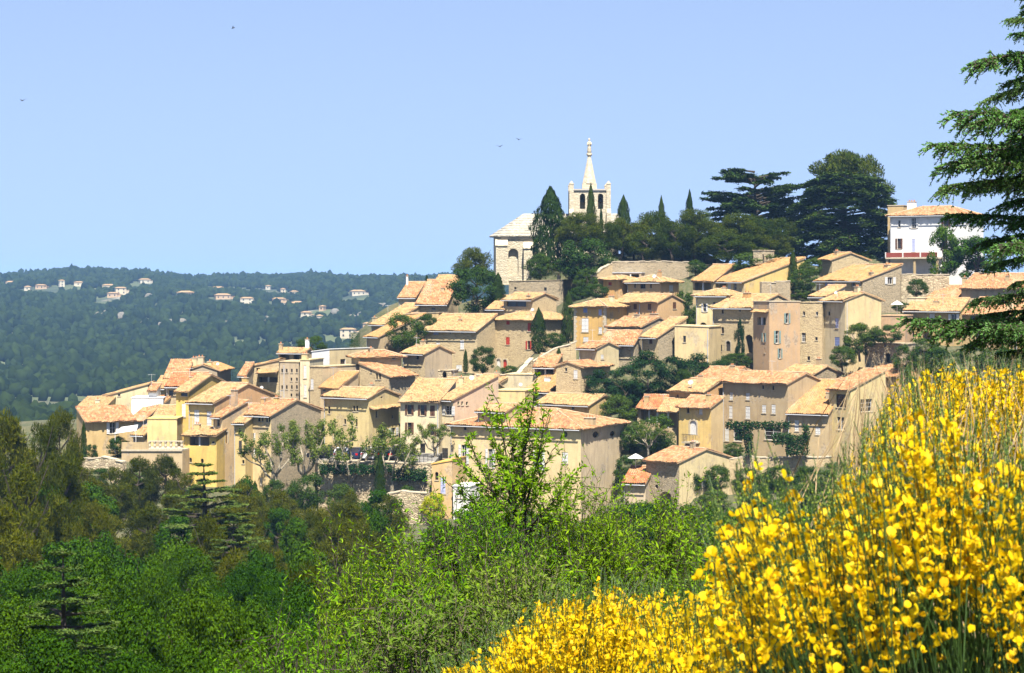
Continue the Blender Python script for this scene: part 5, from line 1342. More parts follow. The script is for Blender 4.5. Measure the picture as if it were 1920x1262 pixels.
    tower = tw.build('belfry', st, root)
    for xa in (tx0, tx1 - .72):
        for ya in (ty0, ty1 - .72):
            pb = MB(); zt_ = Zp(345)
            pb.box(xa, xa + .72, ya, ya + .72, -3, zt_)
            pb.box(xa - .05, xa + .77, ya - .05, ya + .77, zt_, zt_ + .2); pb.lathe([(.34, 0), (.2, .2), (.05, .4)], 6, (xa + .36, ya + .36, zt_ + .2))
            # sloping foot
            pb.prism([(xa, ya - .9, -3), (xa, ya - .003, -3), (xa, ya - .003, Zp(391)), (xa, ya - .9, Zp(399))], (.72, 0, 0))
            pb.build('corner_pier', st, tower)
    cb = MB(); cb.box(tx0 + .72, tx1 - .72, ty0 + .12, ty1 - .1, tz, tz + .24); cb.build('cornice', PAINT['grey'], tower)
    for a, b in ((1088, 1098), (1122, 1132)):
        bl = MB(); bl.lathe([(.5, 0), (.36, .2), (.3, .55), (.1, .7)], 10, ((X(a) + X(b)) / 2, ty0 + 1.5, Zp(378))); bl.build('bell', M_IRON, tower, True)
    # spire: square base, octagonal cone, capital, statue
    cx, cyy = (tx0 + tx1) / 2, (ty0 + ty1) / 2
    sp = MB()
    hb = X(1120) - X(1094); sp.box(cx - hb / 2 - .06, cx + hb / 2 + .06, cyy - hb / 2, cyy + hb / 2, tz + .23, Zp(342))
    sp.lathe([(hb / 2 * 1.16, Zp(342)), (hb / 2 * 1.16, Zp(341)), (hb / 2 * 1.08, Zp(341)), (.27, Zp(290))], 8, (cx, cyy, 0), 0, math.pi / 8)
    sp.lathe([(.27, Zp(290)), (.46, Zp(287)), (.46, Zp(284)), (.34, Zp(283))], 10, (cx, cyy, 0))
    spire = sp.build('spire', st, root)
    sb = MB(); b0 = Zp(283)
    sb.lathe([(.33, 0), (.36, .3), (.30, .9), (.24, 1.35), (.30, 1.6), (.28, 1.8), (.13, 1.95), (.11, 2.02), (.17, 2.12), (.18, 2.26), (.10, 2.42), (.02, 2.46)], 10, (cx, cyy, b0))
    for sgn in (-1, 1): sb.tube([(cx + sgn * .28, cyy, b0 + 1.75), (cx + sgn * .33, cyy - .15, b0 + 1.3), (cx + sgn * .08, cyy - .36, b0 + 1.45)], [.1, .09, .06], 6)
    sb.build('statue', st, spire, True)
church()

# ------------------------------------------------------------------ retaining walls, terraces
def wall_run(name, label, pts, thick, mat, cap=True, group='garden walls', dn=3.0):
    """pts: (px, py_top, py_bottom, Y) along the wall"""
    P = [pix(px, pt, Y) for px, pt, pb, Y in pts]; zb = [(HY - pb) / F * Y for px, pt, pb, Y in pts]
    root = empty(name, (P[0].x, P[0].y, zb[0])); tag(root, label, 'wall', group)
    o = Vector(root.location); mb = MB(); cp = MB()
    rg = np.random.default_rng(int(abs(P[0].x) * 10))
    for i in range(len(P) - 1):
        n = max(1, int((P[i + 1] - P[i]).length / .8))
        for k in range(n):
            a, b = P[i].lerp(P[i + 1], k / n) - o, P[i].lerp(P[i + 1], (k + 1) / n) - o
            za = zb[i] + (zb[i + 1] - zb[i]) * k / n - o.z - dn
            j = rg.normal(0, .05); a.z += j; b.z += j
            nrm = Vector((-(b - a).y, (b - a).x, 0)).normalized(); f = nrm * rg.uniform(-.05, .05)
            mb.prism([a + f, b + f, Vector((b.x, b.y, za)) + f, Vector((a.x, a.y, za)) + f], nrm * thick)
            if cap: cp.prism([a - nrm * .06 + Vector((0, 0, .004)), b - nrm * .06 + Vector((0, 0, .004)), b - nrm * .06 + Vector((0, 0, .13)), a - nrm * .06 + Vector((0, 0, .13))], nrm * (thick + .12))
    mb.build('masonry', mat, root)
    if cap: cp.build('coping', M_STONE_TRIM, root)
    return root
wall_run('garden_wall', 'long grey stone wall below the hilltop pines', [(1148, 492, 520, 308), (1230, 490, 520, 310), (1292, 492, 522, 311)], .6, WALL['grey'])
wall_run('garden_wall', 'sloping pale stone ramp wall left of the long grey wall', [(1112, 518, 545, 305), (1132, 502, 535, 306.5), (1148, 494, 525, 308)], .5, WALL['stone'])
wall_run('garden_wall', 'low rubble wall beside the slanting yellow wall', [(1428, 530, 545, 289), (1482, 528, 545, 291)], .5, WALL['grey'])
wall_run('garden_wall', 'rough stone wall under the red balcony', [(1690, 515, 548, 289), (1780, 516, 548, 291)], .6, WALL['rub'])
wall_run('garden_wall', 'pale garden wall below the deep yellow house', [(1000, 678, 700, 275), (1040, 655, 690, 276), (1080, 642, 680, 277)], .5, WALL['stone'])
wall_run('garden_wall', 'curved rubble terrace wall below the red arched door', [(880, 705, 725, 277), (930, 706, 725, 276), (975, 700, 725, 276), (1000, 672, 720, 279)], .6, WALL['rub'])
wall_run('retaining_wall', 'crumbling retaining wall below the parked cars', [(596, 866, 968, 241), (640, 866, 968, 240.5), (700, 866, 968, 240), (760, 869, 972, 239.5), (812, 870, 978, 239)], 1.2, WALL['rub'])
wall_run('retaining_wall', 'low broken wall at the foot of the retaining wall', [(690, 935, 985, 234), (750, 922, 985, 234), (800, 926, 990, 233)], .8, WALL['rub'])
wall_run('retaining_wall', 'rubble wall below the left end houses', [(140, 862, 915, 242), (190, 858, 915, 241), (230, 866, 920, 240)], .8, WALL['rub'])
wall_run('retaining_wall', 'stone terrace wall in front of the taupe house', [(1250, 868, 910, 244), (1400, 858, 905, 245), (1560, 858, 905, 245)], .6, WALL['stone'])
# car park slab
slab = MB(); zt_ = (HY - 867) / F * 241
for a, b in (((596, 241.6), (812, 239.6)),):
    p, q_ = pix(a[0], 0, a[1]), pix(b[0], 0, b[1])
    slab.prism([(p.x, p.y, zt_ - .05), (q_.x, q_.y, zt_ - .05), (q_.x + 1, 258, zt_ + .45), (p.x - 2, 258, zt_ + .45)], (0, 0, -4))
pk = slab.build('car_park', simple_mat('asphalt', (.16, .15, .13), .9, .2, 2)); tag(pk, 'asphalt car park in front of the row of houses', 'pavement', kind='structure')
# iron railing at the edge of the car park
rr = empty('railing', pix(748, 868, 240.2)); tag(rr, 'black iron railing at the road bend by the low plane tree', 'railing')
rb = MB(); o = rr.location
for zz in (.15, .5, .95): rb.tube([pix(748, 868, 240.2) - o + Vector((0, 0, zz)), pix(810, 869, 239.6) - o + Vector((0, 0, zz))], .03, 5)
rb.build('rail', M_IRON, rr)
for k in range(9):
    p = pix(748 + 62 * k / 8, 868, 240.2 - .6 * k / 8) - o; pb = MB(); pb.tube([p, p + Vector((0, 0, 1.0))], .035, 5); pb.build('post', M_IRON, rr)

# balustraded terrace of the left cluster
tb = empty('terrace', pix(228, 880, 247)); tag(tb, 'cream terrace with a stone balustrade in the left cluster', 'terrace')
o = tb.location.copy(); A, B = pix(228, 846, 247) - o, pix(342, 846, 245.5) - o
m = MB(); nv = Vector((-(B - A).y, (B - A).x, 0)).normalized()
lo = Vector((0, 0, -9))
m.prism([A, B, B + lo, A + lo], nv * 5)
w_ = m.build('wall', WALL['tan'], tb)
cp = MB(); cp.prism([A - nv * .15 + Vector((0, 0, .004)), B - nv * .15 + Vector((0, 0, .004)), B - nv * .15 + Vector((0, 0, .2)), A - nv * .15 + Vector((0, 0, .2))], nv * 5); cp.build('coping', M_STONE_TRIM, tb)
pr = MB(); pr.prism([A + Vector((0, 0, .2)), A.lerp(B, .45) + Vector((0, 0, .2)), A.lerp(B, .45) + Vector((0, 0, 1.1)), A + Vector((0, 0, 1.1))], nv * .2); pr.build('parapet', WALL['tan'], tb)
for k in range(7):
    p = A.lerp(B, .45 + .53 * k / 6) + nv * .2; q_ = MB()
    q_.lathe([(.22, 0), (.22, .12), (.13, .2), (.19, .45), (.13, .75), (.2, .85), (.2, .95)], 8, (p.x, p.y, p.z + .2)); q_.build('baluster', M_STONE_TRIM, tb)
rl = MB(); rl.prism([A.lerp(B, .45) + nv * .02 + Vector((0, 0, 1.15)), B + nv * .02 + Vector((0, 0, 1.15)), B + nv * .02 + Vector((0, 0, 1.28)), A.lerp(B, .45) + nv * .02 + Vector((0, 0, 1.28))], nv * .36); rl.build('rail', M_STONE_TRIM, tb)
# white sun awning and a parasol
def parasol(label, px, py, Y, r, hgt):
    b = pix(px, py, Y); root = empty('parasol', b - Vector((0, 0, hgt))); tag(root, label, 'parasol')
    q_ = MB(); q_.tube([(0, 0, -.6), (0, 0, hgt)], .04, 6); q_.build('pole', PAINT['white'], root)
    q_ = MB(); q_.lathe([(r, hgt - .45), (r * .55, hgt - .15), (.05, hgt + .1)], 8, (0, 0, 0)); q_.build('canopy', PAINT['white'], root)
parasol('white parasol on the terrace right of the round window house', 1192, 852, 243, 1.0, 2.4)
parasol('white parasol beside the hedge right of the cream gable', 1682, 565, 276, .9, 2.3)
aw = empty('awning', pix(232, 806, 249)); tag(aw, 'white sloping sun awning beside the tan end house', 'awning')
q_ = MB(); q_.prism([(-1.2, 0, -.5), (1.6, 0, -.1), (1.5, 1.6, .5), (-.6, 1.6, .2)], (0, 0, .05)); q_.build('canopy', PAINT['white'], aw)
for x in (-1.1, 1.5):
    q_ = MB(); q_.tube([(x, .1, -3), (x, .1, -.3)], .04, 5); q_.build('pole', PAINT['white'], aw)

M_RAILRED = simple_mat('rail_rust_red', (.20, .035, .02), .7, .2)
# balcony of the white house (a part of that house)
d = HB['white house with a red balcony on the right hilltop']; uL, uR, L3, R3, _zt = d['fn']; rt_ = d['root']
u0, z0 = uL(1670, 484); u1, _ = uL(1768, 484); zf = uL(1720, 483)[1]; zr = uL(1720, 474)[1]
q_ = MB(); q_.box(u0, u1, -2.6, -.002, zf - .22, zf); bal = q_.build('balcony', M_STONE_TRIM, rt_)
n = 3
for k in range(n):
    a, b = u0 + (u1 - u0) * k / n, u0 + (u1 - u0) * (k + 1) / n
    q_ = MB(); q_.box(a + .12, b - .12, -2.56, -2.5, zf + .02, zr); q_.build('railing_panel', M_RAILRED, bal)
    q_ = MB(); q_.box(a - .06, a + .1, -2.58, -2.46, zf, zr + .08); q_.build('post', PAINT['white'], bal)
for u in (u0 + .2, (u0 + u1) / 2 + .4, u1 - .2):
    q_ = MB(); q_.box(u - .16, u + .16, -2.4, -2.1, zf - 3.2, zf - .222); q_.build('pillar', WALL['tan'], bal)
q_ = MB(); q_.box(u0, u1, -2.7, -.004, zf - 6, zf - 2.7); q_.build('base_wall', WALL['rub'], bal)
# pergola roof and arched white door balcony on the yellow house
d = HB['yellow house with a white arched door and balcony']; uL, uR, L3, R3, _zt = d['fn']
u0, z0 = uL(zx(8, 395), zy(8, 690)); u1, _ = uL(zx(8, 490), zy(8, 690))
q_ = MB(); q_.box(u0, u1, -1.1, -.002, z0 - .18, z0); bl = q_.build('balcony', M_STONE_TRIM, d['root'])
for k in range(10):
    u = u0 + .05 + (u1 - u0 - .1) * k / 9; q_ = MB(); q_.box(u - .02, u + .02, -1.08, -1.04, z0 + .002, z0 + .9); q_.build('baluster', M_IRON, bl)
q_ = MB(); q_.box(u0, u1, -1.1, -1.02, z0 + .902, z0 + .95); q_.build('rail', M_IRON, bl)

# ------------------------------------------------------------------ parked cars
def car_mesh(col):
    mt = simple_mat('car_paint_%s' % col[0], col[1], .25, .05)
    return mt
M_TYRE = simple_mat('tyre', (.02, .02, .02), .9, .1); M_RIM = simple_mat('rim', (.5, .5, .52), .3, .1, metal=1.0)
M_TAIL = simple_mat('tail_lamp', (.45, .01, .01), .3, .1); M_HEAD = simple_mat('head_lamp', (.8, .8, .8), .15, .05)
def car(label, px, py, Y, rz, paint):
    root = empty('parked_car', pix(px, py, Y), rz); tag(root, label, 'car', 'cars parked in front of the row of houses')
    L, W = 4.1, 1.72
    prof = [(-2.02, .28), (2.02, .28), (2.05, .62), (1.98, .78), (1.15, .93), (.98, .95), (-1.55, .98), (-1.98, .95), (-2.05, .6)]
    b = MB(); n = len(prof); cols = []
    for yy, ins in ((-W / 2, .05), (-W / 2 - .0, 0), (W / 2, 0)): pass
    b.prism([(x, -W / 2, z) for x, z in prof], (0, W, 0)); body = b.build('body', paint, root)
    cab = [(1.05, .955), (.35, 1.40), (-.95, 1.45), (-1.75, .985)]
    g = MB()
    lowW, topW = W / 2 - .04, W / 2 - .2
    Lp = [(x, -(lowW if z < 1.1 else topW), z) for x, z in cab]; Rp = [(x, -y, z) for x, y, z in Lp]
    g.poly(Lp); g.poly(Rp[::-1])
    for i in range(3): g.poly((Lp[i + 1], Lp[i], Rp[i], Rp[i + 1]))
    g.build('window', M_GLASS, root)
    r_ = MB(); r_.prism([(.4, -topW - .02, 1.405), (-1.0, -topW - .02, 1.455), (-1.0, topW + .02, 1.455), (.4, topW + .02, 1.405)], (0, 0, .05))
    for sg in (-1, 1):
        for (xa, za), (xb, zb), wd in (((1.05, .955), (.35, 1.41), .04), ((-.3, .97), (-.35, 1.43), .05), ((-1.75, .985), (-.95, 1.45), .06)):
            r_.tube([(xa, sg * lowW, za), (xb, sg * topW, zb)], wd, 5)
    r_.build('roof', paint, root)
    for x in (-1.25, 1.3):
        for sg in (-1, 1):
            t = MB(); t.tube([(x, sg * (W / 2 - .2), .31), (x, sg * (W / 2 + .02), .31)], .31, 14); ty = t.build('wheel', M_TYRE, root)
            t = MB(); t.tube([(x, sg * (W / 2 + .021), .31), (x, sg * (W / 2 + .03), .31)], .19, 10); t.build('rim', M_RIM, ty)
    for sg in (-1, 1):
        t = MB(); t.box(-2.08, -2.0, sg * .68 - .14, sg * .68 + .14, .66, .9); t.build('tail_light', M_TAIL, root)
        t = MB(); t.box(1.9, 2.07, sg * .62 - .18, sg * .62 + .18, .58, .74); t.build('headlight', M_HEAD, root)
    t = MB(); t.box(-2.09, -2.05, -.26, .26, .45, .57); t.build('number_plate', PAINT['white'], root)
P_ = {k: simple_mat('car_paint_' + k, c, .25, .05) for k, c in (('black', (.015, .015, .018)), ('navy', (.02, .03, .07)), ('silver', (.55, .56, .58)), ('white', (.8, .8, .8)), ('darkgreen', (.02, .05, .03)))}
car('black car behind the second plane tree', 608, 861, 246.5, R(172), P_['black'])
car('white car half hidden by the third plane tree', 643, 861, 246.0, R(85), P_['white'])
car('dark blue car parked beside the silver car', 672, 861, 244.4, R(70), P_['navy'])
car('silver car in the middle of the row', 699, 861, 244.2, R(75), P_['silver'])
car('dark green car behind the slim cypress', 727, 861, 244.6, R(80), P_['darkgreen'])
car('black car with red tail lamps at the right end of the row', 752, 862, 243.5, R(78), P_['black'])
# birds in the sky
for i, (px, py, Y) in enumerate(((937, 275, 180), (973, 262, 190), (437, 53, 150), (42, 189, 150))):
    b = MB()
    b.tube([(-.16, 0, 0), (0, 0, .02), (.14, 0, 0)], [.01, .04, .01], 5)
    b.prism([(.05, 0, .02), (-.03, 0, .02), (-.12, .34, .10), (-.06, .32, .1)], (0, 0, .012)); b.prism([(.05, 0, .02), (-.03, 0, .02), (-.12, -.34, .10), (-.06, -.32, .1)], (0, 0, .012))
    o = b.build('bird', M_IRON, loc=pix(px, py, Y)); o.rotation_euler = (0, .3, 1.1 + i)
    tag(o, ['left bird of the pair in the sky left of the spire', 'right bird of the pair in the sky left of the spire', 'lone bird high in the upper left sky', 'lone bird near the left frame edge of the sky'][i], 'bird', 'birds in the sky')
# ------------------------------------------------------------------ foliage
def leaf_cards(P, nrm, size, aspect=.5, rng=None, jitter=.35, up=None):
    """rhombic leaves: one quad each at P with normal nrm"""
    rng = rng or RNG
    n = len(P)
    nrm = nrm / (np.linalg.norm(nrm, axis=1, keepdims=True) + 1e-9)
    d = rng.normal(size=(n, 3)) if up is None else up + rng.normal(size=(n, 3)) * jitter
    a = d - nrm * (d * nrm).sum(1, keepdims=True); a /= np.linalg.norm(a, axis=1, keepdims=True) + 1e-9
    b = np.cross(nrm, a)
    s = np.asarray(size).reshape(-1, 1) * rng.uniform(.6, 1.4, (n, 1))
    h_ = s * aspect * .5
    v = np.stack([P - a * s * .5, P + b * h_, P + a * s * .5, P - b * h_], 1)
    v[:, 0] += nrm * s * .08; v[:, 2] += nrm * s * -.1
    return v.reshape(-1, 3), np.arange(4 * n).reshape(n, 4)

def clump_points(rng, n, ell, ncl, cr, surf=.33, flat=1.0, zlo=-1.0):
    dirs = rng.normal(size=(ncl, 3)); dirs /= np.linalg.norm(dirs, axis=1, keepdims=True)
    dirs[:, 2] = np.where(dirs[:, 2] < zlo, -dirs[:, 2], dirs[:, 2])
    rad = rng.uniform(0.25, 1, ncl) ** surf
    C = dirs * rad[:, None] * np.array(ell)
    crs = cr * rng.uniform(.6, 1.35, ncl)
    w = crs ** 2; k = rng.choice(ncl, n, p=w / w.sum())
    q = rng.normal(size=(n, 3)); q /= np.linalg.norm(q, axis=1, keepdims=True)
    r = rng.uniform(0.15, 1, n) ** .45
    off = q * (r * crs[k])[:, None]; off[:, 2] *= flat
    return C[k] + off, q, C

LEAF = {
    'oak': leaf_mat('leaves_oak', (.010, .032, .002), (.048, .105, .004), (.028, .070, .003), trans=.25),
    'pine': leaf_mat('needles_pine', (.022, .036, .002), (.086, .092, .006), (.044, .056, .003), trans=.25),
    'pinet': leaf_mat('needles_hilltop_pine', (.014, .034, .003), (.074, .090, .008), (.034, .060, .004), trans=.25),
    'cypress': leaf_mat('leaves_cypress', (.008, .020, .003), (.032, .054, .008), trans=.12),
    'bush': leaf_mat('leaves_bush', (.018, .040, .006), (.055, .098, .016), trans=.3),
    'ever': leaf_mat('leaves_evergreen', (.006, .020, .006), (.022, .056, .014), trans=.15),
    'cedar': leaf_mat('needles_cedar', (.013, .032, .005), (.066, .096, .018), trans=.15),
    'cedarp': leaf_mat('needles_cedar_pale', (.026, .055, .008), (.105, .145, .030), trans=.15),
    'plane': leaf_mat('leaves_plane', (.07, .11, .015), (.19, .23, .045), trans=.45),
    'almond': leaf_mat('leaves_almond', (.055, .140, .004), (.180, .310, .010), (.115, .22, .005), trans=.36, objvar=.12),
    'lime': leaf_mat('leaves_lime', (.22, .26, .012), (.36, .37, .02), trans=.4),
    'dry': leaf_mat('leaves_dry', (.040, .085, .005), (.15, .21, .030), (.07, .13, .008), trans=.25),
}
PROTO = {}
def trunk_mesh(name, Ht, r, rng, limbs=6, mat=None, spread=1.0, top=.75):
    m = MB(); p = [Vector((0, 0, -1.2))]; k = 6
    for i in range(1, k + 1): p.append(Vector((rng.normal(0, .03) * Ht, rng.normal(0, .03) * Ht, Ht * top * i / k)))
    m.tube(p, [r * (1.25 - .9 * i / k) for i in range(k + 1)], 7)
    for i in range(limbs):
        a = 6.283 * i / limbs + rng.uniform(-.4, .4); b = p[min(k - 1, 2 + i % 4)]
        e = b + Vector((math.cos(a), math.sin(a), rng.uniform(.5, 1.1))) * Ht * .28 * spread
        m.tube([b, b.lerp(e, .5) + Vector((0, 0, -.04 * Ht)), e], [r * .5, r * .3, r * .1], 5)
    return m.mesh(name, mat or M_BARK)

def proto(kind, var):
    """unit tree of height 1 .. returns (trunk mesh, crown mesh); crown radius 0.5 wide, built at a nominal size then scaled"""
    key = (kind, var)
    if key in PROTO: return PROTO[key]
    rng = np.random.default_rng(hash((len(kind) * 31 + ord(kind[0]) * 7 + ord(kind[-1]) + var * 101)) % 9999)
    Ht, Wd = 8.0, 8.0
    if kind in ('oak', 'oaklike', 'oak_near'):
        P, q, C = clump_points(rng, 9000 if kind != 'oak_near' else 30000, (3.0, 3.0, 3.1), 42 if kind != 'oak_near' else 46, .92, .18, .8, -.8); P[:, 2] += 4.2
        nr = q * 1.2 + np.array([0, 0, .45]) + rng.normal(size=P.shape) * .4
        v, f = leaf_cards(P, nr, .26 if kind != 'oak_near' else .135, .7, rng); Wd = 8.0
        tm = trunk_mesh('trunk', Ht, .26, rng, 7); mat = LEAF['oak']
    elif kind in ('pine', 'pine_big', 'pine_top'):
        P, q, C = clump_points(rng, 17000, (3.2, 3.2, 3.2) if kind != 'pine_big' else (3.0, 3.0, 2.7), 48 if kind != 'pine_big' else 30, 1.0, .4, .62, -.9 if kind != 'pine_big' else -.45); P[:, 2] += 4.3 if kind != 'pine_big' else 4.9
        nr = rng.normal(size=P.shape) + q * .4
        v, f = leaf_cards(P, nr, .30, .24, rng, .5, up=q + np.array([0, 0, .6]))
        tm = trunk_mesh('trunk', Ht, .22, rng, 9); mat = LEAF['pine' if kind == 'pine' else 'pinet']
    elif kind in ('bush', 'limebush', 'ivy', 'hedge', 'ever'):
        if kind == 'ever':
            P, q, C = clump_points(rng, 8000, (2.9, 2.9, 3.3), 50, 1.1, .35, .45, -.9); P[:, 2] += 3.8
            nr = q * .5 + np.array([0, 0, .9]) + rng.normal(size=P.shape) * .35; v, f = leaf_cards(P, nr, .34, .4, rng)
        elif kind == 'hedge':
            P = rng.uniform(-1, 1, (6000, 3)); ax = rng.integers(0, 3, 6000); P[np.arange(6000), ax] = np.sign(P[np.arange(6000), ax]); q = P.copy(); P = P * np.array([3.6, 3.6, 3.8]) + np.array([0, 0, 4.1])
            v, f = leaf_cards(P, q + rng.normal(size=P.shape) * .5, .3, .7, rng)
        else:
            P, q, C = clump_points(rng, 9000, (3.1, 3.1, 3.4), 55, .95, .25, .85, -1.0); P[:, 2] += 3.7
            nr = q * 1.2 + np.array([0, 0, .4]) + rng.normal(size=P.shape) * .4; v, f = leaf_cards(P, nr, .27, .6, rng)
        tm = trunk_mesh('trunk', Ht, .2, rng, 5, top=.5); mat = LEAF['ever' if kind == 'ivy' else 'lime' if kind == 'limebush' else 'ever' if kind in ('ever', 'hedge') else 'bush']
    elif kind in ('cypress', 'cypress_fat'):
        n = 9000; z = rng.uniform(0, 1, n) ** .9; a = rng.uniform(0, 6.283, n)
        prof = np.interp(z, [0, .08, .25, .6, .85, 1], [.6, .92, 1, .82, .45, .04])
        lump = 1 + .16 * np.sin(a * 3 + z * 9 + var) + .12 * np.sin(a * 5 - z * 17) + .08 * np.sin(z * 40 + a * 2)
        if kind == 'cypress_fat': lump += .16 * np.sin(a * 2 + z * 6) * (z > .5)
        r = prof * lump * 3.3 * rng.uniform(.6, 1.03, n) ** .6
        P = np.stack([r * np.cos(a), r * np.sin(a), z * 8], -1)
        q = np.stack([np.cos(a), np.sin(a), np.full(n, .3)], -1)
        v, f = leaf_cards(P, q + rng.normal(size=P.shape) * .45, .42, .35, rng, .35, up=np.array([0, 0, 1.0]) + q * .25)
        tm = trunk_mesh('trunk', Ht, .3, rng, 0); mat = LEAF['cypress']
    elif kind in ('cedar', 'cedar_young', 'cedar_droop'):
        Ps, Ns = [], []; tmb = MB()
        p = [Vector((0, 0, -1)), Vector((.05, 0, 2)), Vector((-.05, .05, 4.5)), Vector((0, 0, 7.6 if kind != 'cedar' else 6.4))]
        tmb.tube(p, [.28, .24, .17, .03], 7)
        nb = {'cedar': 120, 'cedar_young': 78, 'cedar_droop': 170}[kind]
        for i in range(nb):
            if kind == 'cedar':
                z = rng.uniform(2.2, 7.5); R_ = np.interp(z, [2.2, 3.5, 5.5, 7.0, 7.5], [3.7, 4.4, 4.2, 3.7, 3.0]) * rng.uniform(.6, 1.08); rise = .18 + .1 * rng.uniform(-1, 1); droop = .02; rise0 = z - .35 * R_
            elif kind == 'cedar_young':
                lv = i // 6; z = .8 + 6.8 * (lv / 12) + rng.normal(0, .05); R_ = np.interp(z, [.8, 3, 6, 7.7], [4.6, 3.9, 2.1, .5]) * rng.uniform(.6, 1.1); rise = .05; droop = .0; rise0 = z
            else:
                z = rng.uniform(1.0, 7.6); R_ = np.interp(z, [1, 3, 5.5, 7, 7.6], [3.7, 4.2, 4.0, 3.1, 1.6]) * rng.uniform(.75, 1.1); rise = .3; droop = .12; rise0 = z - .1
            a = rng.uniform(0, 6.283); dx, dy = math.cos(a), math.sin(a)
            path = [Vector((dx * t * R_, dy * t * R_, max(.3, rise0 + rise * t * R_ - droop * (t * R_) ** 2))) for t in (0, .33, .66, 1)]
            tmb.tube(path, [.09, .06, .04, .01], 5)
            npt = int(70 * R_ / 3.5) + 25
            t = rng.uniform(.28, 1, npt) ** .7
            # flat fan of foliage around the bough
            wfan = (.62 if kind != 'cedar_young' else .42) * R_ * .42 * (1.15 - t) + .16
            off = rng.uniform(-1, 1, npt) * wfan
            x = dx * t * R_ - dy * off; y = dy * t * R_ + dx * off
            zz = np.maximum(.25, rise0 + rise * t * R_ - droop * (t * R_) ** 2) + rng.normal(0, .045 if kind != 'cedar_young' else .02, npt) - np.abs(off) * (.10 if kind != 'cedar_droop' else .35) + .04
            reps = 4
            for _ in range(reps):
                Ps.append(np.stack([x, y, zz], -1) + rng.normal(0, .11, (npt, 3)) * np.array([1, 1, .25]))
                Ns.append(np.stack([rng.normal(0, .35 if kind != 'cedar_young' else .2, npt), rng.normal(0, .35 if kind != 'cedar_young' else .2, npt), np.ones(npt)], -1))
        P = np.concatenate(Ps); nr = np.concatenate(Ns)
        v, f = leaf_cards(P, nr, .30 if kind != 'cedar_young' else .22, .42, rng)
        tm = tmb.mesh('trunk', M_BARK); mat = LEAF['cedar'] if kind != 'cedar_young' else LEAF['cedarp']
    elif kind == 'plane':
        tmb = MB(); Ps = []
        tmb.tube([(0, 0, -1.2), (.1, 0, 1.2), (.0, .1, 2.6)], [.22, .18, .2], 8)
        for i in range(7):
            a = 6.283 * i / 7 + rng.uniform(-.3, .3); p = Vector((0, 0, 2.3 + rng.uniform(-.3, .3))); rad = .10
            path, rr_ = [p.copy()], [rad]
            d = Vector((math.cos(a), math.sin(a), rng.uniform(.7, 1.2))).normalized()
            for k in range(4):
                p = p + d * rng.uniform(.65, 1.0); d = (d + Vector(rng.normal(0, .28, 3)) + Vector((0, 0, .22))).normalized()
                path.append(p.copy()); rr_.append(rad * (1 - .16 * (k + 1)) * (1.0 if k < 3 else 1.25))
                if k >= 1:
                    e = p + (d + Vector(rng.normal(0, .8, 3))).normalized() * rng.uniform(.5, .9)
                    tmb.tube([p, e], [.04, .05], 5); Ps.append(e)
                    e2 = e + (d + Vector(rng.normal(0, .9, 3))).normalized() * rng.uniform(.3, .6); tmb.tube([e, e2], [.03, .02], 4); Ps.append(e2)
            tmb.tube(path, rr_, 6); Ps.append(path[-1])
        C = np.array([tuple(p) for p in Ps])
        n = 4200; k = rng.integers(0, len(C), n); q = rng.normal(size=(n, 3)); q /= np.linalg.norm(q, axis=1, keepdims=True)
        P = C[k] + q * (rng.uniform(.1, 1, n) ** .6 * .42)[:, None] + np.array([0, 0, .22])
        v, f = leaf_cards(P, q + np.array([0, 0, .5]), .14, .75, rng)
        tm = tmb.mesh('trunk', M_BARK_PALE); mat = LEAF['plane']
    PROTO[key] = (tm, mesh_np('crown', v, f, None, [mat]))
    return PROTO[key]

NAMES = {'oak_near': 'oak_tree', 'pine_top': 'pine_tree', 'oak': 'oak_tree', 'oaklike': 'oak_tree', 'pine': 'pine_tree', 'pine_big': 'pine_tree', 'bush': 'shrub', 'limebush': 'shrub', 'ivy': 'ivy', 'hedge': 'hedge', 'ever': 'evergreen_tree', 'cypress': 'cypress_tree', 'cypress_fat': 'cypress_tree',
         'cedar': 'cedar_tree', 'cedar_young': 'cedar_tree', 'cedar_droop': 'cedar_tree', 'plane': 'plane_tree', 'shrub': 'almond_bush', 'dryshrub': 'dry_shrub', 'almond': 'almond_tree'}
NV = {'oak_near': 2, 'pine_top': 2, 'oak': 3, 'pine': 3, 'bush': 3, 'ever': 2, 'cypress': 1, 'cypress_fat': 2, 'plane': 3, 'cedar_young': 2}
cnt = {}
rt = np.random.default_rng(77)
for kind, px, top, base, Y, w, label, group in TREES:
    if kind in ('shrub', 'dryshrub', 'almond'): continue
    i = cnt.get(kind, 0); cnt[kind] = i + 1
    tm, cm = proto(kind, i % NV.get(kind, 1))
    b = pix(px, base, Y); Hm = (base - top) / F * Y; Wm = w / F * Y
    if kind in ('bush', 'ever', 'oak', 'pine', 'oak_near', 'pine_top'): Wm *= 1.1
    if kind in ('cypress', 'cypress_fat'): Wm *= 1.2
    sx = Wm / 8.0 * (1.0 if kind != 'plane' else 1.25); sz = Hm / 8.0
    if kind == 'plane': sz = Hm / 7.0
    rz = rt.uniform(0, 6.28)
    root = empty(NAMES[kind], b, rz)
    cat = 'tree' if kind not in ('bush', 'limebush', 'ivy', 'hedge') else 'shrub' if kind not in ('ivy', 'hedge') else kind
    tag(root, label, cat, group)
    o = link('trunk', tm, root, scale=(sx, sx, sz)); link('crown', cm, root, scale=(sx, sx, sz))
    if cat != 'tree': o.name = 'stem'

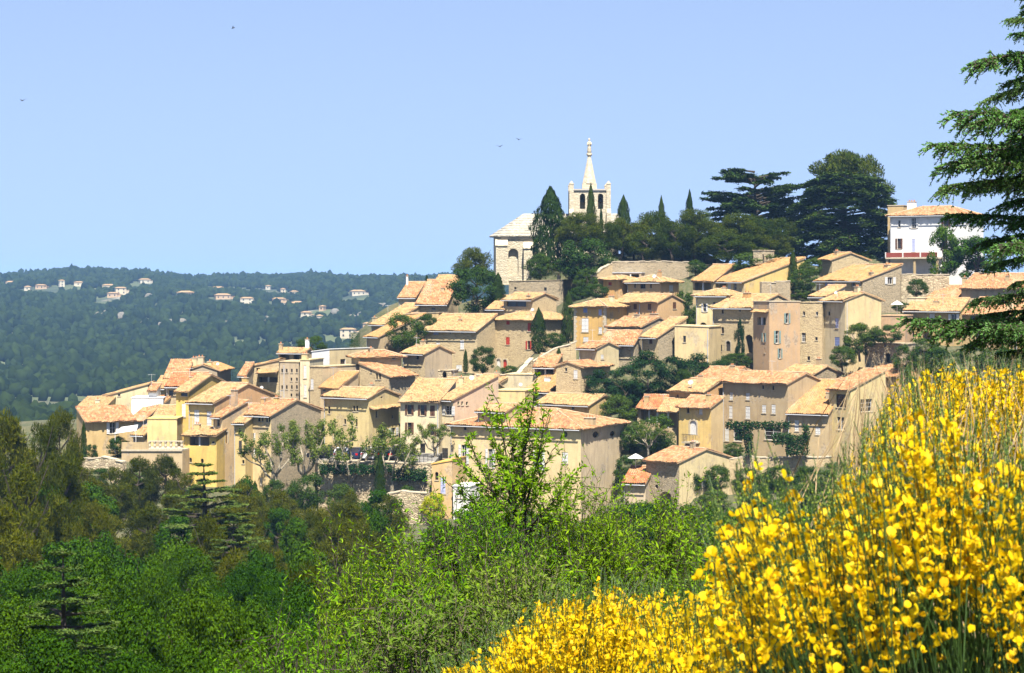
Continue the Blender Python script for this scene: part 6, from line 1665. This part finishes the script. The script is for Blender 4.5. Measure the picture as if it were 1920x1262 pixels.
# --- near almond bushes: narrow leaves along real shoots
def shoot_bush(rng, n_stems, height, width, leaf, n_leaf, lean=.55, leaf_asp=.26):
    tmb = MB(); Ps, Us = [], []
    lobes = [(rng.uniform(0, 6.283), rng.uniform(.1, 1) ** .6) for _ in range(16)]
    for i in range(n_stems):
        a = rng.uniform(0, 6.283); r0 = rng.uniform(0, .15) * width
        lb = lobes[int(rng.integers(0, len(lobes)))]; a = lb[0] + rng.normal(0, .24)
        rl = min(1.05, abs(lb[1] + rng.normal(0, .10))); tip = Vector((math.cos(a) * width * .5 * rl, math.sin(a) * width * .5 * rl, 0))
        rr_ = min(1, tip.length / (width * .5)); tip.z = height * math.sqrt(max(.12, 1 - .82 * rr_ ** 2)) * rng.uniform(.78, 1.05)
        b = Vector((tip.x * .2, tip.y * .2, -.2)); mid = b.lerp(tip, .55) + Vector((0, 0, .12 * height))
        pts = [b.lerp(mid, t).lerp(mid.lerp(tip, t), t) for t in (0, .2, .4, .6, .8, 1)]
        tmb.tube(pts, [.022, .02, .015, .01, .007, .003], 4, cap=False)
        L = sum((pts[k + 1] - pts[k]).length for k in range(5))
        ns = 7
        segs = [(pts[2 + (k % 4)], (pts[min(5, 3 + (k % 4))] - pts[2 + (k % 4)]).normalized()) for k in range(ns)]
        subs = [(pts[3], pts[5])]
        for p0, d in segs:
            e = p0 + (d + Vector(rng.normal(0, .55, 3)) + Vector((0, 0, .25))).normalized() * L * rng.uniform(.10, .24)
            tmb.tube([p0, e], [.006, .002], 3, cap=False); subs.append((p0, e))
        for p0, e in subs:
            k = int(n_leaf / (ns + 1)); t = rng.uniform(.1, 1.02, k)
            d = np.array((e - p0).normalized()); P = np.array(p0)[None] + np.array(e - p0)[None] * t[:, None]
            off = rng.normal(size=(k, 3)); off -= (off @ d)[:, None] * d; off /= np.linalg.norm(off, axis=1, keepdims=True)
            dirs = d * .75 + off * .8 + np.array([0, 0, .1]); dirs /= np.linalg.norm(dirs, axis=1, keepdims=True)
            Ps.append(P + dirs * leaf * .5); Us.append(dirs)
    P = np.concatenate(Ps); U = np.concatenate(Us)
    nr = np.cross(U, rng.normal(size=U.shape)); nr[:, 2] = np.abs(nr[:, 2]) + .1
    v, f = leaf_cards(P, nr, leaf, leaf_asp, rng, .05, up=U)
    return tmb, v, f
SHB = []
for var in range(3):
    tmb, v, f = shoot_bush(np.random.default_rng(300 + var), 230, 3.6, 3.4, .078, 130)
    SHB.append((tmb.mesh('stem', M_BARK), mesh_np('crown', v, f, None, [LEAF['almond']])))
DRY = []
tmb, v, f = shoot_bush(np.random.default_rng(333), 150, 3.0, 3.0, .085, 120, leaf_asp=.32)
DRY.append((tmb.mesh('stem', simple_mat('dry_twig', (.10, .08, .05), .9, .2)), mesh_np('crown', v, f, None, [LEAF['dry']])))
i = 0
for kind, px, top, base, Y, w, label, group in TREES:
    if kind not in ('shrub', 'dryshrub'): continue
    sm, cm = (SHB[i % 3] if kind == 'shrub' else DRY[0]); i += 1
    b = pix(px, base, Y); Hm = (base - top) / F * Y; Wm = w / F * Y
    root = empty(NAMES[kind], b, rt.uniform(0, 6.28)); tag(root, label, 'shrub', group)
    sc_ = (Wm / (3.4 if kind == 'shrub' else 3.0), Wm / (3.4 if kind == 'shrub' else 3.0), Hm / (3.6 if kind == 'shrub' else 3.0))
    link('stem', sm, root, scale=sc_); link('crown', cm, root, scale=sc_)

# --- slender almond tree with open twigs
def almond_tree():
    rng = np.random.default_rng(5)
    px, top, base, Y = [(t[1], t[2], t[3], t[4]) for t in TREES if t[0] == 'almond'][0]
    b = pix(px + 30, base, Y); root = empty('almond_tree', b); tag(root, [t[6] for t in TREES if t[0] == 'almond'][0], 'tree')
    sc = Y / F; tmb = MB(); Ps, Us = [], []
    def rel(x, y, dy=0.0): return Vector(((x - px - 30) * sc, dy, (base - y) * sc))
    trunk = [rel(1000, 1400), rel(1000, 1150), rel(985, 1000), rel(955, 930)]
    tmb.tube(trunk, [.06, .055, .045, .03], 7)
    tips = [(870, 850), (845, 890), (880, 800), (905, 770), (935, 745), (955, 775), (975, 750), (1000, 735), (1018, 775), (1032, 765), (1035, 830), (1010, 850), (905, 900), (925, 830), (950, 850), (890, 945), (1050, 900), (1070, 880), (985, 800), (862, 925), (1025, 905), (1075, 930), (920, 960), (1003, 722), (940, 800), (960, 880), (990, 880), (900, 870)]
    for tx, ty in tips:
        st = trunk[2].lerp(trunk[3], rng.uniform(0, 1)) if tx < 1040 else trunk[2]
        e = rel(tx, ty + 14, rng.normal(0, .45)); m = st.lerp(e, .5) + Vector((rng.normal(0, .08), rng.normal(0, .1), -.10))
        pts = [st.lerp(m, t).lerp(m.lerp(e, t), t) for t in np.linspace(0, 1, 7)]
        tmb.tube(pts, [(.020 - .0026 * k) for k in range(7)], 5, cap=False)
        subs = [(pts[3], pts[6])]
        for k in range(9):
            p0 = pts[2 + k % 5]; ee = p0 + ((e - st).normalized() * .6 + Vector(rng.normal(0, .5, 3)) + Vector((0, 0, .35))).normalized() * rng.uniform(.15, .42)
            tmb.tube([p0, ee], [.008, .003], 3, cap=False); subs.append((p0, ee))
        for p0, ee in subs:
            k = 19; t = rng.uniform(.1, 1.02, k); d = np.array((ee - p0).normalized()); P = np.array(p0)[None] + np.array(ee - p0)[None] * t[:, None]
            off = rng.normal(size=(k, 3)); off -= (off @ d)[:, None] * d; off /= np.linalg.norm(off, axis=1, keepdims=True)
            dirs = d * .7 + off * .8; dirs /= np.linalg.norm(dirs, axis=1, keepdims=True); Ps.append(P + dirs * .05); Us.append(dirs)
    tmb.build('trunk', M_BARK, root)
    P = np.concatenate(Ps); U = np.concatenate(Us); nr = np.cross(U, rng.normal(size=U.shape)); nr[:, 2] = np.abs(nr[:, 2]) + .1
    v, f = leaf_cards(P, nr, .088, .27, rng, .05, up=U)
    link('crown', mesh_np('crown', v, f, None, [LEAF['almond']]), root)
almond_tree()

# --- pergola ivy on the taupe house and on its terrace
def ivy_patch(label, boxes, Y, name='ivy'):
    rng = np.random.default_rng(int(boxes[0][0])); Ps = []
    x0, y0, x1, y1 = boxes[0]; b = pix((x0 + x1) / 2, y1, Y)
    for (xa, ya, xb, yb) in boxes:
        p, q = pix(xa, ya, Y), pix(xb, yb, Y); n = int(max(250, (q.x - p.x) * (p.z - q.z) * 260))
        P = rng.uniform(0, 1, (n, 3)); P = np.stack([p.x + (q.x - p.x) * P[:, 0], Y + P[:, 1] * .9 - .45, q.z + (p.z - q.z) * P[:, 2]], -1) + rng.normal(0, .09, (n, 3)); Ps.append(P)
    P = np.concatenate(Ps) - np.array(b)
    v, f = leaf_cards(P, rng.normal(size=P.shape) * .6 + np.array([0, -.7, .7]), .2, .8, rng)
    root = empty(name, b); tag(root, label, 'ivy')
    link('leaves', mesh_np('leaves', v, f, None, [LEAF['ever']]), root)
    m = MB()
    for (xa, ya, xb, yb) in boxes:
        p, q = pix((xa + xb) / 2, ya, Y) - b, pix((xa + xb) / 2, yb + 6, Y) - b; m.tube([q, p], .06, 5)
    m.build('stem', M_BARK, root)
Z8 = lambda x, y: (zx(8, x), zy(8, y))
def bx8(x0, y0, x1, y1): a, b = Z8(x0, y0), Z8(x1, y1); return (a[0], a[1], b[0], b[1])
ivy_patch('dark green ivy pergola along the front of the taupe house', [bx8(672, 560, 1112, 606), bx8(740, 600, 850, 680), bx8(800, 640, 850, 790)], 244.5)
ivy_patch('ivy hedge stepping up beside the low tan house', [bx8(990, 640, 1130, 710), bx8(1085, 650, 1240, 790), bx8(1204, 578, 1244, 700)], 244)
ivy_patch('dark creeper at the right end of the retaining wall', [(735, 880, 800, 900)], 238.6)
ivy_patch('green creeper hanging over the retaining wall', [(600, 872, 735, 888)], 239.2)
# ------------------------------------------------------------------ near cedar at the right frame edge
M_NEEDLE = leaf_mat('needles_near_cedar', (.050, .130, .030), (.155, .290, .085), trans=.3, objvar=.1)
def bough(rng, L, droop):
    """a bough along +x: woody axis plus flat fans of drooping, needle-clad branchlets"""
    wood = MB(); P, Uu, Nn = [], [], []
    ax = lambda t: Vector((L * t, .05 * L * math.sin(t * 4), L * (.16 * t - droop * t * t)))
    pts = [ax(k / 8) for k in range(9)]
    wood.tube(pts, [.05 * (1 - k / 9) * L / 2.5 + .006 for k in range(9)], 6, cap=False)
    twigs = []
    nb = int(44 * L / 2.5)
    for i in range(nb):
        t = .18 + .82 * (i + rng.uniform(0, 1)) / nb; sd = 1 if i % 2 else -1
        p = ax(min(t, .999)); d = (ax(min(1, t + .03)) - ax(t - .03)).normalized()
        ang = R(rng.uniform(32, 62)); side = Vector((-d.y, d.x, 0)).normalized() * sd
        dr = (d * math.cos(ang) + side * math.sin(ang)).normalized()
        ln = (.80 * (1 - t) ** .7 + .16) * rng.uniform(.7, 1.1) * L / 2.5
        q1 = p + dr * ln * .5 + Vector((0, 0, .03 * ln)); q2 = p + dr * ln + Vector((0, 0, -.30 * ln))
        twigs.append((p, q1, q2))
        for k in range(int(4 + ln * 9)):
            u = rng.uniform(.2, .95); s = p.lerp(q1, u * 2) if u < .5 else q1.lerp(q2, u * 2 - 1)
            d2 = (dr + Vector(rng.normal(0, .55, 3))).normalized(); d2.z = d2.z * .7 - .22
            l2 = rng.uniform(.10, .24); twigs.append((s, s + d2 * l2 * .5, s + d2 * l2 + Vector((0, 0, -.05))))
    twigs.append((ax(.85), ax(.93), ax(1.0) + Vector((.05, 0, -.02))))
    for a, b, c in twigs:
        wood.tube([a, b, c], [.008, .006, .003], 3, cap=False)
        ln = (b - a).length + (c - b).length; n = int(ln / .011) + 2
        t = rng.uniform(0, 1, n)
        A, B, Cc = (np.array(x) for x in (a, b, c))
        pos = np.where(t[:, None] < .5, A + (B - A) * (t * 2)[:, None], B + (Cc - B) * (t * 2 - 1)[:, None])
        d = (Cc - A) / (np.linalg.norm(Cc - A) + 1e-6)
        off = rng.normal(size=(n, 3)) + np.array([0, 0, .55]); off -= (off @ d)[:, None] * d; off /= np.linalg.norm(off, axis=1, keepdims=True)
        u_ = d * .75 + off * .75; u_ /= np.linalg.norm(u_, axis=1, keepdims=True)
        P.append(pos + u_ * .014); Uu.append(u_); Nn.append(np.cross(u_, rng.normal(size=(n, 3))))
    P, Uu, Nn = (np.concatenate(x) for x in (P, Uu, Nn))
    v, f = leaf_cards(P, Nn, .044, .36, rng, .05, up=Uu)
    return wood.mesh('bough', M_BARK), mesh_np('needles', v, f, None, [M_NEEDLE])
BOUGHS = [(L, *bough(np.random.default_rng(900 + i), L, dr)) for i, (L, dr) in enumerate(((2.3, .16), (2.0, .06), (1.7, .20), (2.6, .24)))]
def near_cedar():
    rng = np.random.default_rng(41); Y = 17.0
    tx = (2085 - HX) / F * Y
    base = Vector((tx, Y, -2.0)); root = empty('cedar_tree', base); tag(root, 'large near cedar with layered boughs at the right frame edge', 'tree')
    t = MB(); t.tube([(0, 0, -.8), (.02, 0, 2), (-.02, .02, 4.5), (0, 0, 8)], [.24, .2, .14, .04], 10); t.build('trunk', M_BARK, root)
    tips = [(1846, -20), (1838, 38), (1812, 108), (1792, 190), (1768, 232), (1718, 268), (1726, 306), (1760, 355), (1726, 348), (1735, 402), (1785, 455), (1810, 500), (1785, 562), (1668, 600), (1722, 618), (1765, 645), (1830, 660), (1850, 610), (1845, 420), (1860, 150), (1852, -60), (1880, 62), (1868, -8), (1872, 205), (1858, 262), (1846, 330), (1880, 385), (1838, 472), (1872, 530), (1800, 300), (1822, 385), (1890, 110), (1790, 590), (1880, 640)]
    for i, (px, py) in enumerate(tips):
        dy = rng.uniform(-1.1, .9); tip = Vector(((px - HX) / F * (Y + dy) - tx, dy, (HY - py) / F * (Y + dy) + 2.0))
        hl = math.hypot(tip.x, tip.y); k = i % 4; L0, wm, nm = BOUGHS[k]
        s = max(.4, (hl - .26) / L0); drop = L0 * (.16 - (.16, .06, .20, .24)[k]) * s
        b = link('bough', wm, root, loc=(0, 0, tip.z - drop), rot=(0, 0, math.atan2(tip.y, tip.x)), scale=(s,) * 3); link('needles', nm, b)
    for i in range(46):
        z = .2 + 7.2 * i / 46; a = rng.uniform(0, 6.283)
        if math.cos(a) < -.55: a += 1.6
        k = int(rng.integers(0, 4)); L0, wm, nm = BOUGHS[k]; s = np.interp(z, [0, 3, 7.5], [.95, .85, .35]) * rng.uniform(.8, 1.1)
        b = link('bough', wm, root, loc=(0, 0, z), rot=(rng.normal(0, .1), rng.normal(0, .08), a), scale=(s,) * 3); link('needles', nm, b)
near_cedar()

# ------------------------------------------------------------------ broom in bloom
def flower_mat():
    m, nt, out = new_mat('broom_petals')
    g_ = N(nt, 'ShaderNodeNewGeometry')
    oi = N(nt, 'ShaderNodeObjectInfo')
    ad = N(nt, 'ShaderNodeMath', operation='ADD'); nt.links.new(g_.outputs['Random Per Island'], ad.inputs[0]); nt.links.new(oi.outputs['Random'], ad.inputs[1])
    fr = N(nt, 'ShaderNodeMath', operation='FRACT'); nt.links.new(ad.outputs[0], fr.inputs[0])
    c = mixc(nt, fr.outputs[0], (.74, .47, .002), (.80, .59, .005))
    c = mixc(nt, maprange(nt, fr.outputs[0], .90, .91, 0, .7), c, (.74, .32, .002))
    b = N(nt, 'ShaderNodeBsdfPrincipled'); b.inputs['Roughness'].default_value = .55; b.inputs['Specular IOR Level'].default_value = .2
    t = N(nt, 'ShaderNodeBsdfTranslucent'); nt.links.new(c, b.inputs['Base Color']); nt.links.new(c, t.inputs[0])
    mx = N(nt, 'ShaderNodeMixShader'); mx.inputs[0].default_value = .42
    nt.links.new(b.outputs[0], mx.inputs[1]); nt.links.new(t.outputs[0], mx.inputs[2]); nt.links.new(mx.outputs[0], out.inputs[0])
    return m
M_PETAL = flower_mat()
M_STALK = simple_mat('broom_stalk', (.035, .080, .010), .55, .35, 14)
M_STRAW = simple_mat('straw', (.26, .19, .10), .8, .3, 9)
def blossom_geo(detail):
    """pea flower, about 1 unit tall, stem joint at the origin, facing -y: banner, two wings, keel"""
    v, t = [], []
    def fan(pts, c):
        n0 = len(v); v.append(c); v.extend(pts)
        for i in range(len(pts) - 1): t.append((n0, n0 + 1 + i, n0 + 2 + i))
    if detail:
        ban = [(-.05, 0, .05), (-.34, .10, .30), (-.46, .16, .62), (-.36, .24, .90), (-.12, .26, 1.02), (0, .20, .96), (.12, .26, 1.02), (.36, .24, .90), (.46, .16, .62), (.34, .10, .30), (.05, 0, .05)]
        fan(ban, (0, .06, .5))
        for s in (-1, 1):
            w = [(s * .03, -.02, .05), (s * .10, -.22, .22), (s * .26, -.52, .34), (s * .30, -.74, .24), (s * .20, -.78, .08), (s * .10, -.45, -.06), (s * .03, -.02, .02)]
            fan(w, (s * .17, -.42, .14))
        fan([(0, 0, .03), (.07, -.35, .10), (.05, -.72, .10), (0, -.86, .02), (0, -.5, -.14), (0, 0, -.02)], (.03, -.4, .0))
        fan([(0, 0, -.02), (0, -.5, -.14), (0, -.86, .02), (-.05, -.72, .10), (-.07, -.35, .10), (0, 0, .03)], (-.03, -.4, .0))
    else:
        fan([(-.05, 0, .05), (-.45, .14, .5), (-.2, .25, 1), (.2, .25, 1), (.45, .14, .5), (.05, 0, .05)], (0, .06, .5))
        for s in (-1, 1): fan([(0, 0, .05), (s * .26, -.5, .34), (s * .2, -.78, .1), (0, 0, 0)], (s * .14, -.4, .12))
    return np.array(v, float), np.array(t)
BG1, BG0 = blossom_geo(True), blossom_geo(False)
def basis(dirv, rng, n):
    """rotation matrices whose -y axis is dirv and z is near up"""
    y = -dirv / np.linalg.norm(dirv, axis=1, keepdims=True)
    z = np.array([0, 0, 1.0]) + rng.normal(0, .35, (n, 3)); z -= y * (z * y).sum(1, keepdims=True); z /= np.linalg.norm(z, axis=1, keepdims=True)
    x = np.cross(y, z)
    return np.stack([x, y, z], -1)

def broom(label, base_pts, tips, flen, size, rng, detail, per, singles=0, budlen=.07, dens=None):
    """base_pts/tips: world coordinates of every stalk; blossoms sit on the last flen metres."""
    o = Vector(base_pts[0]); root = empty('broom_bush', o); tag(root, label, 'broom bush', 'broom bushes in bloom')
    n = len(tips); segs = 9
    SV, SQ = [], []; FP, FD, FS = [], [], []; BV, BT = [], []
    oo = np.array(o)
    for i in range(n):
        b, e = np.array(base_pts[i]) - oo, np.array(tips[i]) - oo
        L = np.linalg.norm(e - b); mid = (b + e) / 2 + rng.normal(0, .05, 3) * L + np.array([0, 0, .03 * L])
        t = np.linspace(0, 1, segs)[:, None]; path = (1 - t) ** 2 * b + 2 * t * (1 - t) * mid + t * t * e
        d = np.gradient(path, axis=0); d /= np.linalg.norm(d, axis=1, keepdims=True)
        a = np.cross(d, np.array([.3, 1, .1])); a /= np.linalg.norm(a, axis=1, keepdims=True); c = np.cross(d, a)
        rad = np.linspace(.0022, .0009, segs)[:, None] * (1 if detail else 1.15)
        k0 = len(SV) * 1
        ring = np.stack([path + (a * math.cos(q) + c * math.sin(q)) * rad for q in (0, 2.094, 4.189)], 1)   # segs,3,3
        base = sum(len(x) for x in SV); SV.append(ring.reshape(-1, 3))
        for s in range(segs - 1):
            for q in range(3):
                q2 = (q + 1) % 3; SQ.append((base + s * 3 + q, base + s * 3 + q2, base + s * 3 + 3 + q2, base + s * 3 + 3 + q))
        bare = rng.uniform() < (.36 if detail else .08)     # some stalks have not opened yet
        m = max(1, int(per * rng.uniform(.7, 1.5))) if not bare else 1
        u = 1 - (budlen + flen * rng.uniform(0, 1, m) ** .85) / L
        u = u[u > .12]; m = len(u)
        if m:
            u = u[:, None]; pos = (1 - u) ** 2 * b + 2 * u * (1 - u) * mid + u * u * e
            ph = rng.uniform(0, 6.283, m); dr = np.stack([np.cos(ph), np.sin(ph), rng.uniform(-.15, .45, m)], -1)
            FP.append(pos + dr * .006); FD.append(dr); FS.append(size * rng.uniform(.75, 1.2, m))
        # buds towards the tip
        nb = 9 if detail else 4
        for k in range(nb):
            uu = 1 - (budlen * k / nb) / L; pp = (1 - uu) ** 2 * b + 2 * uu * (1 - uu) * mid + uu * uu * e
            ph = k * 2.4; dv = np.array([math.cos(ph) * .6, math.sin(ph) * .6, .8]); sz = size * (.14 + .28 * k / nb)
            s1 = np.cross(dv, [0, 0, 1.0]); s1 /= np.linalg.norm(s1); s2 = np.cross(dv, s1)
            k0 = len(BV); BV.extend([pp, pp + dv * sz * .5 + s1 * sz * .3, pp + dv * sz * .5 - s1 * sz * .15 + s2 * sz * .26, pp + dv * sz * .5 - s1 * sz * .15 - s2 * sz * .26, pp + dv * sz])
            for q1, q2 in ((1, 2), (2, 3), (3, 1)): BT.extend([(k0, k0 + q1, k0 + q2), (k0 + 4, k0 + q2, k0 + q1)])
    st = link('stalks', mesh_np('stalks', np.concatenate(SV), SQ, None, [M_STALK]), root); st['kind'] = 'stuff'
    bd = link('buds', mesh_np('buds', np.array(BV), None, BT, [simple_mat('broom_bud', (.20, .26, .02), .6, .3, 20) if 'broom_bud' not in bpy.data.materials else bpy.data.materials['broom_bud']]), root); bd['kind'] = 'stuff'
    P, D, S_ = np.concatenate(FP), np.concatenate(FD), np.concatenate(FS)
    M_ = basis(D, rng, len(P)); gv, gt = BG1 if detail else BG0
    if singles:
        w = P + oo; dist = w[:, 1]; px = HX + w[:, 0] / w[:, 1] * F; py = HY - w[:, 2] / w[:, 1] * F
        vis = (px > 1250) & (px < 1930) & (py > 640) & (py < 1275)
        order = np.argsort(np.where(vis, dist / S_, 1e9))[:singles]
        me = mesh_np('blossom', gv, None, gt, [M_PETAL], smooth=True)
        for j in order:
            ob = link('blossom', me, root)
            mt = Matrix([[*M_[j][r] * S_[j], P[j][r]] for r in range(3)] + [[0, 0, 0, 1]]); ob.matrix_local = mt
        rest = np.ones(len(P), bool); rest[order] = False; P, M_, S_ = P[rest], M_[rest], S_[rest]
    V = np.einsum('nij,kj->nki', M_, gv) * S_[:, None, None] + P[:, None, :]
    T = gt[None] + (np.arange(len(P)) * len(gv))[:, None, None]
    fl = link('blossoms', mesh_np('blossoms', V.reshape(-1, 3), None, T.reshape(-1, 3), [M_PETAL], smooth=True), root); fl['kind'] = 'stuff'

rb_ = np.random.default_rng(8)
def stalk_set(n, Y0, Y1, pxs, sil, spread_top, clump, gz, lowfrac=1.0):
    """tips under a silhouette given in photo px (x -> top y); bases gathered at clumps on the ground"""
    tips, bases = [], []
    for i in range(n):
        Y = rb_.uniform(Y0, Y1); px = rb_.uniform(*pxs); t = np.interp(px, sil[0], sil[1])
        py = t + abs(rb_.normal(0, 1)) * spread_top
        e = pix(px, py, Y); c = clump[int(rb_.integers(0, len(clump)))]
        bx = c[0] + rb_.normal(0, c[2]); by = c[1] + rb_.normal(0, c[2])
        bx = .55 * bx + .45 * e.x - .02; by = .55 * by + .45 * e.y
        tips.append(tuple(e)); bases.append((bx, by, gz))
    return bases, tips
# near bush
B, T_ = stalk_set(400, 2.75, 3.7, (1285, 2060), ([1285, 1340, 1400, 1420, 1480, 1560, 1640, 1700, 1760, 1850, 2060], [960, 870, 820, 770, 860, 830, 740, 660, 700, 760, 760]), 120, [(.75, 3.1, .16), (.95, 3.3, .16)], -1.3)
broom('near broom bush in full bloom at the lower right', B, T_, .22, .0140, np.random.default_rng(81), True, 15, 300)
# broom behind, upper right
B, T_ = stalk_set(1000, 5.6, 8.5, (1540, 2060), ([1540, 1620, 1700, 1760, 1850, 2060], [900, 790, 672, 662, 655, 650]), 85, [(1.6, 7, .4), (1.9, 7.4, .4)], -1.35)
broom('broom bush behind the near one at the right edge', B, T_, .42, .0165, np.random.default_rng(82), False, 24)
# low broom in the bottom centre
B, T_ = stalk_set(760, 5.2, 7.2, (790, 1420), ([790, 850, 930, 990, 1060, 1130, 1250, 1330, 1420], [1232, 1205, 1160, 1112, 1080, 1060, 1075, 1085, 1085]), 75, [(.25, 6, .25), (.5, 6.2, .25), (.05, 5.8, .2)], -1.85)
broom('low broom bush in bloom at the bottom centre', B, T_, .22, .0155, np.random.default_rng(83), False, 19)
B, T_ = stalk_set(170, 4.0, 5.2, (1180, 1700), ([1180, 1300, 1450, 1700], [1120, 1000, 950, 900]), 120, [(.6, 4.6, .2), (.8, 4.8, .2)], -1.6)
broom('middle broom bush between the near and the low one', B, T_, .28, .016, np.random.default_rng(84), False, 16)
B, T_ = stalk_set(700, 2.9, 4.2, (1330, 2060), ([1330, 1420, 1560, 1700, 2060], [1010, 930, 900, 820, 800]), 160, [(.75, 3.3, .16), (.95, 3.5, .16), (1.1, 3.6, .2)], -1.3)
broom('dense green stalks of a broom bush behind the near blossoms', B, T_, .1, .0165, np.random.default_rng(86), False, 1)
# dry grass stalks on the right
def dry_grass():
    rng = np.random.default_rng(15); n = 900
    V, Tr = [], []
    for i in range(n):
        Y = rng.uniform(5.0, 10); px = rng.uniform(1600, 2000); top = rng.uniform(650, 900); e = np.array(pix(px, top, Y)); b = e + np.array([rng.normal(0, .12), rng.normal(0, .1), -rng.uniform(.4, .8)])
        s = np.array([.0018, 0, 0]) * (Y / 6); m = (b + e) / 2 + rng.normal(0, .03, 3); k = len(V)
        V.extend([b - s, b + s, m - s, m + s, e]); Tr.extend([(k, k + 1, k + 3), (k, k + 3, k + 2), (k + 2, k + 3, k + 4)])
    o = link('dry_grass', mesh_np('dry_grass', np.array(V), None, Tr, [M_STRAW])); tag(o, 'dry straw stalks among the broom at the right', 'grass', kind='stuff')
dry_grass()

# ------------------------------------------------------------------ haze
hz = MB(); hz.box(-3200, 2600, -60, 6500, -120, 48)
m, nt, out = new_mat('haze_air')
pv = N(nt, 'ShaderNodeVolumePrincipled'); pv.inputs['Color'].default_value = (.33, .60, 1.0, 1); pv.inputs['Density'].default_value = HAZE; pv.inputs['Anisotropy'].default_value = 0.0
nt.links.new(pv.outputs[0], out.inputs['Volume'])
hzo = hz.build('haze', m); tag(hzo, 'thin blue summer haze over the valley', 'haze', kind='stuff')
hzo.display_type = 'WIRE'
